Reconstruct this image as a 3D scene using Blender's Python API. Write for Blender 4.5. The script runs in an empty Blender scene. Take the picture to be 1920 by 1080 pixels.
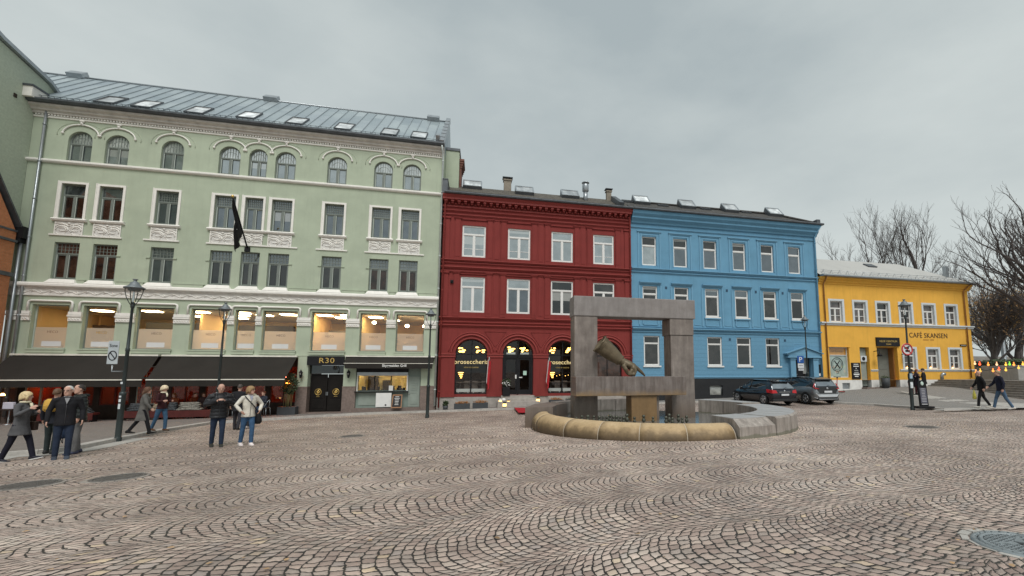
import bpy, bmesh, math, random
import numpy as np
from mathutils import Vector, Matrix, noise as mnoise
from mathutils.geometry import tessellate_polygon
R_ = math.radians
SC = bpy.context.scene
COL = SC.collection
random.seed(7)
# ---------------------------------------------------------------- camera, sky, sun, exposure
F, CX, CY, PITCH = 820.0, 1088.5, 610.0, 0.1073       # focal length and principal point in px of a 1920 px wide frame
EYE = 1.65
cam = bpy.data.cameras.new("camera"); camo = bpy.data.objects.new("camera", cam); COL.objects.link(camo)
cam.sensor_width = 36; cam.lens = F / 1920 * 36
cam.shift_x = -(CX - 960) / 1920; cam.shift_y = (CY - 540) / 1920
cam.clip_start = 0.05; cam.clip_end = 2000
camo.location = (0, 0, EYE); camo.rotation_euler = (math.pi / 2 + PITCH, 0, 0)
SC.camera = camo
SUN_EL, SUN_AZ = R_(54), R_(164)
sun = bpy.data.lights.new("sun", 'SUN'); suno = bpy.data.objects.new("sun", sun); COL.objects.link(suno)
sun.energy = 1.5; sun.angle = R_(28); sun.color = (1.0, 0.975, 0.94)
suno.rotation_euler = (math.pi / 2 - SUN_EL, 0, R_(16))
world = bpy.data.worlds.new("World"); SC.world = world; world.use_nodes = True
wn = world.node_tree; wn.nodes.clear()
wo = wn.nodes.new('ShaderNodeOutputWorld'); bg = wn.nodes.new('ShaderNodeBackground')
sky = wn.nodes.new('ShaderNodeTexSky'); sky.sky_type = 'NISHITA'; sky.sun_disc = False
sky.sun_elevation = SUN_EL; sky.sun_rotation = SUN_AZ; sky.air_density = 1.5; sky.dust_density = 4
tc = wn.nodes.new('ShaderNodeTexCoord'); mp = wn.nodes.new('ShaderNodeMapping'); mp.inputs['Scale'].default_value = (1.0, 1.0, 2.2)
mp.inputs['Rotation'].default_value = (0.2, 0.1, 0.5)
n1 = wn.nodes.new('ShaderNodeTexNoise'); n1.inputs['Scale'].default_value = 1.25; n1.inputs['Detail'].default_value = 4; n1.inputs['Roughness'].default_value = 0.46
n1.inputs['Distortion'].default_value = 0.25
cr = wn.nodes.new('ShaderNodeValToRGB')
cr.color_ramp.elements[0].position = 0.36; cr.color_ramp.elements[0].color = (3.6, 4.12, 4.25, 1)
cr.color_ramp.elements[1].position = 0.74; cr.color_ramp.elements[1].color = (5.45, 5.9, 5.8, 1)
mx = wn.nodes.new('ShaderNodeMix'); mx.data_type = 'RGBA'; mx.inputs[0].default_value = 0.93
wn.links.new(tc.outputs['Generated'], mp.inputs[0]); wn.links.new(mp.outputs[0], n1.inputs['Vector'])
n2 = wn.nodes.new('ShaderNodeTexNoise'); n2.inputs['Scale'].default_value = 4.2; n2.inputs['Detail'].default_value = 7; n2.inputs['Roughness'].default_value = .58; wn.links.new(mp.outputs[0], n2.inputs['Vector'])
ma = wn.nodes.new('ShaderNodeMath'); ma.operation = 'MULTIPLY_ADD'; wn.links.new(n2.outputs['Fac'], ma.inputs[0]); ma.inputs[1].default_value = .30; wn.links.new(n1.outputs['Fac'], ma.inputs[2])
sz = wn.nodes.new('ShaderNodeSeparateXYZ'); wn.links.new(tc.outputs['Generated'], sz.inputs[0])
mb_ = wn.nodes.new('ShaderNodeMath'); mb_.operation = 'MULTIPLY_ADD'; wn.links.new(sz.outputs[2], mb_.inputs[0]); mb_.inputs[1].default_value = -.20; wn.links.new(ma.outputs[0], mb_.inputs[2])
wn.links.new(mb_.outputs[0], cr.inputs[0]); wn.links.new(sky.outputs[0], mx.inputs[6]); wn.links.new(cr.outputs[0], mx.inputs[7])
wn.links.new(mx.outputs[2], bg.inputs[0]); wn.links.new(bg.outputs[0], wo.inputs[0]); bg.inputs[1].default_value = 0.074
SC.view_settings.view_transform = 'Standard'; SC.view_settings.look = 'None'
SC.view_settings.exposure = 0.64; SC.view_settings.gamma = 1.0
SC.cycles.max_bounces = 6; SC.cycles.transparent_max_bounces = 8
# ---------------------------------------------------------------- measuring: rays of the camera, ground heights
cp, sp = math.cos(PITCH), math.sin(PITCH)
AZ = 0.2242
DX, DY = math.cos(AZ), math.sin(AZ)                    # along the row of facades
OX, OY = -10.0, 27.0
def ray(x, y):
    a = (x - CX) / F; b = -(y - CY) / F
    return (a, cp - b * sp, sp + b * cp)
def sstep(a, b, x):
    t = min(1, max(0, (x - a) / (b - a))); return t * t * (3 - 2 * t)
def uv(x, y):
    dx, dy = x - OX, y - OY
    return dx * DX + dy * DY, -dx * DY + dy * DX
BU = [(-40, 0), (-8, 0.03), (1, 0.03), (5, .10), (18, .22), (24, .30), (29, .50), (34, .70), (44, .80), (60, .8)]
def gz(x, y):
    u, v = uv(x, y)
    b = BU[0][1]
    for (a0, b0), (a1, b1) in zip(BU, BU[1:]):
        if a0 <= u < a1: b = b0 + (b1 - b0) * (u - a0) / (a1 - a0)
    if u >= 60: b = .8
    return .018 * x - .022 * min(y, 45) + b * sstep(-9, -.3, v)
def gnd(px, py, h=0.0):
    """ground point under a point of the photograph"""
    r = ray(px, py); t = 2.0; step = .25
    while t < 140 and EYE + t * r[2] > gz(t * r[0], t * r[1]) + h: t += step
    lo, hi = t - step, t
    for _ in range(18):
        m = (lo + hi) / 2
        if EYE + m * r[2] > gz(m * r[0], m * r[1]) + h: lo = m
        else: hi = m
    x, y = lo * r[0], lo * r[1]
    return Vector((x, y, gz(x, y) + h))
def at(px, py, Y):
    r = ray(px, py); t = Y / r[1]; return Vector((t * r[0], Y, EYE + t * r[2]))
def fw(u, v, z=None):
    x, y = OX + u * DX - v * DY, OY + u * DY + v * DX
    return Vector((x, y, gz(x, y) if z is None else z))
# ---------------------------------------------------------------- node helpers and materials
class NT:
    def __init__(s, name):
        s.m = bpy.data.materials.new(name); s.m.use_nodes = True; s.t = s.m.node_tree; s.t.nodes.clear()
        s.out = s.t.nodes.new('ShaderNodeOutputMaterial')
    def n(s, typ, **kw):
        o = s.t.nodes.new(typ)
        for k, v in kw.items(): setattr(o, k, v)
        return o
    def put(s, inp, v):
        if v is None: return
        if hasattr(v, 'links') or isinstance(v, bpy.types.NodeSocket): s.t.links.new(v, inp)
        else:
            if isinstance(v, (tuple, list)) and len(v) == 3 and inp.type == 'RGBA': v = (*v, 1)
            inp.default_value = v
    def M(s, op, a, b=0.0, c=None):
        o = s.n('ShaderNodeMath', operation=op); s.put(o.inputs[0], a); s.put(o.inputs[1], b)
        if c is not None: s.put(o.inputs[2], c)
        return o.outputs[0]
    def mix(s, f, a, b, blend='MIX'):
        o = s.n('ShaderNodeMix', data_type='RGBA', blend_type=blend); s.put(o.inputs[0], f); s.put(o.inputs[6], a); s.put(o.inputs[7], b)
        return o.outputs[2]
    def noise(s, vec, scale, detail=3, rough=.55, dist=0):
        o = s.n('ShaderNodeTexNoise'); s.put(o.inputs['Vector'], vec); o.inputs['Scale'].default_value = scale
        o.inputs['Detail'].default_value = detail; o.inputs['Roughness'].default_value = rough; o.inputs['Distortion'].default_value = dist
        return o
    def ramp(s, f, stops):
        o = s.n('ShaderNodeValToRGB'); e = o.color_ramp.elements
        while len(e) < len(stops): e.new(0.5)
        for k, (p, c) in enumerate(stops):
            e[k].position = p; e[k].color = (*c, 1) if len(c) == 3 else c
        s.put(o.inputs[0], f); return o.outputs[0]
    def coord(s, kind='Object'): return s.n('ShaderNodeTexCoord').outputs[kind]
    def pos(s): return s.n('ShaderNodeNewGeometry').outputs['Position']
    def bsdf(s, color, rough=.6, metal=0, spec=.5, normal=None, **kw):
        o = s.n('ShaderNodeBsdfPrincipled'); s.put(o.inputs['Base Color'], color); s.put(o.inputs['Roughness'], rough)
        s.put(o.inputs['Metallic'], metal); s.put(o.inputs['Specular IOR Level'], spec)
        if normal: s.put(o.inputs['Normal'], normal)
        for k, v in kw.items(): s.put(o.inputs[k], v)
        return o.outputs[0]
    def bump(s, h, strength=.3, dist=.02):
        o = s.n('ShaderNodeBump'); o.inputs['Strength'].default_value = strength; o.inputs['Distance'].default_value = dist
        s.put(o.inputs['Height'], h); return o.outputs[0]
    def done(s, sh): s.t.links.new(sh, s.out.inputs[0]); return s.m
MATS = {}
def mat(name, col, rough=.6, metal=0, var=.12, scale=3.0, bump=.15, bscale=25, spec=.4, dirt=0.0, streak=0.0, dist=.01):
    if name in MATS: return MATS[name]
    N = NT(name); P = N.pos()
    a = N.noise(P, scale, 4); c2 = tuple(x * (1 - var) for x in col); c3 = tuple(min(1, x * (1 + var)) for x in col)
    c = N.ramp(a.outputs['Fac'], [(.3, c2), (.7, c3)])
    if dirt:
        d = N.noise(P, .6, 6, .65); f = N.M('MULTIPLY', N.ramp(d.outputs['Fac'], [(.45, (0, 0, 0)), (.75, (1, 1, 1))]), dirt)
        c = N.mix(f, c, tuple(x * .45 for x in col))
    if streak:
        mpn = N.n('ShaderNodeMapping'); N.put(mpn.inputs[0], P); mpn.inputs['Scale'].default_value = (3, 3, .22)
        d = N.noise(mpn.outputs[0], 2.2, 5, .6); f = N.M('MULTIPLY', N.ramp(d.outputs['Fac'], [(.5, (0, 0, 0)), (.72, (1, 1, 1))]), streak)
        c = N.mix(f, c, tuple(x * .5 for x in col))
    nb = N.bump(N.noise(P, bscale, 4).outputs['Fac'], bump, dist) if bump else None
    MATS[name] = N.done(N.bsdf(c, rough, metal, spec, nb)); return MATS[name]
def emit(name, col, strength):
    if name in MATS: return MATS[name]
    N = NT(name); e = N.n('ShaderNodeEmission'); N.put(e.inputs[0], col); e.inputs[1].default_value = strength
    MATS[name] = N.done(e.outputs[0]); return MATS[name]
def pane_mat(name, dark, refl, tint=(.75, .82, .84), wob=.02, blind=0):
    N = NT(name); P = N.pos()
    nb = N.bump(N.noise(P, 1.1, 2).outputs['Fac'], .25, wob)
    nn = N.noise(P, 1.7, 3, .6)
    oi = N.n('ShaderNodeObjectInfo'); gs_ = N.n('ShaderNodeSeparateXYZ'); N.put(gs_.inputs[0], N.coord('Generated'))
    c = N.ramp(nn.outputs['Fac'], [(.38, tuple(x * .35 for x in dark)), (.62, dark)]); c = N.mix(1, c, N.ramp(oi.outputs['Random'], [(0, (.5, .5, .5)), (1, (1.5, 1.5, 1.5))]), 'MULTIPLY')
    if blind:      # some rooms have a pale blind drawn part of the way down behind the glass
        lim = N.M('SUBTRACT', 1.0, N.M('MULTIPLY', N.M('FRACT', N.M('MULTIPLY', oi.outputs['Random'], 37.7)), .55)); on = N.M('MULTIPLY', N.M('GREATER_THAN', gs_.outputs[2], lim), N.M('LESS_THAN', N.M('FRACT', N.M('MULTIPLY', oi.outputs['Random'], 91.3)), blind)); c = N.mix(N.M('MULTIPLY', on, .85), c, (.34, .34, .32))
    d = N.n('ShaderNodeBsdfDiffuse'); N.put(d.inputs[0], c)
    g = N.n('ShaderNodeBsdfGlossy'); N.put(g.inputs[0], tint); g.inputs['Roughness'].default_value = .02; N.put(g.inputs['Normal'], nb)
    m = N.n('ShaderNodeMixShader'); m.inputs[0].default_value = refl
    N.t.links.new(d.outputs[0], m.inputs[1]); N.t.links.new(g.outputs[0], m.inputs[2])
    MATS[name] = N.done(m.outputs[0]); return MATS[name]
def clear_mat(name, refl=.12, tint=(.9, .93, .92)):
    N = NT(name); t = N.n('ShaderNodeBsdfTransparent'); N.put(t.inputs[0], tint)
    g = N.n('ShaderNodeBsdfGlossy'); g.inputs['Roughness'].default_value = .02
    m = N.n('ShaderNodeMixShader'); m.inputs[0].default_value = refl
    N.t.links.new(t.outputs[0], m.inputs[1]); N.t.links.new(g.outputs[0], m.inputs[2])
    MATS[name] = N.done(m.outputs[0]); return MATS[name]
def brick_mat(name, c1, c2, mortar, bw, bh, axes='uz', rough=.8, msize=.012, bump=.4, squash=1):
    """rows of blocks in the local x/z plane of a facade"""
    N = NT(name); C = N.coord('Object'); s = N.n('ShaderNodeSeparateXYZ'); N.put(s.inputs[0], C)
    cmb = N.n('ShaderNodeCombineXYZ')
    a, b = {'uz': (0, 2), 'vz': (1, 2), 'uv': (0, 1)}[axes]
    N.put(cmb.inputs[0], s.outputs[a]); N.put(cmb.inputs[1], s.outputs[b])
    br = N.n('ShaderNodeTexBrick'); N.put(br.inputs['Vector'], cmb.outputs[0])
    N.put(br.inputs['Color1'], c1); N.put(br.inputs['Color2'], c2); N.put(br.inputs['Mortar'], mortar)
    br.inputs['Scale'].default_value = 1; br.inputs['Mortar Size'].default_value = msize; br.inputs['Brick Width'].default_value = bw; br.inputs['Row Height'].default_value = bh
    br.inputs['Mortar Smooth'].default_value = .3
    n = N.noise(C, 9, 4); c = N.mix(.35, br.outputs['Color'], N.ramp(n.outputs['Fac'], [(.3, tuple(x * .6 for x in c1)), (.7, c2)]))
    h = N.M('ADD', N.M('MULTIPLY', br.outputs['Fac'], -1.0), N.M('MULTIPLY', n.outputs['Fac'], .35))
    MATS[name] = N.done(N.bsdf(c, rough, 0, .35, N.bump(h, bump, .012))); return MATS[name]
# ---------------------------------------------------------------- mesh builder
class MB:
    def __init__(s): s.v = []; s.f = []; s.sm = []
    def vert(s, p): s.v.append(tuple(p)); return len(s.v) - 1
    def face(s, idx, smooth=False): s.f.append(tuple(idx)); s.sm.append(smooth)
    def poly(s, pts, smooth=False):
        i = [s.vert(p) for p in pts]; s.face(i, smooth); return s
    def box(s, x0, x1, y0, y1, z0, z1):
        b = len(s.v)
        for z in (z0, z1):
            for x, y in ((x0, y0), (x1, y0), (x1, y1), (x0, y1)): s.v.append((x, y, z))
        for f in ((0, 3, 2, 1), (4, 5, 6, 7), (0, 1, 5, 4), (1, 2, 6, 5), (2, 3, 7, 6), (3, 0, 4, 7)): s.face([b + k for k in f])
        return s
    def hexa(s, p):        # 8 points: bottom 4, top 4
        b = len(s.v); s.v += [tuple(q) for q in p]
        for f in ((0, 3, 2, 1), (4, 5, 6, 7), (0, 1, 5, 4), (1, 2, 6, 5), (2, 3, 7, 6), (3, 0, 4, 7)): s.face([b + k for k in f])
        return s
    def prism(s, pts, d, cap=True, smooth=False):
        """polygon (list of 3d points) pushed along vector d"""
        n = len(pts); b = len(s.v); s.v += [tuple(p) for p in pts]; s.v += [tuple(Vector(p) + Vector(d)) for p in pts]
        for i in range(n): j = (i + 1) % n; s.face((b + i, b + j, b + n + j, b + n + i), smooth)
        if cap:
            tr = tessellate_polygon([[Vector(p) for p in pts]])
            for t in tr: s.face([b + k for k in t]); s.face([b + n + k for k in reversed(t)])
        return s
    def tube(s, pts, r, n=8, closed=False, cap=True, flat=None):
        """tapered tube along points; r number or list; flat=(sx,sy) squashes the section"""
        P = [Vector(p) for p in pts]; m = len(P); rr = r if isinstance(r, (list, tuple)) else [r] * m
        b = len(s.v); up = Vector((0, 0, 1)); prev = None
        for i in range(m):
            if closed: t = P[(i + 1) % m] - P[i - 1]
            else: t = P[min(i + 1, m - 1)] - P[max(i - 1, 0)]
            if t.length < 1e-9: t = Vector((0, 0, 1))
            t.normalize()
            if prev is None: a = t.orthogonal().normalized()
            else:
                a = prev - t * prev.dot(t)
                a = a.normalized() if a.length > 1e-6 else t.orthogonal().normalized()
            prev = a; c = t.cross(a)
            for k in range(n):
                th = 2 * math.pi * k / n
                s.v.append(tuple(P[i] + (a * math.cos(th) + c * math.sin(th)) * rr[i]))
        for i in range(m if closed else m - 1):
            i2 = (i + 1) % m
            for k in range(n):
                k2 = (k + 1) % n; s.face((b + i * n + k, b + i * n + k2, b + i2 * n + k2, b + i2 * n + k), True)
        if cap and not closed:
            s.face([b + k for k in reversed(range(n))]); s.face([b + (m - 1) * n + k for k in range(n)])
        return s
    def lathe(s, prof, c=(0, 0, 0), n=20, a0=0, a1=2 * math.pi, smooth=True):
        full = abs(a1 - a0 - 2 * math.pi) < 1e-6; k = n if full else n + 1; b = len(s.v)
        for i in range(k):
            th = a0 + (a1 - a0) * i / n; cs, sn = math.cos(th), math.sin(th)
            for r, z in prof: s.v.append((c[0] + r * cs, c[1] + r * sn, c[2] + z))
        m = len(prof)
        for i in range(n):
            j = (i + 1) % k
            for q in range(m - 1): s.face((b + i * m + q, b + j * m + q, b + j * m + q + 1, b + i * m + q + 1), smooth)
        return s
    def rings(s, rings, cap=True, smooth=True, closed=True):
        n = len(rings[0]); b = len(s.v)
        for r in rings: s.v += [tuple(p) for p in r]
        for i in range(len(rings) - 1):
            for k in range(n if closed else n - 1):
                k2 = (k + 1) % n; s.face((b + i * n + k, b + i * n + k2, b + (i + 1) * n + k2, b + (i + 1) * n + k), smooth)
        if cap: s.face([b + k for k in reversed(range(n))], smooth); s.face([b + (len(rings) - 1) * n + k for k in range(n)], smooth)
        return s
    def ell(s, c, r, n=10, m=7):
        rings = []
        for i in range(m + 1):
            ph = math.pi * i / m - math.pi / 2; q = max(math.cos(ph), .02)
            rings.append([(c[0] + r[0] * q * math.cos(2 * math.pi * k / n), c[1] + r[1] * q * math.sin(2 * math.pi * k / n), c[2] + r[2] * math.sin(ph)) for k in range(n)])
        return s.rings(rings)
    def mesh(s, name, off=(0, 0, 0)):
        me = bpy.data.meshes.new(name)
        me.from_pydata([(x - off[0], y - off[1], z - off[2]) for x, y, z in s.v], [], s.f)
        me.polygons.foreach_set('use_smooth', s.sm); me.update(); return me
ROOTOFF = {}
def tag(o, label=None, cat=None, group=None, kind=None):
    if label: o['label'] = label
    if cat: o['category'] = cat
    if group: o['group'] = group
    if kind: o['kind'] = kind
    return o
def root(name, label, cat, loc=(0, 0, 0), rz=0.0, group=None):
    o = bpy.data.objects.new(name, None); COL.objects.link(o); o.location = loc; o.rotation_euler = (0, 0, rz)
    o.empty_display_size = .2; return tag(o, label, cat, group)
def froot(name, label, cat, u, v=0.0, z=None, group=None):
    """a thing standing in the frame of the facades: u along them, v behind them"""
    p = fw(u, v, z); o = root(name, label, cat, p, AZ, group); ROOTOFF[o.name] = (u, v, p.z); return o
def part(mb, name, m, parent, label=None, recalc=False, bevel=0):
    p = parent
    while p is not None and p.parent is not None: p = p.parent
    off = ROOTOFF.get(p.name, (0, 0, 0)) if p is not None else (0, 0, 0)
    me = mb.mesh(name, off) if isinstance(mb, MB) else mb
    if recalc or bevel:
        bm = bmesh.new(); bm.from_mesh(me)
        if bevel:
            bmesh.ops.bevel(bm, geom=[e for e in bm.edges if len(e.link_faces) == 2 and e.calc_face_angle(0) > .6], offset=bevel, segments=2, affect='EDGES', profile=.6)
        bmesh.ops.recalc_face_normals(bm, faces=bm.faces); bm.to_mesh(me); bm.free()
    o = bpy.data.objects.new(name, me); COL.objects.link(o)
    if isinstance(m, (list, tuple)):
        for q in m: me.materials.append(q)
    elif m: me.materials.append(m)
    o.parent = parent
    if label: o['label'] = label
    return o
def copy_tree(o, parent=None):
    c = o.copy(); COL.objects.link(c); c.parent = parent
    if o.name in ROOTOFF: ROOTOFF[c.name] = ROOTOFF[o.name]
    for ch in list(o.children): copy_tree(ch, c)
    return c
def text_mb(txt, cx, z, width, v, ext=.015, height=None, spacing=1.0, bold=0.0):
    """letters standing in a facade plane at depth v, centred on cx"""
    cu = bpy.data.curves.new('lettering', 'FONT'); cu.body = txt; cu.size = 1; cu.extrude = 0.001; cu.space_character = spacing
    cu.resolution_u = 3; cu.offset = bold
    o = bpy.data.objects.new('lettering', cu); COL.objects.link(o)
    dg = bpy.context.evaluated_depsgraph_get(); dg.update(); me = bpy.data.meshes.new_from_object(o.evaluated_get(dg))
    bpy.data.objects.remove(o)
    xs = [q.co.x for q in me.vertices]; ys = [q.co.y for q in me.vertices]
    w = max(xs) - min(xs); sx = width / w; sy = (height / (max(ys) - min(ys))) if height else sx
    mb = MB(); ym = (max(ys) + min(ys)) / 2; xm = (max(xs) + min(xs)) / 2
    for q in me.vertices: mb.v.append((cx + (q.co.x - xm) * sx, v - (ext if q.co.z > 0 else -.004), z + (q.co.y - ym) * sy))
    for p in me.polygons: mb.face(list(p.vertices))
    bpy.data.meshes.remove(me); return mb
# ================================================================ ground
def cobbles():
    N = NT('cobble_stones'); P = N.coord('Object')
    # gentle wander so that no row is ruled
    wn_ = N.noise(P, 2.3, 2); sv = N.n('ShaderNodeVectorMath', operation='SUBTRACT'); N.put(sv.inputs[0], wn_.outputs['Color']); sv.inputs[1].default_value = (.5, .5, .5)
    sc = N.n('ShaderNodeVectorMath', operation='SCALE'); N.put(sc.inputs[0], sv.outputs[0]); sc.inputs['Scale'].default_value = .14
    wn2 = N.noise(P, 14, 2); sv2 = N.n('ShaderNodeVectorMath', operation='SUBTRACT'); N.put(sv2.inputs[0], wn2.outputs['Color']); sv2.inputs[1].default_value = (.5, .5, .5)
    sc2 = N.n('ShaderNodeVectorMath', operation='SCALE'); N.put(sc2.inputs[0], sv2.outputs[0]); sc2.inputs['Scale'].default_value = .045
    wn3 = N.noise(P, .16, 1); sv3 = N.n('ShaderNodeVectorMath', operation='SUBTRACT'); N.put(sv3.inputs[0], wn3.outputs['Color']); sv3.inputs[1].default_value = (.5, .5, .5)
    sc3 = N.n('ShaderNodeVectorMath', operation='SCALE'); N.put(sc3.inputs[0], sv3.outputs[0]); sc3.inputs['Scale'].default_value = 2.2
    ad = N.n('ShaderNodeVectorMath', operation='ADD'); N.put(ad.inputs[0], P); N.put(ad.inputs[1], sc.outputs[0])
    ad2 = N.n('ShaderNodeVectorMath', operation='ADD'); N.put(ad2.inputs[0], ad.outputs[0]); N.put(ad2.inputs[1], sc2.outputs[0])
    ad3 = N.n('ShaderNodeVectorMath', operation='ADD'); N.put(ad3.inputs[0], ad2.outputs[0]); N.put(ad3.inputs[1], sc3.outputs[0])
    s = N.n('ShaderNodeSeparateXYZ'); N.put(s.inputs[0], ad3.outputs[0]); x, y = s.outputs[0], s.outputs[1]
    th = R_(18); c_, s_ = math.cos(th), math.sin(th)
    a = N.M('ADD', N.M('MULTIPLY', x, c_), N.M('MULTIPLY', y, s_))
    b = N.M('SUBTRACT', N.M('MULTIPLY', y, c_), N.M('MULTIPLY', x, s_))
    W, Rr, H, Wb = 1.45, .85, .118, .104
    lane = N.M('FLOOR', N.M('DIVIDE', b, W)); dt = N.M('SUBTRACT', b, N.M('MULTIPLY', N.M('ADD', lane, .5), W))
    dq = N.M('SUBTRACT', Rr * Rr, N.M('MULTIPLY', dt, dt)); k = N.M('SUBTRACT', Rr, N.M('SQRT', dq))
    r = N.M('DIVIDE', N.M('SUBTRACT', a, k), H)
    q = N.M('MULTIPLY', N.M('ARCSINE', N.M('DIVIDE', dt, Rr)), Rr)
    # rings of stones round the fountain
    s0 = N.n('ShaderNodeSeparateXYZ'); N.put(s0.inputs[0], ad2.outputs[0])
    fx = N.M('SUBTRACT', s0.outputs[0], FC[0]); fy = N.M('SUBTRACT', s0.outputs[1], FC[1])
    dist = N.M('SQRT', N.M('ADD', N.M('MULTIPLY', fx, fx), N.M('MULTIPLY', fy, fy)))
    sel = N.M('LESS_THAN', dist, FR + .62)
    r2 = N.M('DIVIDE', dist, .11); q2 = N.M('MULTIPLY', N.M('ARCTAN2', fy, fx), 5.2)
    def mixf(f, p_, q_): return N.M('ADD', N.M('MULTIPLY', p_, N.M('SUBTRACT', 1, f)), N.M('MULTIPLY', q_, f))
    r = mixf(sel, r, r2); q = mixf(sel, q, q2)
    row = N.M('FLOOR', r); fr = N.M('SUBTRACT', r, row)
    w1 = N.n('ShaderNodeTexWhiteNoise', noise_dimensions='2D'); cv = N.n('ShaderNodeCombineXYZ'); N.put(cv.inputs[0], row); N.put(cv.inputs[1], lane); N.put(w1.inputs['Vector'], cv.outputs[0])
    qq = N.M('ADD', N.M('DIVIDE', q, Wb), N.M('MULTIPLY', w1.outputs['Value'], 7.3))
    col = N.M('FLOOR', qq); fc = N.M('SUBTRACT', qq, col)
    cv2 = N.n('ShaderNodeCombineXYZ'); N.put(cv2.inputs[0], row); N.put(cv2.inputs[1], col); N.put(cv2.inputs[2], lane)
    w2 = N.n('ShaderNodeTexWhiteNoise', noise_dimensions='3D'); N.put(w2.inputs['Vector'], cv2.outputs[0])
    er = N.M('MULTIPLY', N.M('MINIMUM', fr, N.M('SUBTRACT', 1, fr)), H)
    ec = N.M('MULTIPLY', N.M('MINIMUM', fc, N.M('SUBTRACT', 1, fc)), Wb)
    # rounded stone corners: smooth minimum
    e = N.n('ShaderNodeMath', operation='SMOOTH_MIN'); N.put(e.inputs[0], er); N.put(e.inputs[1], ec); e.inputs[2].default_value = .014; e = e.outputs[0]
    jn = N.noise(P, 30, 2)
    e = N.M('SUBTRACT', e, N.M('ADD', N.M('MULTIPLY', jn.outputs['Fac'], .0115), N.M('MULTIPLY', w2.outputs['Value'], .0035)))
    m = N.n('ShaderNodeMapRange', interpolation_type='SMOOTHSTEP'); N.put(m.inputs[0], e); m.inputs[1].default_value = -.001; m.inputs[2].default_value = .0045; mask = m.outputs[0]
    mh = N.n('ShaderNodeMapRange', interpolation_type='SMOOTHSTEP'); N.put(mh.inputs[0], e); mh.inputs[1].default_value = -.002; mh.inputs[2].default_value = .022
    stone = N.ramp(w2.outputs['Value'], [(0, (.235, .19, .17)), (.2, (.33, .27, .24)), (.42, (.30, .265, .24)), (.62, (.37, .305, .27)), (.8, (.39, .34, .30)), (.95, (.29, .26, .245)), (1, (.46, .38, .28))])
    grain = N.noise(P, 90, 4, .7)
    stone = N.mix(.5, stone, N.ramp(grain.outputs['Fac'], [(.3, (.55, .55, .55)), (.7, (1.25, 1.25, 1.25))]), 'MULTIPLY')
    big = N.noise(P, .33, 4, .55)
    stone = N.mix(1.0, stone, N.ramp(big.outputs['Fac'], [(.3, (.98, .91, .87)), (.5, (1.36, 1.28, 1.22)), (.72, (1.78, 1.74, 1.68))]), 'MULTIPLY')
    mid = N.noise(P, 2.1, 3, .6)
    stone = N.mix(1.0, stone, N.ramp(mid.outputs['Fac'], [(.3, (.78, .78, .78)), (.7, (1.2, 1.2, 1.2))]), 'MULTIPLY')
    # paler towards the fountain: sheen painted into the stone colour
    sheen = N.ramp(N.M('DIVIDE', dist, 12), [(.36, (1.28, 1.28, 1.27)), (.9, (1, 1, 1))]); stone = N.mix(1, stone, sheen, 'MULTIPLY')
    gr = N.noise(P, 1.3, 4)
    joint = N.ramp(gr.outputs['Fac'], [(.4, (.018, .015, .014)), (.62, (.035, .032, .025)), (.75, (.035, .04, .022))])
    colr = N.mix(mask, joint, stone)
    hgt = N.M('ADD', mh.outputs[0], N.M('ADD', N.M('MULTIPLY', grain.outputs['Fac'], .14), N.M('MULTIPLY', w2.outputs['Value'], .35)))
    rough = N.M('ADD', .52, N.M('MULTIPLY', grain.outputs['Fac'], .25))
    return N.done(N.bsdf(colr, rough, 0, .42, N.bump(hgt, .75, .011)))
FC, FR = (2.9, 16.9), 4.7
M_cob = cobbles()
def sheet(xs, ys, zf):
    mb = MB(); nx = len(xs)
    for y in ys:
        for x in xs: mb.v.append((x, y, zf(x, y)))
    for j in range(len(ys) - 1):
        for i in range(nx - 1): mb.face((j * nx + i, j * nx + i + 1, (j + 1) * nx + i + 1, (j + 1) * nx + i), True)
    return mb
def top(o, label=None, kind=None, cat=None, group=None): return tag(o, label, cat, group, kind)
xs = [-400, -200, -100, -70] + [-50 + 1.0 * i for i in range(111)] + [75, 100, 180, 400]
ys = [-60, -20] + [-6 + 1.0 * i for i in range(60)] + [60, 80, 120, 300, 700]
g = part(sheet(xs, ys, gz), 'plaza_ground', M_cob, None); tag(g, kind='structure')
# pavement along the green, red and blue houses, and its kerb of long granite stones
kerbL = [(-60, 868), (0, 857), (70, 852), (140, 845), (200, 832), (250, 822), (320, 808), (400, 795), (470, 790.5), (540, 786), (620, 781), (700, 777), (820, 773), (980, 768), (1060, 765)]
KL = [gnd(x, y) for x, y in kerbL]
kr = [(1560, 757), (1600, 759), (1640, 761), (1700, 765.5), (1770, 770.5), (1840, 768.5), (1920, 765), (2010, 761)]
KR = [gnd(x, y) for x, y in kr]
def dens(pts, step=.5):
    out = []
    for a, b in zip(pts, pts[1:]):
        n = max(1, int((b - a).length / step))
        for i in range(n): p = a.lerp(b, i / n); out.append(p)
    out.append(pts[-1]); return out
M_pave = brick_mat('pavement_setts', (.20, .175, .16), (.27, .24, .22), (.07, .065, .06), .16, .11, 'uv', .75, .012, .35)
M_pave2 = brick_mat('pavement_setts_fine', (.23, .22, .205), (.31, .295, .275), (.09, .085, .08), .12, .10, 'uv', .8, .010, .3)
M_gran = mat('kerb_granite', (.42, .40, .37), .75, var=.18, scale=7, bump=.3, dirt=.35)
M_slab = mat('pale_flagstone', (.40, .385, .355), .75, var=.14, scale=4, bump=.2, dirt=.25)
M_dark = mat('gutter_joint', (.06, .055, .05), .9)
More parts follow.
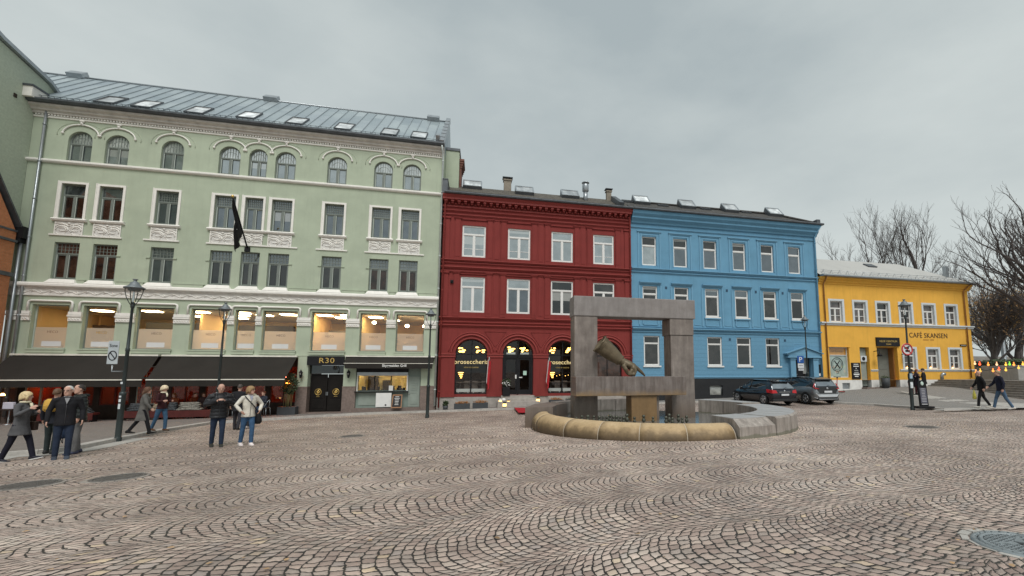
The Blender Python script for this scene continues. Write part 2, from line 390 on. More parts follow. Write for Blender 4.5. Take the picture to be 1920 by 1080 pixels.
def strip(path, inner, name, m, h, kindn='structure', rows=8):
    """sheet between a path and inner points, h above the ground"""
    mb = MB(); n = len(path)
    for i in range(n):
        for k in range(rows + 1):
            p = path[i].lerp(inner[i], k / rows); mb.v.append((p.x, p.y, gz(p.x, p.y) + h))
    for i in range(n - 1):
        for k in range(rows):
            a = i * (rows + 1) + k; mb.face((a, a + 1, a + rows + 2, a + rows + 1), True)
    o = part(mb, name, m, None); tag(o, kind=kindn); return o
def nrm(path):
    out = []
    for i in range(len(path)):
        t = path[min(i + 1, len(path) - 1)] - path[max(0, i - 1)]; t.z = 0; t.normalize(); out.append(Vector((-t.y, t.x, 0)))
    return out
P = dens(KL); NRM = nrm(P)
mirror = [p + n * .32 for p, n in zip(P, NRM)]
def tofac(p, back=.25):
    u, v = uv(p.x, p.y); return fw(u, back)
k2 = next(i for i, p in enumerate(P) if p.y > 24.2); u2 = uv(mirror[k2].x, mirror[k2].y)[0]
inner = [fw(-27 + (u2 + 27) * (i / k2), .25) if i < k2 else tofac(p) for i, p in enumerate(mirror)]
strip(mirror, inner, 'pavement', M_pave, .105, rows=14)
def kerb(path, nr, name, w=.32, h=.11):
    mb = MB(); L = 0
    for i in range(len(path) - 1):
        a, b, na, nb_ = path[i], path[i + 1], nr[i], nr[i + 1]
        t = (b - a); L += t.length; g_ = .008 if (i % 2 == 0) else 0.0
        a2 = a + t.normalized() * g_
        q = []
        for dz in (-.1, h):
            for p, n_, o_ in ((a2, na, 0), (b, nb_, 0), (b, nb_, w), (a2, na, w)):
                r = p + n_ * o_; q.append((r.x, r.y, gz(r.x, r.y) + dz))
        mb.hexa(q)
    o = part(mb, name, M_gran, None); tag(o, kind='structure'); return o
kerb(P, NRM, 'kerb')
# pale apron of slabs outside the kerb at the far left
Pa = [p for p in P if p.x < -13.2 and p.y < 15.5]; Na = nrm(Pa)
strip([p - n * .55 for p, n in zip(Pa, Na)], Pa, 'apron_slabs', M_slab, .006, rows=2)
# right-hand pavement in front of the blue and yellow houses
far = [fw(uv(p.x, p.y)[0], .25) for p in KR]
uk = uv(KR[0].x, KR[0].y)[0]
PR = [fw(13.0, -2.2), fw(16, -2.2), fw(19.5, -2.3), fw(22.5, -2.4), fw(26.5, -2.5)] + KR
PR2 = dens(PR, .6)
QR = []
for i, p in enumerate(PR2):
    u, v = uv(p.x, p.y); QR.append(fw(u + max(0, (-v - 2.4)) * .9, .25))
strip(PR2, QR, 'pavement', M_pave2, .095)
PK = dens(KR, .6); kerb(PK, nrm(PK), 'kerb', w=.3, h=.11)
PK2 = dens([p for p in PR[:6]], .6); kerb(PK2, nrm(PK2), 'kerb', w=.22, h=.108)
# pale ramp of slabs crossing the right-hand pavement
A0, A1, B0, B1 = gnd(1690, 731, .1), gnd(1925, 757, .1), gnd(1700, 735, .1), gnd(1925, 766, .1)
def ramp(p0, p1, q0, q1, name, h):
    mb = MB(); n = 16
    for i in range(n + 1):
        for k in range(5):
            p = p0.lerp(p1, i / n).lerp(q0.lerp(q1, i / n), k / 4); mb.v.append((p.x, p.y, gz(p.x, p.y) + h))
    for i in range(n):
        for k in range(4): a = i * 5 + k; mb.face((a, a + 1, a + 6, a + 5), True)
    o = part(mb, name, M_slab, None); tag(o, kind='structure')
ramp(gnd(1688, 733, .1), gnd(1935, 757, .1), gnd(1700, 738.5, .1), gnd(1935, 765, .1), 'slab_path', .101)
ramp(gnd(1755, 768, .1), gnd(1925, 761.5, .1), gnd(1750, 769.5, .1), gnd(1925, 764.5, .1), 'slab_path', .105)
# terrace on the right with its flight of steps
TZ = 1.08
M_step = mat('step_granite', (.20, .185, .165), .8, var=.25, scale=5, bump=.35, dirt=.5)
M_edge = mat('worn_step_edge', (.34, .32, .29), .8, var=.2, scale=6)
st = froot('stone_steps', 'wide flight of grey stone steps climbing beside the yellow house', 'steps', 39, -5, 0)
NS = 9
for k in range(NS):
    zt = TZ - (NS - 1 - k) * .15; mb = MB(); u0 = 37.1 + .36 * k
    mb.box(u0, u0 + .36 + (.02 if k < NS - 1 else .3), -14, -.12, zt - 1.2, zt)
    part(mb, 'step', M_step, st, bevel=.012)
mb = MB().box(40.30, 120, -14, 60, TZ - 1.0, TZ + .004)
fo = part(MB(), 'x', None, None); bpy.data.objects.remove(fo)
tr = froot('terrace_ground', None, None, 41, 0, 0); me = mb.mesh('terrace_ground', ROOTOFF[tr.name]); bpy.data.objects.remove(tr)
o = bpy.data.objects.new('terrace_ground', me); COL.objects.link(o); o.location = fw(41, 0, 0); o.rotation_euler = (0, 0, AZ); me.materials.append(M_pave2); tag(o, kind='structure')
# manhole covers
M_iron = mat('cast_iron', (.23, .26, .27), .5, .3, var=.25, scale=9, bump=.2)
M_hole = mat('cover_pit', (.035, .035, .035), .9)
def manhole(p, r, label, ornament=False, rz=0.0):
    sl = math.atan(.018); ro = root('manhole_cover', label, 'manhole cover', p, rz, 'manhole covers in the square')
    ro.rotation_euler = (-.022, -.018, rz)
    ro.location.z += .004
    mb = MB(); mb.lathe([(r * 1.18, -.03), (r * 1.12, .012), (r * 1.0, .018), (r * .98, .006)], n=40); part(mb, 'rim', M_iron, ro)
    mb = MB(); mb.lathe([(0, .004), (r * .985, .004)], n=40); part(mb, 'pit', M_hole, ro)
    mb = MB()
    if ornament:
        st_ = r * .15; n = int(r / st_) + 1
        for i in range(-n, n + 1):
            for j in range(-n, n + 1):
                x = (i + (j % 2) * .5) * st_; y = j * st_ * .87
                if math.hypot(x, y) > r * .80 or math.hypot(x, y) < r * .24: continue
                mb.tube([(x + st_ * .47 * math.cos(t * math.pi / 3), y + st_ * .47 * math.sin(t * math.pi / 3), .013) for t in range(6)], .0055, 4, closed=True)
        part(mb, 'grid', M_iron, ro)
        mb = MB(); mb.lathe([(r * .84, .004), (r * .84, .019), (r * .93, .019), (r * .95, .004)], n=40)
        for k in range(3):
            a = k * 2 * math.pi / 3 + .5; mb.prism([(r * .8 * math.cos(a), r * .8 * math.sin(a), .006), (r * .16 * math.cos(a + .9), r * .16 * math.sin(a + .9), .006), (r * .16 * math.cos(a - .9), r * .16 * math.sin(a - .9), .006)], (0, 0, .014))
        for k in range(28):
            a = k * 2 * math.pi / 28; c, s_ = math.cos(a), math.sin(a)
            mb.box(r * .99 * c - .006, r * .99 * c + .006, r * .99 * s_ - .006, r * .99 * s_ + .006, .0, .024)
        part(mb, 'badge', M_iron, ro)
    else:
        mb.lathe([(0, .010), (r * .93, .010), (r * .95, .0)], n=32)
        for k in range(-7, 8):
            y = k * r * .115; w = math.sqrt(max(0, (r * .88) ** 2 - y * y)); mb.box(-w, w, y - .009, y + .009, .006, .018)
        part(mb, 'lid', M_iron, ro)
    mb = MB()
    for k in range(16):
        a0 = 2 * math.pi * k / 16 + .03; a1 = 2 * math.pi * (k + 1) / 16 - .03; ro_ = r * (1.34 + .10 * math.sin(k * 5.1)); q = []
        for z in (-.03, .008):
            for a, rr in ((a0, r * 1.19), (a1, r * 1.19), (a1, ro_), (a0, ro_)): q.append((rr * math.cos(a), rr * math.sin(a), z))
        mb.hexa(q)
    part(mb, 'stone_collar', M_slab, ro)
manhole(gnd(1915, 1023), .33, 'large cast iron manhole cover with honeycomb grid and badge at bottom right', True, .4)
M_iron = mat('worn_dark_iron', (.135, .125, .115), .6, .3, var=.3, scale=9, bump=.2); M_slab0 = M_slab; M_slab = mat('worn_collar_stone', (.30, .27, .24), .8, var=.2, scale=5, bump=.2)
manhole(gnd(222, 896), .34, 'dark round manhole cover in the cobbles right of the other one at left', False, .3)
manhole(gnd(52, 910), .36, 'dark manhole cover at the left edge of the picture', False, .3)
manhole(gnd(660, 818), .30, 'thin dark manhole cover in the road in front of the grill', False, .3)
manhole(gnd(1728, 801), .36, 'pale manhole cover in the cobbles on the right of the fountain', False, .3)
M_slab = M_slab0
# fallen leaves
mb = MB(); rr = random.Random(5)
for i in range(330):
    if i < 45: px, py = rr.uniform(0, 1920), rr.uniform(800, 1075)
    elif i < 240: px, py = rr.uniform(1285, 1500), rr.uniform(752, 762)
    else: px, py = rr.uniform(1500, 1900), rr.uniform(758, 800)
    p = gnd(px, py); s_ = rr.uniform(.02, .045); a = rr.uniform(0, 6.3)
    if math.hypot(p.x - FC[0], p.y - FC[1]) < FR + .2: continue
    q = []
    for k in range(5):
        b = a + k * 1.2566; q.append((p.x + s_ * math.cos(b) * (1 if k % 2 else .6), p.y + s_ * math.sin(b) * .7, p.z + .014 + rr.uniform(0, .012) + (.1 if py < 758 else 0)))
    mb.poly(q)
o = part(mb, 'fallen_leaves', mat('dry_leaf', (.34, .22, .12), .8, var=.45, scale=1.5, bump=0), None); tag(o, 'scattered small brown leaves lying on the cobbles', 'leaves', kind='stuff')
# ================================================================ building kit
def wall(parent, u0, u1, z0, z1, holes, m, v=0.0, depth=.28, name='wall'):
    """facade sheet with real openings; a hole is (u0,u1,z0,z1) or (u0,u1,z0,z1,'arch')"""
    mb = MB(); us = sorted({u0, u1} | {h[0] for h in holes} | {h[1] for h in holes}); zs = sorted({z0, z1} | {h[2] for h in holes} | {h[3] for h in holes})
    us = [u for u in us if u0 <= u <= u1]; zs = [z for z in zs if z0 <= z <= z1]
    for a, b in zip(us, us[1:]):
        for c, d in zip(zs, zs[1:]):
            mu, mz = (a + b) / 2, (c + d) / 2
            if any(h[0] < mu < h[1] and h[2] < mz < h[3] for h in holes): continue
            mb.poly([(a, v, c), (b, v, c), (b, v, d), (a, v, d)])
    for h in holes:
        a, b, c, d = h[:4]
        if len(h) > 4:
            r = (b - a) / 2; cx = (a + b) / 2; zc = d - r; n = 18
            arc = [(cx + r * math.cos(math.pi * k / n), zc + r * math.sin(math.pi * k / n)) for k in range(n + 1)]
            for k in range(n):
                (x1, y1), (x2, y2) = arc[k], arc[k + 1]
                mb.poly([(x1, v, y1), (x2, v, y2), (x2, v, d), (x1, v, d)])
                mb.poly([(x1, v, y1), (x2, v, y2), (x2, v + depth, y2), (x1, v + depth, y1)], True)
            mb.poly([(a, v, c), (a, v + depth, c), (a, v + depth, zc), (a, v, zc)]); mb.poly([(b, v, c), (b, v + depth, c), (b, v + depth, zc), (b, v, zc)])
        else:
            mb.poly([(a, v, c), (a, v + depth, c), (a, v + depth, d), (a, v, d)]); mb.poly([(b, v, c), (b, v + depth, c), (b, v + depth, d), (b, v, d)])
            mb.poly([(a, v, d), (a, v + depth, d), (b, v + depth, d), (b, v, d)])
        mb.poly([(a, v, c), (a, v + depth, c), (b, v + depth, c), (b, v, c)])
    return part(mb, name, m, parent)
def window(parent, u0, u1, z0, z1, v, fm, pm, ft=.07, transom=None, mull=1, rows=None, grid=None, arch=False, tm=None, name='window', sash=.0, upper=None, dep=.07, mw=.08):
    """frame mesh in an opening with its panes as a sub-part"""
    mb = MB(); r = (u1 - u0) / 2; cx = (u0 + u1) / 2; zc = z1 - r if arch else z1
    mb.box(u0, u0 + ft, v, v + dep, z0, zc); mb.box(u1 - ft, u1, v, v + dep, z0, zc); mb.box(u0 + ft, u1 - ft, v, v + dep, z0, z0 + ft)
    if arch:
        n = 18
        for k in range(n):
            q = []
            for vv in (v, v + dep):
                for rr_, kk in ((r, k), (r, k + 1), (r - ft, k + 1), (r - ft, k)): q.append((cx + rr_ * math.cos(math.pi * kk / n), vv, zc + rr_ * math.sin(math.pi * kk / n)))
            mb.hexa(q)
    else: mb.box(u0 + ft, u1 - ft, v, v + dep, z1 - ft, z1)
    zt = transom if transom else (z1 - ft)
    if transom: mb.box(u0 + ft, u1 - ft, v - .015, v + dep + .01, zt - mw / 2, zt + mw / 2)
    lz1 = zt - (mw / 2 if transom else 0)
    for k in range(mull):
        u = u0 + (u1 - u0) * (k + 1) / (mull + 1); mb.box(u - mw / 2, u + mw / 2, v - .008, v + dep + .005, z0 + ft, lz1)
    if sash:                                        # opening lights with their own slimmer frames
        for k in range(mull + 1):
            a = u0 + ft + (u1 - u0 - 2 * ft) * k / (mull + 1) + (mw / 2 if k else 0); b = u0 + ft + (u1 - u0 - 2 * ft) * (k + 1) / (mull + 1) - (mw / 2 if k < mull else 0)
            c, d = z0 + ft, lz1
            mb.box(a, a + sash, v + .015, v + dep, c, d); mb.box(b - sash, b, v + .015, v + dep, c, d); mb.box(a + sash, b - sash, v + .015, v + dep, c, c + sash); mb.box(a + sash, b - sash, v + .015, v + dep, d - sash, d)
    if rows:
        for k in range(1, rows):
            z = z0 + (lz1 - z0) * k / rows; mb.box(u0 + ft, u1 - ft, v + .012, v + dep - .01, z - .018, z + .018)
    if grid:                                        # small leaded lights over the transom
        gx, gy = grid; a, b, c, d = u0 + ft, u1 - ft, zt + mw / 2, (z1 if arch else z1 - ft)
        for k in range(1, gx):
            u = a + (b - a) * k / gx; dd = d - .02
            if arch: dd = zc + math.sqrt(max(0.01, (r - ft) ** 2 - (u - cx) ** 2))
            if dd > c: mb.box(u - .011, u + .011, v + .02, v + dep - .01, c, dd)
        for k in range(1, gy):
            z = c + (d - c) * k / gy; mb.box(a, b, v + .022, v + dep - .012, z - .01, z + .01)
        if arch:
            pts = [(cx + (r - ft) * .62 * math.cos(math.pi * k / 10), v + .04, max(c, zc - .02) + (r - ft) * .55 * math.sin(math.pi * k / 10)) for k in range(11)]
            mb.tube(pts, .012, 4)
    w = part(mb, name, fm, parent)
    g = MB(); vv = v + dep * .6
    if arch:
        pts = [(u0 + ft * .5, vv, z0 + ft * .5), (u1 - ft * .5, vv, z0 + ft * .5)] + [(cx + (r - ft * .5) * math.cos(math.pi * k / 16), vv, zc + (r - ft * .5) * math.sin(math.pi * k / 16)) for k in range(17)]
        if upper:
            lo = [(u0 + .02, vv, z0 + .02), (u1 - .02, vv, z0 + .02), (u1 - .02, vv, zt), (u0 + .02, vv, zt)]; g.poly(lo); part(g, 'pane', pm, w)
            g = MB(); hi = [p for p in pts[2:] if p[2] > zt]; g.poly([(u0 + .04, vv, zt)] + list(reversed(hi)) + [(u1 - .04, vv, zt)]); part(g, 'pane', upper, w); return w
        g.poly(pts)
    else:
        zz = zt if upper else z1 - .01
        g.poly([(u0 + .01, vv, z0 + .01), (u1 - .01, vv, z0 + .01), (u1 - .01, vv, zz), (u0 + .01, vv, zz)])
        if upper:
            part(g, 'pane', pm, w); g = MB(); g.poly([(u0 + .01, vv, zt), (u1 - .01, vv, zt), (u1 - .01, vv, z1 - .01), (u0 + .01, vv, z1 - .01)]); part(g, 'pane', upper, w); return w
    part(g, 'pane', pm, w); return w
def profile(parent, u0, u1, prof, m, name='cornice', ends=True):
    """moulding: closed (v,z) outline swept along u"""
    mb = MB(); mb.prism([(u0, v, z) for v, z in prof], (u1 - u0, 0, 0), cap=ends); return part(mb, name, m, parent, recalc=True)
def rplane(px, py, p0, n):
    r = Vector(ray(px, py)); c = Vector((0, 0, EYE)); t = (Vector(p0) - c).dot(Vector(n)) / r.dot(Vector(n)); p = c + t * r; u, v = uv(p.x, p.y); return u, v, p.z
def fdir(u, v, z): return Vector((u * DX - v * DY, u * DY + v * DX, z))
class Roof:
    """a slope rising behind the eave line: s metres up the slope at facade position u"""
    def __init__(s, v0, z0, v1, z1): s.a = (v0, z0); s.b = (v1, z1); d = math.hypot(v1 - v0, z1 - z0); s.L = d; s.c = (v1 - v0) / d; s.s = (z1 - z0) / d
    def p(s, u, t, h=0): return (u, s.a[0] + t * s.c - h * s.s, s.a[1] + t * s.s + h * s.c)
    def hit(s, px, py):
        u, v, z = rplane(px, py, fw(0, s.a[0], s.a[1]), fdir(0, -s.s, s.c)); return u, (v - s.a[0]) / s.c
    def slab(s, mb, u0, u1, t0, t1, h0, h1):
        mb.hexa([s.p(u0, t0, h0), s.p(u1, t0, h0), s.p(u1, t1, h0), s.p(u0, t1, h0), s.p(u0, t0, h1), s.p(u1, t0, h1), s.p(u1, t1, h1), s.p(u0, t1, h1)])
def skylight(parent, roof, u, t, w, h, lift=.06, box=0.0):
    if box:      # raised on a dark cheek box with a flatter pitch
        mb = MB(); a = .0
        p = [roof.p(u - w / 2, t - h / 2, 0), roof.p(u + w / 2, t - h / 2, 0), roof.p(u + w / 2, t + h / 2, 0), roof.p(u - w / 2, t + h / 2, 0)]
        q = [roof.p(u - w / 2, t - h / 2, .18), roof.p(u + w / 2, t - h / 2, .18), roof.p(u + w / 2, t + h / 2, box), roof.p(u - w / 2, t + h / 2, box)]
        mb.hexa(p + q); s_ = part(mb, 'skylight', M_lead, parent)
        Q = [Vector(x) for x in q]; nn = (Q[1] - Q[0]).cross(Q[3] - Q[0]).normalized(); nn = nn if nn.z > 0 else -nn
        def gp(a, b, hh): return Q[0] + (Q[1] - Q[0]) * a + (Q[3] - Q[0]) * b + nn * hh
        fr = MB()
        for a0, a1, b0, b1 in ((0, .07, 0, 1), (.93, 1, 0, 1), (.07, .93, 0, .09), (.07, .93, .9, 1)):
            fr.hexa([gp(a0, b0, .002), gp(a1, b0, .002), gp(a1, b1, .002), gp(a0, b1, .002), gp(a0, b0, .05), gp(a1, b0, .05), gp(a1, b1, .05), gp(a0, b1, .05)])
        part(fr, 'frame', M_zinc, s_); g = MB().poly([gp(.07, .09, .02), gp(.93, .09, .02), gp(.93, .9, .02), gp(.07, .9, .02)]); part(g, 'pane', G_sky, s_); return
    mb = MB(); f = .05
    roof.slab(mb, u - w / 2, u - w / 2 + f, t - h / 2, t + h / 2, 0, lift + .04); roof.slab(mb, u + w / 2 - f, u + w / 2, t - h / 2, t + h / 2, 0, lift + .04)
    roof.slab(mb, u - w / 2 + f, u + w / 2 - f, t - h / 2, t - h / 2 + f, 0, lift + .04); roof.slab(mb, u - w / 2 + f, u + w / 2 - f, t + h / 2 - f, t + h / 2, 0, lift + .04)
    s_ = part(mb, 'skylight', M_lead, parent); g = MB(); g.poly([roof.p(u - w / 2 + f, t - h / 2 + f, lift), roof.p(u + w / 2 - f, t - h / 2 + f, lift), roof.p(u + w / 2 - f, t + h / 2 - f, lift), roof.p(u - w / 2 + f, t + h / 2 - f, lift)])
    part(g, 'pane', G_sky, s_)
def pipe(parent, u, z0, z1, v, m, r=.055, name='downpipe', bends=None):
    mb = MB(); pts = (bends or []) + [(u, v, z1), (u, v, z0)]
    mb.tube(pts, r, 10)
    z = z0 + 1
    while z < z1: mb.lathe([(r * 1.0, -.03), (r * 1.35, -.03), (r * 1.35, .03), (r, .03)], (u, v, z), 10); z += 2.1
    return part(mb, name, m, parent)
def plaster(name, col, **kw): return mat(name, col, .82, var=.05, scale=1.3, bump=.18, bscale=18, spec=.25, dirt=kw.get('dirt', .22), streak=kw.get('streak', .12))
M_green = plaster('green_plaster', (.415, .472, .362)); M_cream = mat('cream_stucco', (.80, .78, .73), .75, var=.04, scale=4, bump=.12, dirt=.08, streak=.12)
M_red = plaster('red_plaster', (.215, .036, .032), streak=.3); M_blue = plaster('blue_plaster', (.135, .305, .445), streak=.15); M_yel = plaster('yellow_plaster', (.76, .415, .07), streak=.2)
M_bluelite = mat('blue_trim', (.15, .325, .465), .7, var=.06, bump=.1)
M_redtrim = mat('red_trim', (.26, .04, .034), .6, var=.06, bump=.1)
M_zinc = mat('zinc', (.36, .39, .41), .38, .7, var=.12, scale=3, bump=.05); M_lead = mat('dark_lead', (.10, .11, .12), .5, .4, var=.2)
M_white = mat('white_joinery', (.72, .72, .70), .5, var=.03, bump=0); M_grn = mat('grey_green_joinery', (.175, .20, .18), .5, var=.08, bump=0)
M_grnlt = mat('pale_green_joinery', (.40, .45, .41), .5, var=.06, bump=0)
M_black = mat('black_paint', (.014, .014, .016), .5, var=.2, bump=.05, spec=.2); M_gold = mat('gold_leaf', (.72, .50, .16), .35, .7, var=.1, bump=0)
M_brown = mat('brown_granite', (.19, .145, .125), .6, var=.2, scale=9, bump=.12, dirt=.3); M_blind = mat('white_blind', (.7, .7, .68), .8, var=.03, bump=0)
G_hi = pane_mat('sky_window_glass', (.15, .165, .17), .48, blind=.45); G_mid = pane_mat('upper_window_glass', (.045, .05, .055), .28, (.62, .70, .76), blind=.25); G_lo = pane_mat('dark_window_glass', (.03, .026, .024), .10, blind=.2); G_sky = pane_mat('skylight_glass', (.85, .88, .88), .5, (.98, .99, 1))  # pale bases carry reflected sky; duller lower panes stand in for houses opposite
G_brn = pane_mat('dim_window_glass', (.055, .03, .022), .07); G_fan = pane_mat('fanlight_glass', (.55, .57, .55), .5, (.85, .9, .9)); G_lead = pane_mat('leaded_glass', (.07, .08, .08), .22)  # fanlight base is paled in place of the sky it reflects
G_clear = clear_mat('clear_shop_glass', .10); G_clear2 = clear_mat('clear_shop_glass_dark', .07, (.8, .83, .82))
def zinc_roof_mat():
    N = NT('standing_seam_zinc'); C = N.coord('Object'); n = N.noise(C, .5, 4); br = N.n('ShaderNodeTexBrick'); s = N.n('ShaderNodeSeparateXYZ'); N.put(s.inputs[0], C)
    cb = N.n('ShaderNodeCombineXYZ'); N.put(cb.inputs[0], N.M('MULTIPLY', s.outputs[2], 1.0)); N.put(cb.inputs[1], s.outputs[0]); N.put(br.inputs['Vector'], cb.outputs[0])
    N.put(br.inputs['Color1'], (.29, .345, .37)); N.put(br.inputs['Color2'], (.40, .455, .475)); N.put(br.inputs['Mortar'], (.27, .32, .35)); br.inputs['Scale'].default_value = 1
    br.inputs['Brick Width'].default_value = 1.35; br.inputs['Row Height'].default_value = .62; br.inputs['Mortar Size'].default_value = .008
    c = N.mix(1, br.outputs['Color'], N.ramp(n.outputs['Fac'], [(.3, (.85, .87, .9)), (.7, (1.1, 1.1, 1.08))]), 'MULTIPLY')
    return N.done(N.bsdf(c, .42, .35, .5, N.bump(n.outputs['Fac'], .1)))
M_zroof = zinc_roof_mat()
# ================================================================ green house
gb = froot('green_building', 'long pale green four storey house with white stucco frieze and zinc roof', 'building', -9.6, 0, -.8)
C9 = [-18.12, -16.42, -13.79, -10.94, -9.47, -8.01, -5.17, -2.51, -.80]
S9 = [(-19.25, -17.67), (-17.05, -15.59), (-14.70, -12.93), (-12.12, -10.34), (-9.97, -8.93), (-8.58, -6.80), (-6.04, -4.17), (-3.40, -1.92), (-1.36, .27)]
holes = []
for i, c in enumerate(C9):
    w = .48 if i == 4 else .55
    holes += [(c - w, c + w, 13.21, 14.94, 'arch'), (c - w + .01, c + w - .01, 9.93, 11.89), (c - w, c + w, 6.61, 8.62)]
holes += [(a, b, 2.91, 5.22) for a, b in S9]
wall(gb, -20.3, 1.08, 2.62, 15.9, holes, M_green, depth=.30)
mb = MB().poly([(1.08, 0, -1), (1.08, 8, -1), (1.08, 8, 16.2), (1.08, 0, 16.2)]); mb.poly([(-20.3, 8, 5), (1.08, 8, 5), (1.08, 8, 16.2), (-20.3, 8, 16.2)]); part(mb, 'side_wall', M_green, gb)
for i, c in enumerate(C9):
    w = .48 if i == 4 else .55
    window(gb, c - w, c + w, 13.21, 14.94, .12, M_grn, G_hi, ft=.06, transom=14.22, mull=1, grid=(7, 1), arch=True, upper=G_fan, sash=.045, mw=.07)
    lo = G_brn if i < 2 else G_mid
    window(gb, c - w + .01, c + w - .01, 9.93, 11.89, .12, M_grn, lo, ft=.065, transom=11.28, mull=1, grid=None if i < 2 else (8, 4), sash=.06, upper=G_lead, mw=.07)
    lo = (G_brn, G_brn, G_mid, G_lo, G_lo, G_lo, G_lo, G_brn, G_brn)[i]
    window(gb, c - w, c + w, 6.61, 8.62, .12, M_grn, lo, ft=.06, transom=8.02, mull=1, grid=(6, 3), sash=.06, upper=G_lead if i > 1 else G_brn, mw=.07)
    # white frame, sill and carved panel of the third row
    mb = MB(); o_ = .115
    mb.box(c - w - o_ + .01, c - w + .01, -.06, .03, 9.93, 11.89 + o_); mb.box(c + w - .01, c + w + o_ - .01, -.06, .03, 9.93, 11.89 + o_); mb.box(c - w + .01, c + w - .01, -.06, .03, 11.892, 11.89 + o_)
    mb.box(c - w - .15, c - w - o_ + .008, -.075, .01, 9.93, 11.89 + o_ + .02)
    part(mb, 'window_surround', M_cream, gb)
    mb = MB(); mb.prism([(c - w - .22, .02, 9.76), (c - w - .22, -.12, 9.80), (c - w - .22, -.16, 9.87), (c - w - .22, -.12, 9.926), (c - w - .22, .02, 9.926)], (2 * w + .44, 0, 0)); part(mb, 'sill', M_cream, gb, recalc=True)
    mb = MB(); mb.box(c - w - .08, c + w + .08, -.03, .01, 9.06, 9.755)
    pn = part(mb, 'carved_panel', mat('panel_ground', (.60, .59, .56), .85, bump=.2), gb)
    mb = MB()
    for sgn in (-1, 1):
        for (rx, rz_, cx_, cz_, a0, a1, th) in ((.27, .17, .29, 9.33, -.4, 4.2, .036), (.16, .10, .27, 9.33, .6, 5.6, .03), (.30, .22, .28, 9.40, .2, 2.7, .034), (.12, .16, .08, 9.50, -2.2, .9, .03), (.22, .1, .42, 9.58, .3, 2.9, .03), (.2, .12, .33, 9.16, 3.4, 6.0, .028)):
            pts = [(c + sgn * (cx_ + rx * math.cos(a0 + (a1 - a0) * k / 9)), -.038, cz_ + rz_ * math.sin(a0 + (a1 - a0) * k / 9)) for k in range(10)]
            mb.tube(pts, [th * (1 - .5 * abs(k / 9 - .5)) for k in range(10)], 5)
    mb.ell((c, -.05, 9.66), (.07, .04, .05), 8, 5); mb.box(c - w - .08, c - w - .03, -.05, -.028, 9.06, 9.755); mb.box(c + w + .03, c + w + .08, -.05, -.028, 9.06, 9.755)
    part(mb, 'relief', M_cream, pn)
    # hood mould of the arched row
    mb = MB(); rx = .82 if i != 4 else .76; zc = 14.72
    pts = [(c + rx * math.cos(math.pi * (.02 + .96 * k / 16)), -.04, zc + .58 * math.sin(math.pi * (.02 + .96 * k / 16))) for k in range(17)]
    mb.tube(pts, .042, 6); mb.ell(pts[0], (.065, .06, .065)); mb.ell(pts[-1], (.065, .06, .065)); mb.ell((c, -.06, 15.37), (.075, .07, .07), 8, 5); mb.ell((c, -.06, 15.49), (.13, .08, .06), 8, 5)
    part(mb, 'hood_mould', M_cream, gb)
    pts = [(c + (rx + .26) * math.cos(math.pi * (-.05 + 1.1 * k / 16)), -.0, zc + .72 * math.sin(math.pi * (-.05 + 1.1 * k / 16))) for k in range(17)]
    mb = MB().tube(pts, .022, 5); part(mb, 'arch_line', M_green, gb)
    # second row: white sloping sill block and thin impost
    mb = MB(); mb.prism([(c - w + .02, -.05, 6.60), (c + w - .02, -.05, 6.60), (c + w + .12, -.2, 6.378), (c - w - .12, -.2, 6.378)], (0, .3, 0)); part(mb, 'sill', M_cream, gb, recalc=True)
    if i in (2, 3, 6, 7): part(MB().box(c - w - .18, c - w, -.05, .02, 7.98, 8.03), 'impost', M_green, gb)
    if i in (1, 2, 5, 6): part(MB().box(c + w, c + w + .18, -.05, .02, 7.98, 8.03), 'impost', M_green, gb)
for a, b in ((-18.95, -15.72), (-14.72, -13.03), (-11.72, -7.05), (-6.06, -4.33), (-3.36, .10)):
    part(MB().box(a, b, -.06, .01, 8.98, 9.055), 'ledge', M_cream, gb)
bb = [-20.2, -19.0] + [x for i, c in enumerate(C9) for x in (c - .68, c + .68)] + [1.0]
for a, b in zip(bb[3::2], bb[4::2]):
    if b - a > .12: mb = MB().box(a + .02, b - .02, -.09, .01, 6.385, 6.56); mb.box(a - .02, b + .02, -.11, .01, 6.56, 6.60); part(mb, 'plinth_pad', M_green, gb)
profile(gb, -20.3, 1.10, [(.01, 6.13), (-.16, 6.14), (-.22, 6.20), (-.22, 6.30), (-.18, 6.375), (.01, 6.375)], M_cream)
profile(gb, -20.3, 1.085, [(.01, 5.68), (-.07, 5.69), (-.07, 5.75), (-.035, 5.76), (-.035, 6.05), (-.09, 6.08), (-.09, 6.128), (.01, 6.128)], mat('frieze_stucco', (.70, .68, .64), .8, bump=.2, dirt=.2), 'frieze')
mb = MB(); n = 260; u0, u1 = -20.2, 1.0
pts = [(u0 + (u1 - u0) * k / n, -.045, 5.90 + .085 * math.sin(2 * math.pi * (u0 + (u1 - u0) * k / n) / .78)) for k in range(n + 1)]; mb.tube(pts, .022, 5)
for k in range(54):
    u = u0 + .2 + k * .39; s_ = 1 if k % 2 else -1
    mb.tube([(u - .13, -.045, 5.90 + .05 * s_), (u - .05, -.055, 5.90 - .05 * s_), (u + .06, -.05, 5.90 - .02 * s_)], [.012, .035, .012], 5)
part(mb, 'frieze_vine', M_cream, gb)
profile(gb, -20.35, 1.15, [(.01, 12.98), (-.09, 13.0), (-.14, 13.06), (-.14, 13.14), (-.06, 13.19), (.01, 13.20)], M_cream)
profile(gb, -20.3, 1.09, [(.01, 15.52), (-.06, 15.54), (-.06, 15.62), (.01, 15.63)], M_cream)
mb = MB()
for k in range(int(21.3 / .14)): u = -20.2 + k * .14; mb.box(u, u + .08, -.10, .0, 15.635, 15.72)
part(mb, 'dentils', M_cream, gb)
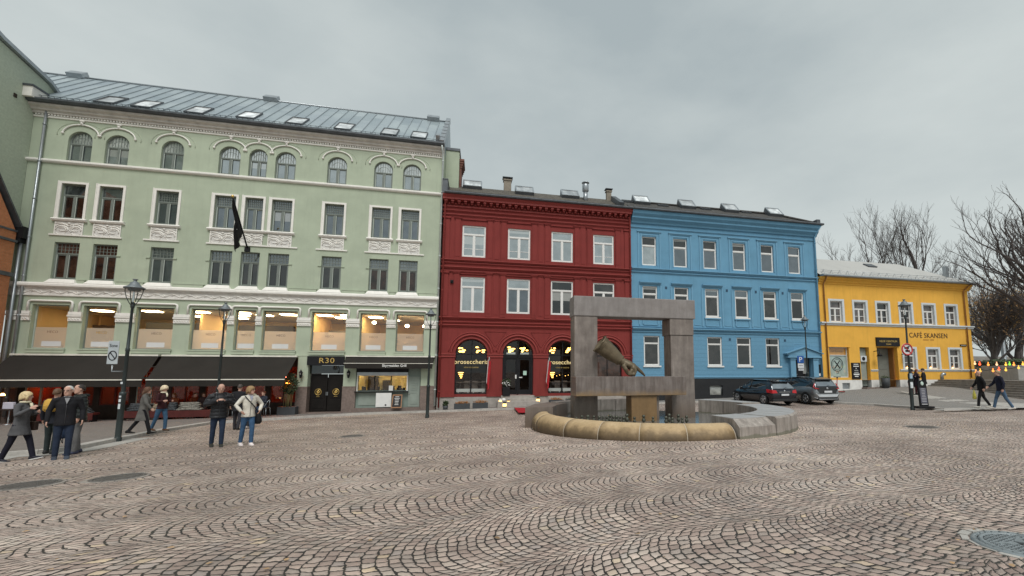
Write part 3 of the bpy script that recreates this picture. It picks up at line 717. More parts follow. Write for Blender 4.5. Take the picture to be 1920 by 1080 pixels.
M_eave = mat('eave_stucco', (.58, .545, .50), .8, bump=.15, dirt=.2, streak=.2)
profile(gb, -20.35, 1.12, [(.01, 15.72), (-.14, 15.73), (-.14, 15.84), (-.24, 15.88), (-.24, 15.98), (-.40, 16.06), (-.40, 16.16), (.01, 16.16)], M_eave)
profile(gb, -20.4, 1.15, [(-.3, 16.165), (-.52, 16.18), (-.60, 16.28), (-.60, 16.36), (-.3, 16.40), (0, 16.40)], M_lead, 'gutter')
RG = Roof(-.32, 16.36, 3.9, 20.32)
mb = MB(); mb.poly([RG.p(-27, 0), RG.p(1.08, 0), RG.p(1.08, RG.L), RG.p(-27, RG.L)]); mb.poly([RG.p(-27, RG.L), RG.p(1.08, RG.L), (1.08, 8.2, 16.2), (-27, 8.2, 16.2)]); mb.poly([(1.08, 0, 16.2), (1.08, 8.2, 16.2), (1.08, 3.9, 20.3)])
rf = part(mb, 'roof', M_zroof, gb)
mb = MB(); u = -26.9
while u < 1.0: RG.slab(mb, u - .012, u + .012, .15, RG.L, -.01, .045); u += .62
mb.tube([RG.p(-27, RG.L, .03), RG.p(1.0, RG.L, .03)], .06, 6); part(mb, 'roof_seams', M_zinc, rf)
mb = MB(); RG.slab(mb, .84, 1.12, -.1, RG.L + .1, -.1, .28); RG.slab(mb, .6, .84, .05, .45, -.1, .5)
for k in range(6): RG.slab(mb, .80, 1.14, .6 + k * .85, .64 + k * .85, .28, .31)
part(mb, 'roof_parapet', M_zinc, rf)
for x, y in ((207, 190), (275, 198), (372, 209), (467, 218.5), (557, 229), (646, 239.5), (731, 249.5), (786, 255.5)):
    u, t = RG.hit(x, y); skylight(gb, RG, u, t + .12, .98, 1.38)
mb = MB(); n = int(20 / .28)
for k in range(n):
    u = -20.1 + k * .28; mb.tube([RG.p(u, .12, 0), RG.p(u, .12, .22), RG.p(u, .0, .24)], .012, 4)
for h in (.12, .20): mb.tube([RG.p(-20.2, .12, h), RG.p(.9, .12, h)], .012, 4)
part(mb, 'snow_guard', M_lead, gb)
for x, y in ((130, 149), (503, 193), (812, 228)):
    u, t = RG.hit(x, y); mb = MB(); RG.slab(mb, u - .42, u + .42, RG.L - .25, RG.L + .3, 0, .3); part(mb, 'roof_vent', M_zinc, gb)
# shop floor: mouldings, capitals, sills
for i, (a, b) in enumerate(S9):
    x0, x1 = a - .15, b + .15; pts = [(x0, -.05, 4.86), (x0, -.05, 5.32), (x0 + .03, -.05, 5.38), (x0 + .12, -.05, 5.42), (x1 - .12, -.05, 5.42), (x1 - .03, -.05, 5.38), (x1, -.05, 5.32), (x1, -.05, 4.86)]
    part(MB().tube(pts, .055, 8), 'window_moulding', M_cream, gb)
    part(MB().box(a - .05, b + .05, -.1, .05, 2.83, 2.905).box(a - .02, b + .02, -.07, .02, 2.68, 2.828), 'sill', M_green, gb)
caps = [(-20.25, -19.78), (-19.62, -19.27)] + [(S9[i][1] + .02, S9[i + 1][0] - .02) for i in range(8)] + [(.29, 1.05)]
for a, b in caps:
    mb = MB().box(a, b, -.09, .02, 4.70, 4.86); mb.box(a - .02, b + .02, -.12, .02, 4.60, 4.68); mb.box(a, b, -.07, .02, 4.36, 4.60)
    k = a + .08
    while k < b - .05: mb.ell((k, -.075, 4.48), (.05, .03, .04), 6, 4); mb.ell((k + .06, -.075, 4.41), (.04, .025, .025), 6, 4); k += .125
    part(mb, 'capital', M_cream, gb)
# office floor behind the nine shop windows
M_room = mat('warm_room_wall', (.75, .50, .22), .8, var=.08, scale=.8, bump=0); M_ceil = mat('office_ceiling', (.72, .62, .48), .8, var=.03, bump=0); M_dkroom = mat('dark_office_wall', (.10, .08, .06), .8, var=.3, scale=.7, bump=0)
E_lamp = emit('ceiling_lamp_light', (1, .78, .46), 15.0); E_warm = emit('warm_bulb', (1, .48, .12), 14)
mb = MB(); mb.poly([(-20, .31, 5.25), (.8, .31, 5.25), (.8, 7, 5.25), (-20, 7, 5.25)]); part(mb, 'office_ceiling', M_ceil, gb)
mb = MB(); mb.poly([(-20, .31, 2.7), (.8, .31, 2.7), (.8, 7, 2.7), (-20, 7, 2.7)]); part(mb, 'office_floor', M_dkroom, gb)
mb = MB(); mb.poly([(-20, 7, 2.7), (.8, 7, 2.7), (.8, 7, 5.25), (-20, 7, 5.25)]); mb.poly([(.8, .31, 2.7), (.8, 7, 2.7), (.8, 7, 5.25), (.8, .31, 5.25)]); mb.poly([(-20, .31, 2.7), (-20, 7, 2.7), (-20, 7, 5.25), (-20, .31, 5.25)])
part(mb, 'office_walls', M_room, gb)
mb = MB()
for u, v0, v1 in ((-19.8, 5.0, 5.6), (-12.8, 2.2, 4.6), (-6.55, .5, 5.0), (-3.8, .5, 6.9)): mb.box(u - .06, u + .06, v0, v1, 2.71, 5.24)
part(mb, 'partition', M_room, gb)
mb = MB()
for a, b, v, zt in ((-20, -18.0, 4.8, 4.6), (-16.2, -13.2, 3.2, 4.7), (-12.6, -9.2, 6.0, 4.9), (-8.0, -6.7, 5.2, 4.7), (-6.2, -4.4, 3.6, 4.45)): mb.box(a, b, v, v + .3, 2.71, zt)
part(mb, 'cabinet', M_dkroom, gb)
for u, v in ((-17.9, 2.4), (-15.2, 2.0), (-13.8, 4.0), (-12.6, 1.7), (-11.1, 3.0), (-10.4, 1.6), (-9.6, 2.6), (-8.0, 1.9), (-7.4, 3.2), (-5.9, 1.8), (-5.2, 2.9), (-4.5, 1.6), (-3.0, 2.2), (-11.9, 4.6), (-2.2, 3.6)):
    part(MB().box(u - .38, u + .38, v - .28, v + .28, 5.205, 5.235), 'ceiling_lamp', E_lamp, gb)
for u, v, z in ((-.9, 1.2, 4.62), (.0, 2.4, 4.75), (-2.9, 1.3, 4.8)):
    part(MB().ell((u, v, z), (.13, .13, .10)), 'pendant_lamp', E_lamp, gb)
def frosted():
    N = NT('frosted_film'); d = N.n('ShaderNodeBsdfDiffuse'); N.put(d.inputs[0], (.60, .55, .50)); t = N.n('ShaderNodeBsdfTranslucent'); N.put(t.inputs[0], (.85, .72, .58)); a = N.n('ShaderNodeMixShader'); a.inputs[0].default_value = .45
    N.t.links.new(d.outputs[0], a.inputs[1]); N.t.links.new(t.outputs[0], a.inputs[2]); tr_ = N.n('ShaderNodeBsdfTransparent'); b = N.n('ShaderNodeMixShader'); b.inputs[0].default_value = .75
    N.t.links.new(tr_.outputs[0], b.inputs[1]); N.t.links.new(a.outputs[0], b.inputs[2]); return N.done(b.outputs[0])
M_film = frosted(); M_desk = mat('white_panel', (.62, .62, .63), .6, var=.03, bump=0)
for i, (a, b) in enumerate(S9):
    w = window(gb, a, b, 2.91, 5.22, .22, M_grn if i else M_grnlt, G_clear, ft=.045, mull=0)
    part(MB().poly([(a + .045, .258, 2.955), (b - .045, .258, 2.955), (b - .045, .258, 4.04), (a + .045, .258, 4.04)]), 'frosted_film', M_film, w)
    part(MB().box((a + b) / 2 - .42, (a + b) / 2 + .42, .2562, .2572, 3.03, 3.30), 'window_panel', M_desk, gb)
    t_ = text_mb('HECO', (a + b) / 2, 3.80, .46, .252, ext=.002, height=.13, spacing=1.15); part(t_, 'lettering', M_brown if i != 1 else M_gold, w)
# ground floor piers
M_door = mat('black_door_wood', (.011, .009, .008), .5, var=.3, bump=.1, spec=.2)
for a, b in ((-20.3, -19.7), (-6.6, -6.05), (-4.15, -3.47), (.2, 1.08)):
    part(MB().box(a, b, -.001, .5, .83, 2.62), 'pier', M_green, gb); part(MB().box(a - .02, b + .02, -.03, .5, -1.4, .828).box(a - .03, b + .03, -.045, .4, .76, .832), 'pier_base', M_brown, gb)
part(MB().box(-20.3, 1.08, -.02, .02, 2.60, 2.66), 'fascia_line', M_green, gb)
# R30 entrance
mb = MB().box(-6.05, -4.15, .55, .6, -.8, 1.35); part(mb, 'entrance_back', M_door, gb)
mb = MB()
for a, b in ((-6.0, -5.12), (-5.08, -4.2)):
    mb.box(a, b, .44, .50, -.62, 1.55); mb.box(a + .12, b - .12, .42, .45, -.45, .05); mb.box(a + .12, b - .12, .42, .45, .15, 1.4)
dr = part(mb, 'door', M_door, gb, bevel=.008)
part(MB().box(-5.15, -5.12, .38, .42, .3, .5).box(-5.08, -5.05, .38, .42, .3, .5), 'handle', M_zinc, dr)
for cx in (-5.58, -4.62):
    mb = MB(); mb.tube([(cx + .17 * math.cos(k * math.pi / 8), .405, .50 + .18 * math.sin(k * math.pi / 8)) for k in range(16)], .018, 5, closed=True)
    for dx, dz, rx, rz_ in ((0, .07, .05, .05), (-.05, 0, .035, .06), (.05, -.01, .03, .05), (0, -.06, .04, .035), (.09, .04, .015, .06), (-.07, -.08, .05, .015)): mb.ell((cx + dx, .405, .50 + dz), (rx, .012, rz_), 8, 5)
    mb.box(cx - .09, cx + .09, .40, .41, .22, .24); part(mb, 'door_emblem', M_gold, dr)
part(MB().box(-6.05, -4.15, .3, .55, 1.58, 2.06), 'fanlight', G_lo, gb)
part(MB().box(-6.15, -4.05, -.35, .5, -1.3, -.66), 'doorstep', M_brown, gb)
# restaurant front behind the awnings
M_wine = mat('dark_red_wood', (.10, .018, .012), .6, var=.3, bump=.1); M_dk = mat('soot_brown_wood', (.035, .024, .018), .7, var=.3, bump=.1)
hs = []; u = -19.4
while u < -7.2: hs.append((u, u + 1.35, -.1, 2.0)); u += 1.62
wall(gb, -19.7, -6.6, -1.4, 2.6, hs, M_dk, v=.35, depth=.1, name='restaurant_front')
for k, h in enumerate(hs):
    w = window(gb, h[0], h[1], h[2], h[3], .38, M_wine if k % 3 else M_grnlt, G_clear2, ft=.06, transom=1.35 if k % 2 else None, mull=1, rows=None, grid=(4, 2) if k % 2 else None)
mb = MB(); mb.poly([(-19.7, 4, -1), (-6.6, 4, -1), (-6.6, 4, 2.6), (-19.7, 4, 2.6)]); mb.poly([(-6.6, .5, -1), (-6.6, 4, -1), (-6.6, 4, 2.6), (-6.6, .5, 2.6)]); mb.poly([(-19.7, .5, -1), (-19.7, 4, -1), (-19.7, 4, 2.6), (-19.7, .5, 2.6)]); part(mb, 'restaurant_wall', M_wine, gb)
mb = MB(); mb.poly([(-19.7, .5, 2.55), (-6.6, .5, 2.55), (-6.6, 4, 2.55), (-19.7, 4, 2.55)]); mb.poly([(-19.7, .5, -.95), (-6.6, .5, -.95), (-6.6, 4, -.95), (-19.7, 4, -.95)]); part(mb, 'restaurant_ceiling', M_dk, gb)
E_red = emit('red_lamp_glow', (1, .16, .03), 34)
for u, v, z in ((-19.2, 1.6, .9), (-18.2, 2.5, 1.2), (-15.8, 2.2, 1.1), (-13.8, 2.4, 1.2), (-11.9, 1.8, .95), (-10.6, 2.4, 1.15), (-9.6, 1.6, .9), (-8.4, 2.2, 1.2), (-7.4, 1.2, 1.05)):
    part(MB().lathe([(.02, .16), (.06, .15), (.14, .0), (.02, .0)], (u, v, z), 12), 'table_lamp', E_red, gb)
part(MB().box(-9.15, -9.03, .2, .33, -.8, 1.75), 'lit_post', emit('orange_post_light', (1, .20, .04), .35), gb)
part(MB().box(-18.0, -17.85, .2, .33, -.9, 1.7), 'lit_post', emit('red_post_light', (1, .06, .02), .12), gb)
# grill kiosk front
M_gg = mat('grey_green_panel', (.20, .25, .22), .6, var=.08, bump=.1); M_gg2 = mat('grey_green_panel_pale', (.25, .29, .255), .6, var=.08, bump=.1)
wall(gb, -3.47, .2, -.45, 2.6, [(-3.38, -.60, .56, 1.48)], M_gg, v=.14, depth=.2, name='kiosk_front')
part(MB().box(-3.4, -.55, -.02, .14, 1.50, 1.66), 'shutter_box', M_zinc, gb); part(MB().box(-3.47, -.55, .05, .14, 1.67, 2.1), 'kiosk_fascia', M_black, gb)
window(gb, -3.38, -.60, .56, 1.48, .17, M_black, G_clear, ft=.03, mull=2, mw=.06)
mb = MB().box(-3.42, -3.37, .06, .16, .5, 1.5); mb.box(-.62, -.54, .06, .16, .5, 1.5); mb.box(-3.42, -.54, .05, .10, 1.46, 1.50); part(mb, 'counter_frame', M_white, gb)
part(MB().box(-3.5, -.5, -.12, .14, .47, .53), 'counter', M_black, gb)
mb = MB(); mb.poly([(-3.47, 2.5, 0), (.2, 2.5, 0), (.2, 2.5, 1.9), (-3.47, 2.5, 1.9)]); mb.poly([(-.5, .4, 0), (-.5, 2.5, 0), (-.5, 2.5, 1.9), (-.5, .4, 1.9)]); mb.poly([(-3.47, .4, 0), (-3.47, 2.5, 0), (-3.47, 2.5, 1.9), (-3.47, .4, 1.9)]); mb.poly([(-3.47, .4, 1.9), (.2, .4, 1.9), (.2, 2.5, 1.9), (-3.47, 2.5, 1.9)])
part(mb, 'kiosk_room', mat('kiosk_yellow_wall', (.80, .62, .30), .7, var=.05, bump=0), gb)
for u in (-2.8, -1.9, -1.1): part(MB().box(u - .25, u + .25, .9, 1.1, 1.86, 1.89), 'kiosk_lamp', emit('kiosk_light', (1, .85, .5), 16), gb)
mb = MB(); rr = random.Random(3)
for k in range(26):
    u = rr.uniform(-3.3, -.75); h = rr.uniform(.06, .28); r_ = rr.uniform(.03, .09); mb.box(u - r_, u + r_, rr.uniform(.4, .5), .62, .56, .56 + h)
mb.box(-3.3, -2.7, 2.2, 2.4, .5, 1.4); mb.box(-2.4, -2.0, 2.1, 2.4, .5, 1.15); part(mb, 'kitchen_goods', M_dk, gb)
part(MB().box(-1.62, -1.38, .05, .06, .55, .86), 'paper_notice', M_blind, gb)
# kiosk door with boarded upper half
mb = MB().box(-.50, .14, .08, .16, -.43, 1.40); mb.box(-.42, .06, .06, .09, -.28, .28); mb.box(-.36, .0, .05, .07, -.2, .2)
for k in range(6): mb.box(-.38, .02, .06, .085, .40 + k * .15, .52 + k * .15)
kd = part(mb, 'side_door', M_gg2, gb, bevel=.006); part(MB().box(-.46, -.40, .02, .06, .36, .40), 'handle', M_zinc, kd)
part(MB().box(-3.3, -2.25, .11, .14, -.3, .42), 'lower_panel', M_gg2, gb)
part(MB().box(-3.47, .22, -.12, .3, -1.3, -.45), 'kiosk_step', M_brown, gb)
pipe(gb, -19.70, -.6, 16.1, -.12, M_zinc, .06); pipe(gb, 1.06, -.4, 15.6, -.10, mat('pale_pipe', (.55, .60, .58), .5, .2, bump=0), .055, bends=[(1.0, -.5, 16.2), (1.03, -.3, 15.9)])
# wall behind the right end of the roof and the brick chimney beside it
mb = MB().box(1.09, 1.98, 1.5, 5, 12.5, 16.9); part(mb, 'firewall', M_green, gb); part(MB().box(1.06, 2.03, 1.44, 5.1, 16.9, 17.08), 'firewall_coping', M_lead, gb)
mb = MB().box(1.985, 2.12, 1.9, 3.2, 12.5, 15.9)
for k in range(4): mb.box(1.985, 2.16 + .05 * k, 1.86 - .04 * k, 3.3, 15.9 + .15 * k + .002, 16.05 + .15 * k)
part(mb, 'brick_chimney', brick_mat('chimney_brick', (.16, .05, .035), (.22, .08, .05), (.2, .17, .15), .24, .08), gb)
# pale outer edges of the opening sashes on the green house
for i, c in enumerate(C9):
    w = .48 if i == 4 else .55
    for z0, z1 in ((13.28, 14.16), (10.0, 11.22), (6.68, 7.96)):
        for u in (c - w + .075, c + .06): part(MB().box(u, u + .035, .105, .118, z0, z1), 'sash_edge', M_grnlt, gb)
# ================================================================ red house
rb = froot('red_building', 'dark red three storey house with round shop arches and white windows', 'building', 7.5, 0, -.5)
CR = [3.15, 6.07, 8.98, 11.9]; CA = [3.18, 6.11, 9.05, 12.14]
holes = [(c - .74, c + .74, 9.08, 11.17) for c in CR] + [(c - .755, c + .755, 5.47, 7.77) for c in CR]
holes += [(c - .98, c + .98, .30 if i != 1 else .22, 3.74, 'arch') for i, c in enumerate(CA)]
wall(rb, 1.20, 13.88, .13, 13.0, holes, M_red, depth=.30)
part(MB().poly([(1.2, 0, 0), (1.2, 9, 0), (1.2, 9, 13), (1.2, 0, 13)]).poly([(1.2, 9, 0), (13.88, 9, 0), (13.88, 9, 13), (1.2, 9, 13)]), 'side_wall', M_red, rb)
hb = [(CA[1] - .98, CA[1] + .98, -.9, .129)]
wall(rb, 1.18, 13.9, -.9, .129, hb, mat('base_stone', (.36, .33, .30), .75, var=.15, scale=5, bump=.25, dirt=.4, streak=.3), v=-.05, depth=.4, name='stone_base')
for zt, zb, tr, hs_ in ((11.17, 9.08, 10.58, (0, 0, 0, 0)), (7.77, 5.47, 7.12, (0, 0, 1, 1))):
    for i, c in enumerate(CR):
        w = .74 if zb > 6 else .755
        pm = G_hi if (zb > 6 or i == 0) else (G_mid if i == 1 else G_lo)
        window(rb, c - w, c + w, zb, zt, .06, M_white, pm, ft=.09, transom=tr, mull=1, mw=.11, sash=.03, upper=(G_hi if zb > 6 or i < 2 else G_lo), dep=.08)
        if zb > 6 and i in (0, 1, 3): part(MB().box(c - w + .09, c + w - .09, .09, .1, 9.62, 9.65), 'cross_bar', M_white, rb)
# flanking pilasters with little capitals
for z0, z1 in ((8.86, 11.55), (5.20, 7.95)):
    for c in CR:
        for s_ in (-1, 1):
            x = c + s_ * 1.02
            mb = MB().box(x - .17, x + .17, -.06, .01, z0, z1); mb.box(x - .21, x + .21, -.09, .01, z1, z1 + .06); mb.box(x - .25, x + .25, -.12, .01, z1 + .06, z1 + .11); mb.box(x - .12, x + .12, -.075, -.058, z0 + .2, z1 - .1)
            part(mb, 'pilaster', M_red, rb)
    for x in (1.42, 13.62):
        mb = MB().box(x - .20, x + .20, -.06, .01, z0, z1); mb.box(x - .26, x + .26, -.12, .01, z1, z1 + .11); part(mb, 'pilaster', M_red, rb)
    for a, b in zip(CR, CR[1:]): part(MB().box(a + 1.3, b - 1.3, -.03, .01, z1 + .04, z1 + .10).box(a + 1.32, b - 1.32, -.02, .012, z0 + .15, z1 - .05), 'wall_panel', M_red, rb)
    for c in CR: part(MB().box(c - .86, c + .86, -.07, .01, z1 - .02, z1 + .03), 'window_lintel', M_red, rb)
def band(p, u0, u1, z0, z1, out, m, name='cornice'):
    h = z1 - z0; return profile(p, u0, u1, [(.01, z0), (-out * .35, z0 + h * .05), (-out * .45, z0 + h * .4), (-out, z0 + h * .6), (-out, z0 + h * .9), (-out * .7, z1), (.01, z1)], m, name)
for z0, z1, o_ in ((4.52, 4.68, .14), (4.74, 4.86, .10), (5.02, 5.16, .16), (8.02, 8.14, .10), (8.26, 8.40, .16), (8.58, 8.68, .1), (8.74, 8.86, .18), (11.74, 11.86, .10), (12.02, 12.12, .12)):
    band(rb, 1.18 - o_ * .2, 13.87 + o_ * .1, z0, z1, o_, M_redtrim)
mb = MB(); u = 1.35
while u < 13.8: mb.box(u - .09, u + .09, -.34, .0, 12.60, 12.70); mb.box(u - .07, u + .07, -.24, .0, 12.50, 12.60); u += .405
part(mb, 'brackets', M_redtrim, rb)
mb = MB(); u = 1.35 + .2
while u < 13.7: mb.ell((u, -.16, 12.50), (.05, .04, .05), 8, 5); u += .405
part(mb, 'bead_row', M_redtrim, rb)
profile(rb, 1.15, 13.87, [(.01, 12.30), (-.08, 12.32), (-.08, 12.42), (.01, 12.44)], M_redtrim)
profile(rb, 1.15, 13.87, [(.01, 12.70), (-.40, 12.72), (-.40, 12.84), (-.5, 12.96), (-.5, 13.02), (.01, 13.02)], M_redtrim)
profile(rb, 1.25, 13.95, [(-.3, 13.025), (-.62, 13.03), (-.66, 13.10), (-.62, 13.16), (-.3, 13.16)], M_lead, 'gutter')
mb = MB()
for x, y in ((1.22, .5), (13.86, .5)):
    pass
# piers between the shop arches
ed = [1.2] + [x for c in CA for x in (c - .98, c + .98)] + [13.88]
for a, b in zip(ed[::2], ed[1::2]):
    mb = MB().box(a + .02, b - .02, -.07, .01, .13, 2.58); mb.box(a, b, -.11, .01, .131, .40); mb.box(a + .01, b - .01, -.09, .01, .40, .46)
    part(mb, 'pier', M_red, rb)
    mb = MB().box(a - .02 if a > 1.3 else a, b + .02, -.12, .01, 2.60, 2.68); mb.box(a, b, -.09, .01, 2.682, 2.76); mb.box(a - .03 if a > 1.3 else a, b + .03, -.14, .01, 2.762, 2.84); part(mb, 'impost', M_redtrim, rb)
for c in CA:
    for r, t, o_ in ((1.03, .035, -.05), (1.24, .05, -.04), (1.40, .03, -.01)):
        a0 = 0 if r < 1.3 else .12
        part(MB().tube([(c + r * math.cos(a0 + (math.pi - 2 * a0) * k / 28), o_, 2.80 + (r - .02) * math.sin(a0 + (math.pi - 2 * a0) * k / 28)) for k in range(29)], t, 6), 'archivolt', M_redtrim, rb)
for a, b in zip([1.2] + CA, CA + [13.88]):
    m_ = (a + b) / 2
    if b - a > 2: part(MB().tube([(m_ - .68, -.01, 4.24), (m_ + .68, -.01, 4.24), (m_, -.01, 3.28)], .022, 4, closed=True), 'spandrel_line', M_redtrim, rb)
# shop windows of the bar
for i, c in enumerate(CA):
    a, b = c - .98, c + .98
    if i != 1:
        w = window(rb, a, b, .30, 3.74, .12, M_black, G_clear2 if i < 3 else G_brn, ft=.06, transom=2.78, mull=1, arch=True, mw=.05, dep=.06)
        part(MB().box(c, c + .05, .13, .17, 2.8, 3.70), 'arch_bar', M_black, w)
        if i < 3:
            t_ = text_mb('proseccheria', c + .02, 2.28, 2.1 if i == 0 else 2.15, .02 if i == 0 else .02, ext=.02, height=.36, spacing=1.02); part(t_, 'sign_lettering', emit('cream_sign_letters', (1, .78, .38), .62), rb)
            t_ = text_mb('vino e cucina', c, 1.98, .9, .115, ext=.004, height=.1); part(t_, 'small_lettering', M_gold, w)
            for x0, x1 in ((c - .88, c - .04), (c + .04, c + .88)):
                part(MB().box(x0, x1, .35, .37, .42, .62), 'bench_back', M_blind, rb); part(MB().box(x0 + .1, x0 + .14, .35, .37, .33, .42).box(x1 - .14, x1 - .1, .35, .37, .33, .42), 'bench_foot', M_blind, rb)
    else:
        mb = MB().box(a, a + .14, .12, .2, .22, 2.78); mb.box(b - .14, b, .12, .2, .22, 2.78); mb.box(a + .14, b - .14, .12, .2, 2.60, 2.78); mb.box(c - .05, c + .05, .12, .2, .22, 3.72)
        fr_ = part(mb, 'door_frame', M_black, rb); w = window(rb, a, b, 2.74, 3.74, .14, M_black, G_clear2, ft=.05, mull=0, arch=True)
        for x0, x1 in ((a + .15, c - .06), (c + .06, b - .15)):
            mb = MB().box(x0, x0 + .09, .16, .22, .24, 2.58); mb.box(x1 - .09, x1, .16, .22, .24, 2.58); mb.box(x0 + .09, x1 - .09, .16, .22, .24, .55); mb.box(x0 + .09, x1 - .09, .16, .22, 2.46, 2.58)
            d = part(mb, 'door', M_black, rb); part(MB().poly([(x0 + .09, .19, .55), (x1 - .09, .19, .55), (x1 - .09, .19, 2.46), (x0 + .09, .19, 2.46)]), 'pane', G_clear2, d)
            part(MB().box(x0 + .10, x1 - .1, .23, .24, 2.82, 2.95), 'door_sign', M_blind, rb)
        part(MB().box(c - .16, c - .02 - .05, .13, .15, 1.25, 1.5).box(c + .1, c + .3, .13, .15, 1.3, 1.36), 'notice', M_blind, rb)
        part(MB().box(c + .36, c + .58, .175, .18, 1.48, 1.75), 'notice', mat('mint_notice', (.42, .62, .52), .7, bump=0), rb)
mb = MB()
for u0, u1, z in ((1.3, 4.9, 0), (7.2, 13.8, 0), (4.9, 7.2, 0)):
    mb.poly([(u0, 5, .2), (u1, 5, .2), (u1, 5, 4.2), (u0, 5, 4.2)])
for u in (1.3, 4.75, 7.5, 10.55, 13.8): mb.poly([(u, .4, .2), (u, 5, .2), (u, 5, 4.2), (u, .4, 4.2)])
mb.poly([(1.3, .4, .25), (13.8, .4, .25), (13.8, 5, .25), (1.3, 5, .25)]); mb.poly([(1.3, .4, 4.2), (13.8, .4, 4.2), (13.8, 5, 4.2), (1.3, 5, 4.2)])
part(mb, 'bar_room', mat('dark_bar_room', (.075, .045, .035), .8, var=.5, scale=.9, bump=0), rb)
E_glow = emit('amber_lamp_glow', (1, .52, .12), 5.5); rr = random.Random(9)
for cx in (2.62, 3.72, 5.6, 6.62, 8.5, 9.6):
    for k in range(6):
        mb = MB().ell((cx + rr.uniform(-.24, .24), .7 + rr.uniform(0, .3), 3.12 + rr.uniform(-.16, .2)), (rr.uniform(.07, .15), .06, rr.uniform(.035, .06)), 10, 6); part(mb, 'amber_lamp', E_glow, rb)
for cx in (2.55, 8.5):
    for k in range(4): part(MB().box(cx - .2 + .05 * k, cx + .14 - .03 * k, .8, .84, 1.62 - .11 * k, 1.66 - .11 * k), 'wall_lamp', E_glow, rb)
for k in range(9): part(MB().ell((8.3 + .2 * k, 1.4, 1.42 + .05 * (k % 3)), (.02, .02, .02), 6, 4), 'fairy_light', E_glow, rb)
mb = MB()
for u in (2.5, 3.0, 3.6, 3.95, 8.4, 8.9, 9.5): mb.tube([(u, .9, .3), (u, .9, 1.0)], .03, 6); mb.lathe([(0, .0), (.33, .0), (.33, .03), (0, .03)], (u, .9, 1.0), 14); mb.box(u + .25, u + .6, .8, 1.1, .3, 1.1)
part(mb, 'bar_tables', mat('grey_brown_wood', (.16, .12, .10), .6), rb)
# roof of the red house
M_slate = brick_mat('mossy_slate', (.085, .075, .062), (.13, .12, .10), (.03, .028, .026), .3, .22, 'uz', .8, .012, .5)
RR = Roof(-.35, 13.12, 2.2, 14.70)
mb = MB().poly([RR.p(1.25, 0), RR.p(13.9, 0), RR.p(13.9, RR.L), RR.p(1.25, RR.L)]); mb.poly([RR.p(1.25, RR.L), RR.p(13.9, RR.L), (13.9, 9, 13.6), (1.25, 9, 13.6)]); part(mb, 'roof', M_slate, rb)
part(MB().box(1.12, 1.42, -.35, 3, 13.1, 14.0).box(1.10, 1.44, -.38, 3, 14.0, 14.05), 'party_wall', M_lead, rb)
for x, y in ((886, 352.5), (983, 363.5), (1068, 370)):
    u, t = RR.hit(x, y); skylight(rb, RR, u, min(t, RR.L - .3), 1.30, .9, box=.42)
def chimney(p, u, v, z0, z1, w, m, pot=False):
    mb = MB().box(u - w / 2, u + w / 2, v, v + w * .8, z0, z1); mb.box(u - w / 2 - .05, u + w / 2 + .05, v - .05, v + w * .8 + .05, z1, z1 + .09)
    part(mb, 'chimney', m, p); part(MB().box(u - w / 2 - .1, u + w / 2 + .1, v - .1, v + w * .8 + .1, z1 + .2, z1 + .24).box(u - w / 2, u - w / 2 + .05, v, v + .1, z1 + .09, z1 + .2).box(u + w / 2 - .05, u + w / 2, v, v + .1, z1 + .09, z1 + .2), 'chimney_cap', M_lead, p)
M_chim = mat('chimney_render', (.24, .21, .17), .9, var=.2, bump=.3)
chimney(rb, 5.35, 2.1, 14.0, 15.42, .52, M_chim); chimney(rb, 12.9, 1.9, 14.0, 15.2, .36, M_chim)
mb = MB().tube([(10.9, 1.2, 13.9), (10.9, 1.2, 14.7)], .16, 12); mb.lathe([(.16, 0), (.24, .08), (.24, .5), (.20, .62), (.0, .64)], (10.9, 1.2, 14.68), 14); mb.lathe([(0, .0), (.28, .0), (.28, .03), (0, .1)], (10.9, 1.2, 15.36), 14); part(mb, 'steel_flue', M_zinc, rb)
mb = MB(); RR.slab(mb, 13.0, 13.35, .2, 2.6, 0, .35); part(mb, 'roof_upstand', M_lead, rb)
mb = MB()
for k in range(30): u = 1.6 + k * .42; mb.tube([RR.p(u, .25, 0), RR.p(u, .2, .14)], .012, 4)
mb.tube([RR.p(1.5, .2, .13), RR.p(13.8, .2, .13)], .012, 4); part(mb, 'snow_guard', M_lead, rb)
pipe(rb, 1.30, -.5, 12.6, -.16, M_redtrim, .05, bends=[(1.38, -.5, 13.0), (1.33, -.3, 12.8)]); pipe(rb, 13.80, -.4, 12.6, -.16, M_redtrim, .05, bends=[(13.9, -.5, 13.0), (13.85, -.3, 12.8)])
for k in range(3): part(MB().box(CA[1] - 1.05 - .12 * k, CA[1] + 1.05 + .12 * k, -.35 - .33 * k, .45 - .2 * k, -.9, .20 - .17 * k), 'doorstep', MATS['base_stone'], rb, bevel=.012)
part(MB().box(1.75, 1.95, -.08, -.04, 7.3, 7.5).ell((1.85, -.1, 7.4), (.05, .05, .06), 8, 5), 'wall_fitting', M_black, rb)
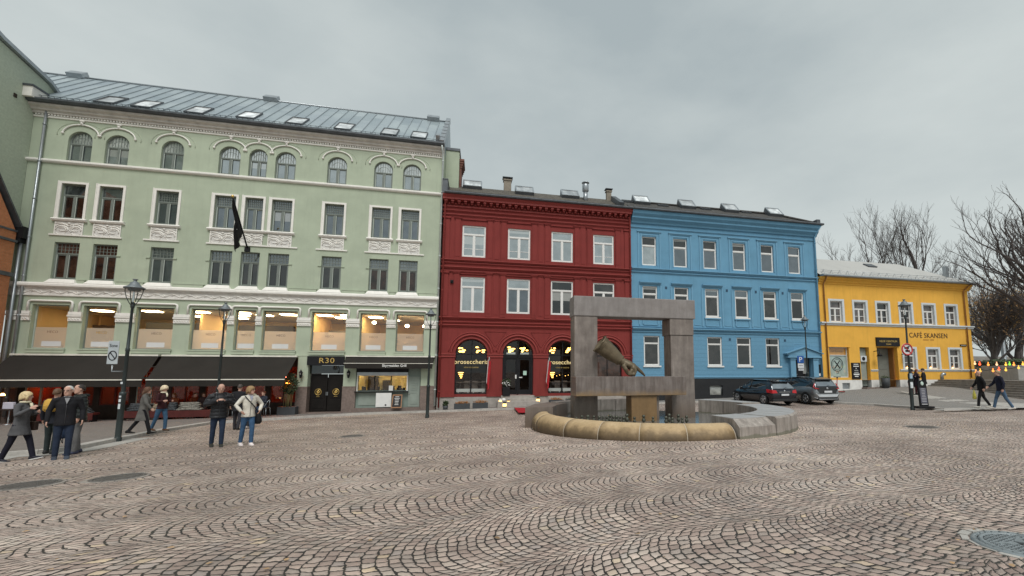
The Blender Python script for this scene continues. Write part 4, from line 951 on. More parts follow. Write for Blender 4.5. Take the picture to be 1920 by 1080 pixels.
# ================================================================ blue house
bl = froot('blue_building', 'sky blue three storey house with six narrow window bays and dark base', 'building', 21.5, 0, -.3)
B3 = [15.27, 17.67, 20.03, 22.43, 24.82, 27.19]; B2 = [15.28, 17.68, 20.09, 22.50, 24.88, 27.27]; B1 = [15.34, 17.80, 20.18, 22.54, 24.94]
M_rust = brick_mat('blue_rusticated_render', (.132, .30, .44), (.14, .315, .46), (.08, .19, .28), 60, .30, 'uz', .8, .010, .5)
holes = [(c - .54, c + .54, 9.2, 11.3) for c in B3] + [(c - .555, c + .555, 5.64, 7.71) for c in B2]
wall(bl, 13.9, 29.15, 4.40, 13.0, holes, M_blue, depth=.25)
holes = [(c - .585, c + .585, 2.12, 4.19) for c in B1] + [(26.72, 28.17, .45, 2.87)]
wall(bl, 13.9, 29.15, 1.22, 4.399, holes[:-1] + [(26.72, 28.17, 1.22, 2.87)], M_rust, depth=.25)
bw = [(17.2, 18.2, .02, .72), (19.66, 20.67, .02, .72), (22.0, 22.9, .02, .72)]
wall(bl, 13.9, 29.17, -.9, 1.219, bw + [(26.72, 28.17, .3, 1.219)], mat('charcoal_base', (.026, .027, .029), .7, spec=.2, var=.12, bump=.15, dirt=.1), v=-.04, depth=.2, name='dark_base')
part(MB().poly([(29.15, 0, -.5), (29.15, 10, -.5), (29.15, 10, 13), (29.15, 0, 13)]).poly([(13.9, 9.5, 4), (29.15, 9.5, 4), (29.15, 9.5, 13), (13.9, 9.5, 13)]), 'side_wall', M_blue, bl)
part(MB().poly([(13.9, .3, 1.2), (29.1, .3, 1.2), (29.1, .3, .0), (13.9, .3, .0)]), 'base_backing', M_black, bl)
for a, b, c, d in bw:
    w = part(MB().box(a, a + .05, .1, .14, c, d).box(b - .05, b, .1, .14, c, d).box(a, b, .1, .14, c, c + .04), 'basement_window', M_black, bl); part(MB().poly([(a, .13, c), (b, .13, c), (b, .13, d), (a, .13, d)]), 'pane', pane_mat('pale_basement_glass', (.55, .55, .50), .1) if 'pale_basement_glass' not in MATS else MATS['pale_basement_glass'], w)
    mb = MB(); k = a + .06
    while k < b: mb.tube([(k, .05, c), (k, .05, d)], .01, 4); k += .07
    part(mb, 'window_bars', M_zinc, w)
for i, c in enumerate(B3):
    window(bl, c - .54, c + .54, 9.2, 11.3, .10, M_white, G_mid if i != 0 else G_hi, ft=.07, transom=10.66, mull=0, mw=.11, upper=G_lo if i < 5 else G_mid, sash=.04)
    mb = MB()
    for a, b in ((c - .86, c - .78), (c + .78, c + .86)): mb.box(a, b, -.04, .01, 9.0, 11.55)
    mb.box(c - .86, c + .86, -.04, .01, 11.551, 11.62); mb.box(c - .92, c + .92, -.09, .01, 11.621, 11.68); mb.box(c - .62, c - .55, -.03, .01, 9.2, 11.38); mb.box(c + .55, c + .62, -.03, .01, 9.2, 11.38); mb.box(c - .62, c + .62, -.03, .01, 11.381, 11.44)
    part(mb, 'window_surround', M_bluelite, bl)
for i, c in enumerate(B2):
    window(bl, c - .555, c + .555, 5.64, 7.71, .08, M_white, G_lo, ft=.08, transom=7.16, mull=0, mw=.11, sash=.04, upper=G_mid if i in (2, 3, 5) else G_lo)
    profile(bl, c - .80, c + .80, [(.01, 7.80), (-.05, 7.82), (-.16, 7.92), (-.18, 7.97), (-.1, 8.0), (.01, 8.0)], M_bluelite, 'hood')
    mb = MB()
    for a, b in ((c - .86, c - .76), (c + .76, c + .86)): mb.box(a, b, -.045, .01, 4.95, 7.75)
    mb.box(c - .58, c - .52, -.05, .01, 5.0, 5.48); mb.box(c + .52, c + .58, -.05, .01, 5.0, 5.48); mb.box(c - .52, c + .52, -.05, .01, 4.95, 5.0); part(mb, 'window_surround', M_bluelite, bl)
    part(MB().box(c - .62, c + .62, -.07, .05, 5.56, 5.64), 'sill', M_white, bl); part(MB().box(c - .66, c + .66, -.08, .01, 5.48, 5.555), 'sill_moulding', M_bluelite, bl)
for a, b in zip(B2, B2[1:]): part(MB().box(a + .95, b - .95, -.03, .01, 5.02, 5.08), 'panel_line', M_bluelite, bl)
for c in B1:
    window(bl, c - .585, c + .585, 2.12, 4.19, .08, M_white, G_lo, ft=.08, transom=3.68, mull=0, mw=.09, sash=.035); part(MB().box(c - .66, c + .66, -.08, .05, 2.02, 2.12), 'sill', M_white, bl)
for z0, z1, o_ in ((8.62, 8.74, .10), (8.82, 8.98, .18), (11.86, 11.95, .08), (4.40, 4.50, .08), (4.58, 4.74, .20), (4.80, 4.86, .06), (1.24, 1.36, .05)):
    u1 = 26.2 if z0 < 2 else 29.16
    band(bl, 13.92, u1, z0, z1, o_, M_bluelite)
profile(bl, 13.92, 29.25, [(.01, 12.20), (-.10, 12.22), (-.14, 12.34), (-.34, 12.52), (-.34, 12.64), (-.50, 12.80), (-.55, 12.94), (-.55, 13.02), (.01, 13.02)], M_blue)
profile(bl, 13.95, 29.5, [(-.3, 13.025), (-.66, 13.03), (-.70, 13.10), (-.66, 13.17), (-.3, 13.17)], M_lead, 'gutter')
for c, z in ((16.5, 7.55), (21.3, 7.55), (23.7, 7.55), (26.0, 7.55), (21.4, 3.95), (26.0, 3.95)): part(MB().box(c - .08, c + .08, -.02, .012, z, z + .18), 'wall_vent', mat('dark_blue_vent', (.03, .07, .12), .8), bl)  # vents in one even dark blue
part(MB().box(26.7, 28.2, -.02, .012, 3.75, 3.80).box(26.7, 26.75, -.02, .012, 3.3, 3.75).box(28.15, 28.2, -.02, .012, 3.3, 3.75), 'blind_panel', M_bluelite, bl)
# porch
for x in (26.45, 28.42): mb = MB().box(x - .22, x + .22, -.22, .01, .2, 2.72); mb.box(x - .26, x + .26, -.27, .01, 2.60, 2.68); mb.box(x - .25, x + .25, -.25, .01, .2, .5); part(mb, 'door_pilaster', M_bluelite, bl)
mb = MB(); mb.box(25.95, 28.85, -.34, .01, 2.74, 2.86); mb.box(26.05, 28.75, -.28, .01, 2.861, 2.94)
mb.prism([(25.88, .01, 2.95), (28.92, .01, 2.95), (28.92, .01, 3.02), (27.40, .01, 3.50), (25.88, .01, 3.02)], (0, -.30, 0)); part(mb, 'pediment', M_bluelite, bl, recalc=True)
mb = MB(); mb.hexa([(25.80, -.42, 3.02), (25.80, .01, 3.02), (27.40, .01, 3.52), (27.40, -.42, 3.52), (25.80, -.42, 3.07), (25.80, .01, 3.07), (27.40, .01, 3.58), (27.40, -.42, 3.58)]); mb.hexa([(27.40, -.42, 3.52), (27.40, .01, 3.52), (29.0, .01, 3.02), (29.0, -.42, 3.02), (27.40, -.42, 3.58), (27.40, .01, 3.58), (29.0, .01, 3.07), (29.0, -.42, 3.07)]); part(mb, 'pediment_roof', M_bluelite, bl)
mb = MB().box(26.72, 26.80, .2, .28, .45, 2.87); mb.box(28.09, 28.17, .2, .28, .45, 2.87); mb.box(27.52, 27.60, .2, .28, .45, 2.87); mb.box(26.8, 28.09, .2, .28, 2.77, 2.87); fr_ = part(mb, 'door_frame', M_black, bl)
part(MB().box(26.80, 27.52, .22, .27, .46, 2.77), 'door', M_black, bl); part(MB().box(27.60, 28.09, .23, .25, .46, 2.77), 'side_light', G_lo, bl); part(MB().box(26.86, 27.1, .18, .2, 1.5, 1.53), 'handle', M_zinc, bl)
part(MB().box(26.2, 28.7, -.7, .3, -.6, .44), 'doorstep', M_brown, bl)
part(MB().box(28.62, 28.98, -.05, .01, 1.35, 2.25).box(28.6, 29.0, -.04, -.0, .95, 1.2), 'notice_case', M_black, bl); part(MB().box(28.68, 28.92, -.06, -.05, 1.38, 1.58), 'notice', M_blind, bl)
M_tile = brick_mat('dark_roof_tiles', (.06, .058, .055), (.095, .09, .082), (.02, .02, .02), .24, .20, 'uz', .75, .02, .6)
RB = Roof(-.38, 13.14, 2.3, 14.72)
mb = MB().poly([RB.p(13.95, 0), RB.p(29.35, 0), RB.p(27.2, RB.L), RB.p(13.95, RB.L)]); mb.poly([RB.p(29.35, 0), (29.35, 9, 13.1), (27.2, 6, 14.7), RB.p(27.2, RB.L)]); mb.poly([RB.p(13.95, RB.L), RB.p(27.2, RB.L), (27.2, 6, 14.7), (13.95, 6, 14.7)]); part(mb, 'roof', M_tile, bl)
mb = MB().tube([RB.p(29.35, .02, .05), RB.p(27.2, RB.L, .08), RB.p(14, RB.L, .05)], .09, 6); part(mb, 'ridge_tiles', M_tile, bl)
for x, y in ((1199, 380.5), (1281, 387), (1360, 394), (1437, 400)):
    u, t = RB.hit(x, y); skylight(bl, RB, u, min(t, RB.L - .35), 1.25, 1.0, box=.5)
for x, y in ((1168, 376), (1243, 386.5), (1323, 393), (1398, 399)):
    u, t = RB.hit(x, y); skylight(bl, RB, max(u, 14.4), min(t, RB.L - .25), .8, .4)
mb = MB().box(29.0, 29.32, -.5, 4, 13.0, 13.5); part(mb, 'parapet_end', M_lead, bl)
mb = MB()
for k in range(36): u = 14.1 + k * .42; mb.tube([RB.p(u, .25, 0), RB.p(u, .2, .14)], .012, 4)
mb.tube([RB.p(14.0, .2, .13), RB.p(29.0, .2, .13)], .012, 4); mb.tube([(23.3, 2.3, 14.6), (23.3, 2.3, 15.0)], .05, 6); part(mb, 'snow_guard', M_lead, bl)
pipe(bl, 29.02, .2, 12.2, -.14, M_bluelite, .055, bends=[(29.3, -.55, 13.0), (29.15, -.35, 12.6)])
# ================================================================ yellow house
yb = froot('yellow_building', 'low yellow two storey cafe house with pale roof beside the steps', 'building', 36.5, 0, .3)
Y2 = [30.75, 32.98, 35.17, 37.45, 39.80, 42.14]; Y1 = [37.48, 39.87, 42.16]
holes = [(c - .56, c + .56, 5.56, 7.22) for c in Y2] + [(c - .56, c + .56, 1.93, 3.56) for c in Y1] + [(29.86, 31.67, 1.26, 3.60), (32.68, 33.56, 1.07, 3.62), (34.30, 36.30, 1.07, 3.65)]
wall(yb, 29.2, 44.1, 1.07, 9.1, holes, M_yel, depth=.32)
M_wbase = mat('white_plinth', (.70, .69, .66), .8, var=.06, bump=.2, dirt=.3, streak=.2)
wall(yb, 29.2, 44.12, -.5, 1.069, [(30.85, 31.55, .38, .85), (32.68, 33.56, .5, 1.069), (34.30, 36.30, .5, 1.069)], M_wbase, v=-.03, depth=.35, name='white_plinth')
part(MB().poly([(44.1, 0, 0), (44.1, 9, 0), (44.1, 9, 9.1), (44.1, 0, 9.1)]).poly([(29.2, 9, 3), (44.1, 9, 3), (44.1, 9, 9.1), (29.2, 9, 9.1)]), 'side_wall', M_yel, yb)
M_surr = mat('pale_blue_grey_trim', (.56, .60, .62), .7, var=.04, bump=.1); G_cur = pane_mat('curtained_window_glass', (.10, .085, .08), .10)
def ywin(c, z0, z1):
    window(yb, c - .56, c + .56, z0, z1, .14, M_white, G_cur, ft=.07, transom=z0 + (z1 - z0) * .66, mull=1, mw=.09, rows=2, sash=.03, grid=None)
    mb = MB().box(c - .74, c - .56, -.03, .01, z0 - .02, z1 + .15); mb.box(c + .56, c + .74, -.03, .01, z0 - .02, z1 + .15); mb.box(c - .56, c + .56, -.03, .01, z1, z1 + .15); mb.box(c + .545, c + .56, -.02, .14, z0, z1); mb.box(c - .545, c + .545, -.02, .14, z1 - .015, z1 + .002)
    part(mb, 'window_surround', M_surr, yb)
for c in Y2: ywin(c, 5.56, 7.22)
for c in Y1: ywin(c, 1.93, 3.56)
for c in Y1: part(MB().ell((c - .2, .12, 2.05), (.03, .02, .04), 8, 5), 'window_candle', E_warm, yb)
part(MB().ell((39.55, .25, 3.38), (.06, .04, .06), 8, 5), 'window_lamp', emit('red_window_lamp', (1, .2, .05), 6), yb)
band(yb, 29.22, 44.35, 5.28, 5.54, .16, M_surr); band(yb, 36.40, 44.2, 1.72, 1.90, .10, M_surr); band(yb, 33.6, 34.25, 1.72, 1.88, .08, M_surr)
profile(yb, 29.2, 44.3, [(.01, 8.52), (-.06, 8.54), (-.06, 8.64), (-.16, 8.70), (-.16, 8.80), (-.34, 8.92), (-.34, 9.04), (.01, 9.04)], M_yel)
profile(yb, 29.25, 44.75, [(-.2, 9.045), (-.55, 9.05), (-.60, 9.12), (-.55, 9.2), (-.2, 9.2)], M_zinc, 'gutter')
M_yroof = mat('pale_sheet_roof', (.46, .455, .43), .55, .1, var=.12, scale=.6, bump=.1, bscale=4, dirt=.25)
RY = Roof(-.35, 9.14, 3.6, 11.6)
mb = MB().poly([RY.p(29.25, 0), RY.p(44.7, 0), RY.p(41.2, RY.L), RY.p(29.25, RY.L)]); mb.poly([RY.p(44.7, 0), (44.7, 9, 9.1), (41.2, 5.5, 11.6), RY.p(41.2, RY.L)]); mb.poly([RY.p(29.25, RY.L), RY.p(41.2, RY.L), (41.2, 5.5, 11.6), (29.25, 5.5, 11.6)]); mb.poly([(29.25, 5.5, 11.6), (41.2, 5.5, 11.6), (44.7, 9, 9.1), (29.25, 9, 9.1)]); part(mb, 'roof', M_yroof, yb)
u, t = RY.hit(1631, 499); mb = MB(); RY.slab(mb, u - .45, u + .45, t - .35, t + .35, 0, .10); part(mb, 'roof_hatch', M_lead, yb)
mb = MB()
for k in range(20):
    u = 29.7 + k * .76; mb.tube([RY.p(u, .55, 0), RY.p(u, .5, .30), RY.p(u, .15, .0)], .016, 4)
for h in (.12, .26): mb.tube([RY.p(29.5, .5, h), RY.p(44.4, .5, h)], .014, 4)
part(mb, 'snow_guard', M_zinc, yb)
part(MB().box(43.2, 43.5, .9, 1.2, 9.6, 10.9), 'metal_flue', M_zinc, yb)
M_copper = mat('brown_downpipe', (.33, .15, .045), .5, .2, bump=0)
pipe(yb, 29.62, .3, 8.5, -.10, M_copper, .05, bends=[(29.65, -.5, 9.05), (29.65, -.3, 8.8)]); pipe(yb, 43.55, 1.2, 8.5, -.10, M_copper, .05, bends=[(43.9, -.5, 9.05), (43.7, -.3, 8.8)])
# shop window, doors
w = window(yb, 29.86, 31.67, 1.26, 3.60, .2, M_surr, G_clear, ft=.07, transom=2.98, mull=0, mw=.05)
part(MB().poly([(29.93, .25, 1.33), (31.6, .25, 1.33), (31.6, .25, 2.95), (29.93, .25, 2.95)]), 'window_poster', mat('pale_poster', (.42, .50, .47), .6, var=.25, scale=1.5, bump=0), w); part(MB().poly([(29.93, .25, 3.0), (31.6, .25, 3.0), (31.6, .25, 3.53), (29.93, .25, 3.53)]), 'window_band', mat('orange_band', (.68, .32, .07), .6, bump=0), w)
mb = MB(); cx, cz = 30.74, 2.27
mb.tube([(cx + .52 * math.cos(k * math.pi / 14), .235, cz + .52 * math.sin(k * math.pi / 14)) for k in range(28)], .022, 5, closed=True); mb.tube([(cx + .40 * math.cos(k * math.pi / 14), .235, cz + .40 * math.sin(k * math.pi / 14)) for k in range(28)], .01, 4, closed=True)
mb.tube([(cx - .22, .235, cz - .28), (cx + .22, .235, cz + .26)], .035, 5); mb.tube([(cx + .22, .235, cz - .28), (cx - .22, .235, cz + .26)], .035, 5); part(mb, 'crossed_badge', M_black, w)
part(text_mb('CAFE SKANSEN', 30.74, 3.27, 1.1, .245, ext=.003, height=.13), 'lettering', M_copper, w); part(text_mb('54', 30.74, 1.62, .22, .245, ext=.003), 'lettering', M_black, w)
part(MB().box(29.75, 31.8, -.04, .01, 3.60, 3.66), 'shop_lintel', M_yel, yb)
part(MB().box(32.74, 33.5, .28, .33, .6, 3.55), 'side_door', mat('grey_green_door', (.25, .28, .25), .6, bump=.1), yb); part(MB().box(32.85, 33.42, .12, .3, 2.5, 2.95), 'air_unit', M_surr, yb)
part(MB().ell((33.12, .115, 2.72), (.16, .02, .16), 12, 6), 'air_fan', M_black, yb)
part(MB().box(34.36, 36.24, 1.2, 1.26, .5, 3.65), 'passage_back', M_black, yb)
mb = MB().box(35.0, 36.2, .75, .82, .55, 3.6)
for z in (.8, 1.9, 2.9): mb.box(35.2, 36.0, .73, .76, z, z + .75)
part(mb, 'front_door', mat('passage_door', (.16, .17, .15), .6, bump=.1), yb); part(MB().box(34.30, 34.42, .32, 1.2, .5, 3.65).box(36.2, 36.3, .32, 1.2, .5, 3.65).box(34.3, 36.3, .32, 1.25, 3.6, 3.65), 'passage_lining', M_copper, yb)
part(MB().box(32.6, 36.5, -.5, .4, -.3, .50), 'doorstep', M_brown, yb)
part(MB().box(30.85, 31.55, .1, .14, .38, .85), 'cellar_window', M_zinc, yb)
mb = MB().tube([(40.5 + .0, -.05, 1.1), (40.5, -.05, 1.42), (40.58, -.1, 1.52), (40.75, -.12, 1.52)], .13, 12); part(mb, 'vent_pipe', M_zinc, yb)
part(text_mb('CAFÉ SKANSEN', 39.55, 4.72, 3.9, 0, ext=.02, height=.50, spacing=1.05), 'wall_lettering', mat('dark_brown_letters', (.07, .04, .02), .6, bump=0), yb); part(text_mb('ANNO 1890', 39.5, 4.30, 1.1, 0, ext=.012, height=.12, spacing=1.2), 'wall_lettering', M_copper, yb)
# ================================================================ neighbours at the left edge
nb = froot('gable_building', 'tall blank green gable wall rising above the left end of the green house', 'building', -20.3, -4, -1)
outl = [(1.4, 5), (1.4, 17.25), (.5, 17.75), (-2.1, 18.35), (-12, 22.2), (-12, 5)]
M_gable = brick_mat('green_painted_brick', (.45, .51, .41), (.48, .54, .435), (.42, .475, .38), .3, .09, 'vz', .85, .006, .3)
mb = MB().prism([(-20.31, v, z) for v, z in outl], (-6, 0, 0)); part(mb, 'wall', M_gable, nb, recalc=True)
mb = MB(); rr = [(1.75, 17.0), (.5, 17.78), (-2.1, 18.38), (-12.2, 22.3)]
for (v0, z0), (v1, z1) in zip(rr, rr[1:]): mb.hexa([(-20.12, v0, z0), (-20.12, v1, z1), (-27, v1, z1), (-27, v0, z0), (-20.12, v0, z0 + .2), (-20.12, v1, z1 + .2), (-27, v1, z1 + .2), (-27, v0, z0 + .2)])
part(mb, 'roof_edge', M_zinc, nb)
mb = MB().box(-20.32, -20.27, -1.15, -1.0, 15.95, 16.15); part(mb, 'wall_vent', M_dk, nb); part(MB().box(-20.5, -19.9, -.75, .1, 16.3, 16.85), 'eave_end', M_cream, gb); part(MB().box(-20.55, -19.85, -.8, .12, 16.851, 16.95), 'eave_cap', M_lead, gb)
ob = froot('orange_brick_building', 'orange brick house with gutter at the far left edge', 'building', -20, -3, -1)
M_obrick = brick_mat('orange_brick', (.50, .185, .08), (.60, .24, .11), (.42, .24, .15), .24, .085, 'vz', .85, .008, .35)
mb = MB().prism([(-19.97, v, z) for v, z in ((-.45, -1.5), (-.45, 8.9), (-3.0, 13.2), (-7, 13.2), (-7, -1.5))], (-6, 0, 0)); part(mb, 'wall', M_obrick, ob, recalc=True)
mb = MB()
for z, h, o_ in ((8.35, .12, .10), (6.55, .2, .14), (8.9, .1, .06)): mb.box(-19.972, -19.97 + o_, -7, -.45, z, z + h)
part(mb, 'brick_course', M_lead, ob)
mb = MB(); mb.hexa([(-19.8, -.2, 8.85), (-19.8, -3.0, 13.3), (-26, -3.0, 13.3), (-26, -.2, 8.85), (-19.8, -.2, 9.0), (-19.8, -3.0, 13.45), (-26, -3.0, 13.45), (-26, -.2, 9.0)]); part(mb, 'roof', M_lead, ob)
mb = MB().box(-20.35, -19.72, -.42, .0, 8.65, 9.25); mb.box(-20.25, -19.85, -.40, -.06, 8.4, 8.65); part(mb, 'gutter_box', M_black, ob)
part(MB().tube([(-19.93, -.22, 8.45), (-19.93, -.22, -.9)], .07, 8), 'downpipe', M_zinc, ob)
# ================================================================ awnings and signs on the houses
M_canvas = mat('charcoal_canvas', (.030, .027, .024), .9, var=.12, scale=1.2, bump=.1, dirt=.15, spec=.15)
M_bar = mat('cream_awning_bar', (.74, .72, .64), .5, bump=0)
def awning(u0, u1, ue0, ue1, label):
    a = froot('awning', label, 'awning', (u0 + u1) / 2, -.5, 1.3, 'charcoal awnings over the restaurant terrace')
    mb = MB(); n = 14; rows = []
    for k in range(6):
        t = k / 5; v = -.16 - 1.69 * t; z = 2.52 - 1.22 * t - .04 * math.sin(math.pi * t)
        rows.append([(u0 + (ue0 - u0) * t + ((u1 + (ue1 - u1) * t) - (u0 + (ue0 - u0) * t)) * i / n, v, z - .008 * math.cos(i * 2.1)) for i in range(n + 1)])
    mb.rings(rows, cap=False, closed=False); part(mb, 'canopy', M_canvas, a)
    mb = MB(); r = [[(ue0 + (ue1 - ue0) * i / 40, -1.86 + .012 * math.sin(i * 1.3), z) for i in range(41)] for z in (1.26, 1.1, .93)]; mb.rings(r, cap=False, closed=False); part(mb, 'valance', M_canvas, a)
    part(MB().box(ue0, ue1, -1.89, -1.83, 1.255, 1.305), 'front_bar', M_bar, a); part(MB().box(u0, u1, -.22, .0, 2.53, 2.62), 'cassette', M_bar, a)
    k = u0 + .5
    while k < u1: part(MB().box(k - .12, k + .12, -.2, -.02, 2.46, 2.52), 'bracket', M_black, a); k += 1.45
    for u in (u0 + .4, u1 - .4):
        ue = ue0 + (u - u0) / (u1 - u0) * (ue1 - ue0); part(MB().tube([(u, -.15, 2.38), ((u + ue) / 2 + .3, -1.0, 1.85), (ue, -1.82, 1.24)], .022, 6), 'folding_arm', M_lead, a)
awning(-19.75, -13.35, -19.5, -12.95, 'charcoal awning at the left edge with the kerbside lamp in front of it')
awning(-13.2, -6.62, -12.78, -6.52, 'charcoal awning left of the R30 doorway with an orange lamp glowing at its right end')
a = froot('awning', 'short dark awning half rolled in over the grill counter with white lettering', 'awning', -1.5, -.3, 1.9)
part(MB().hexa([(-3.98, -.55, 2.2), (.92, -.55, 2.2), (.98, -.1, 2.58), (-4.04, -.1, 2.58), (-3.98, -.57, 2.23), (.92, -.57, 2.23), (.98, -.1, 2.62), (-4.04, -.1, 2.62)]), 'canopy', M_canvas, a)
part(MB().box(-4.06, .99, -.24, 0, 2.575, 2.65), 'cassette', M_bar, a); part(MB().box(-4.0, .95, -.62, -.56, 2.17, 2.20), 'front_bar', M_bar, a)
vl = part(MB().box(-3.95, .9, -.60, -.585, 1.88, 2.17), 'valance', M_canvas, a); part(text_mb('Skyggesiden Grill', -1.25, 2.035, 1.35, -.602, ext=.006, height=.20, bold=.02), 'lettering', M_white, vl)
s = froot('sign', 'black R30 sign with gold characters above the black double doors', 'sign', -5.1, -.05, 2.07)
part(MB().box(-6.1, -4.12, -.12, .3, 2.07, 2.60), 'board', M_black, s, bevel=.01); part(text_mb('R30', -5.05, 2.35, .80, -.122, ext=.012, height=.30, spacing=1.1), 'lettering', M_gold, s)
s = froot('sign', 'black name board with small gold letters over the passage of the yellow house', 'sign', 35.3, -.05, 3.74)
part(MB().box(34.25, 36.5, -.10, .0, 3.72, 4.42), 'board', M_black, s); part(text_mb('HELSE I SENTRUM', 35.37, 4.12, 1.7, -.102, ext=.006, height=.15), 'lettering', M_gold, s)
part(text_mb('TERAPI', 35.37, 3.88, .5, -.102, ext=.006), 'lettering', M_gold, s)
s = froot('sign', 'black menu board beside the grey side door of the yellow house', 'sign', 32.1, -.05, 1.2)
part(MB().box(31.78, 32.55, -.08, -.0, 1.15, 2.40), 'board', M_black, s)
mb = MB(); rr = random.Random(2)
for k, (w_, h_) in enumerate(((.42, .05), (.5, .07), (.10, .05), (.36, .03), (.4, .03), (.52, .10), (.34, .07))): z = 2.28 - k * .155; mb.box(32.16 - w_ / 2, 32.16 + w_ / 2, -.085, -.08, z - h_ / 2, z + h_ / 2)
part(mb, 'white_lettering', M_white, s)
s = froot('street_sign', 'small black street name plate high on the yellow house near its right corner', 'sign', 43.1, -.05, 3.7); part(MB().box(42.75, 43.4, -.06, -.0, 3.82, 3.98), 'plate', M_black, s); part(text_mb('RÅDHUSGATA', 43.07, 3.90, .5, -.062, ext=.004, height=.07), 'lettering', M_white, s)
def wall_lantern(u, z, label, v=0):
    w = froot('wall_lantern', label, 'lantern', u, v, z, 'lanterns beside the R30 doorway')
    mb = MB().tube([(u, v, z + .15), (u, v - .18, z + .22), (u, v - .2, z + .5)], .015, 6); part(mb, 'bracket', M_black, w)
    mb = MB().lathe([(.02, 0), (.06, .04), (.10, .30), (.12, .31), (.05, .42), (.02, .48), (0, .5)], (u, v - .2, z), 6, smooth=False); part(mb, 'lantern_body', M_black, w)
    part(MB().lathe([(.05, .05), (.092, .28)], (u, v - .2 - .006, z), 6, smooth=False), 'glass', G_fan, w)
wall_lantern(-6.35, 1.32, 'black wall lantern left of the R30 doorway'); wall_lantern(-3.82, 1.32, 'black wall lantern right of the R30 doorway under the short awning', -.03)
w = froot('wall_lantern', 'black bracket lamp beside the passage of the yellow house', 'lamp', 34.0, 0, 3.0); part(MB().tube([(34.0, 0, 3.3), (34.0, -.5, 3.35), (34.0, -.5, 3.1)], .03, 6), 'bracket', M_black, w); part(MB().lathe([(.0, .25), (.1, .2), (.22, 0), (0, .0)], (34.0, -.5, 2.9), 12), 'lamp_shade', M_black, w)
w = froot('wall_lantern', 'black wall fitting right of the yellow passage beside the no trucks sign', 'lamp', 36.7, 0, 3.0); part(MB().tube([(36.7, 0, 3.1), (36.7, -.4, 3.1)], .03, 6), 'bracket', M_black, w); part(MB().box(36.62, 36.8, -.55, -.3, 2.95, 3.2), 'lamp_head', M_black, w)
# lamps under the awning end
for (x, y, Y, lab, e, r_) in ((533, 706, 24.6, 'glowing red heater lamp under the right end of the awning', 'pinkred_lamp', .10), (540, 717, 24.9, 'small orange lamp shade beneath the red heater lamp', 'orange_lamp', .11), (5, 740, 21.6, 'bright yellow lamp glowing at the far left under the awning', 'yellow_lamp', .09)):
    p = at(x, y, Y); w = root('hanging_lamp', lab, 'lamp', p, 0)
    part(MB().lathe([(0, r_ * .8), (r_ * .5, r_ * .7), (r_, -r_ * .3), (r_ * .8, -r_ * .5), (0, -r_ * .5)], n=14), 'lamp_shade', emit(e, {'pinkred_lamp': (1, .25, .15), 'orange_lamp': (1, .28, .04), 'yellow_lamp': (1, .5, .15)}[e], 7), w); part(MB().tube([(0, 0, r_ * .7), (0, 0, .6)], .008, 4), 'cord', M_black, w)
# flag on the green house
f = froot('flag', 'black flag drooping from a slanted pole on the green facade', 'flag', -9.6, 0, 8.8)
P0, P1 = Vector((-9.62, 0, 8.75)), Vector((-9.35, -2.5, 10.95))
part(MB().tube([P0, P1], [.045, .03], 8), 'flag_pole', M_black, f); part(MB().ell(P1 + Vector((0, -.03, .05)), (.07, .07, .07)), 'finial', M_gold, f); part(MB().box(-9.75, -9.5, -.12, .0, 8.62, 8.9), 'pole_bracket', M_black, f)
mb = MB(); rows = []
for k in range(13):
    t = k / 12; a_ = P1.lerp(P0, .04 + .60 * t); L = .10 + 1.25 * math.sin(math.pi * min(1, t * .62 + .04)) * t ** .6
    rows.append([(a_.x + .10 * math.sin(j * 1.7 + t * 5) * j / 8 - .22 * t * j / 8 , a_.y + .06 * math.cos(j * 1.3 + k) * j / 8, a_.z - L * j / 8) for j in range(9)])
mb.rings(rows, cap=False, closed=False); fl = part(mb, 'cloth', mat('black_flag_cloth', (.012, .012, .014), .8, bump=0), f)
mb = MB(); c = (-9.62, -1.42, 9.50)
for k in range(5): mb.ell((c[0] + .05 * math.cos(k), c[1] - .05, c[2] + .09 * math.sin(k * 2.5)), (.05, .01, .03), 6, 4)
part(mb, 'emblem', M_white, fl)
# tricolour flags of the bar
M_fg, M_fw, M_fr = mat('flag_green', (.05, .25, .12), .8, bump=0), mat('flag_white', (.72, .72, .72), .8, bump=0), mat('flag_red', (.55, .03, .04), .8, bump=0)
def tricolour(u, z, label):
    f = froot('flag', label, 'flag', u, 0, z, 'tricolour flags of the bar'); p0, p1 = Vector((u, -.1, z)), Vector((u + .02, -.75, z + 1.45))
    part(MB().tube([p0, p1], .014, 5), 'flag_pole', M_white, f)
    for q, (m_, nm) in enumerate(((M_fg, 'green_stripe'), (M_fw, 'white_stripe'), (M_fr, 'red_stripe'))):
        rows = []
        for k in range(7):
            t = k / 6; a_ = p1.lerp(p0, .04 + .55 * t); L0 = (.25 + .95 * t)
            rows.append([(a_.x + (.10 * math.sin(3 * (q + j / 3)) * (q + j / 3)) / 2 - .10 * t * (q + j / 3) / 3, a_.y + .04 * math.sin(k + j), a_.z - L0 * (q + j / 3) / 3) for j in range(4)])
        part(MB().rings(rows, cap=False, closed=False), nm, m_, f)
tricolour(4.25, 1.15, 'green white and red flag on the pier right of the first arch'); tricolour(8.02, 1.15, 'green white and red flag at the left edge of the third arch')
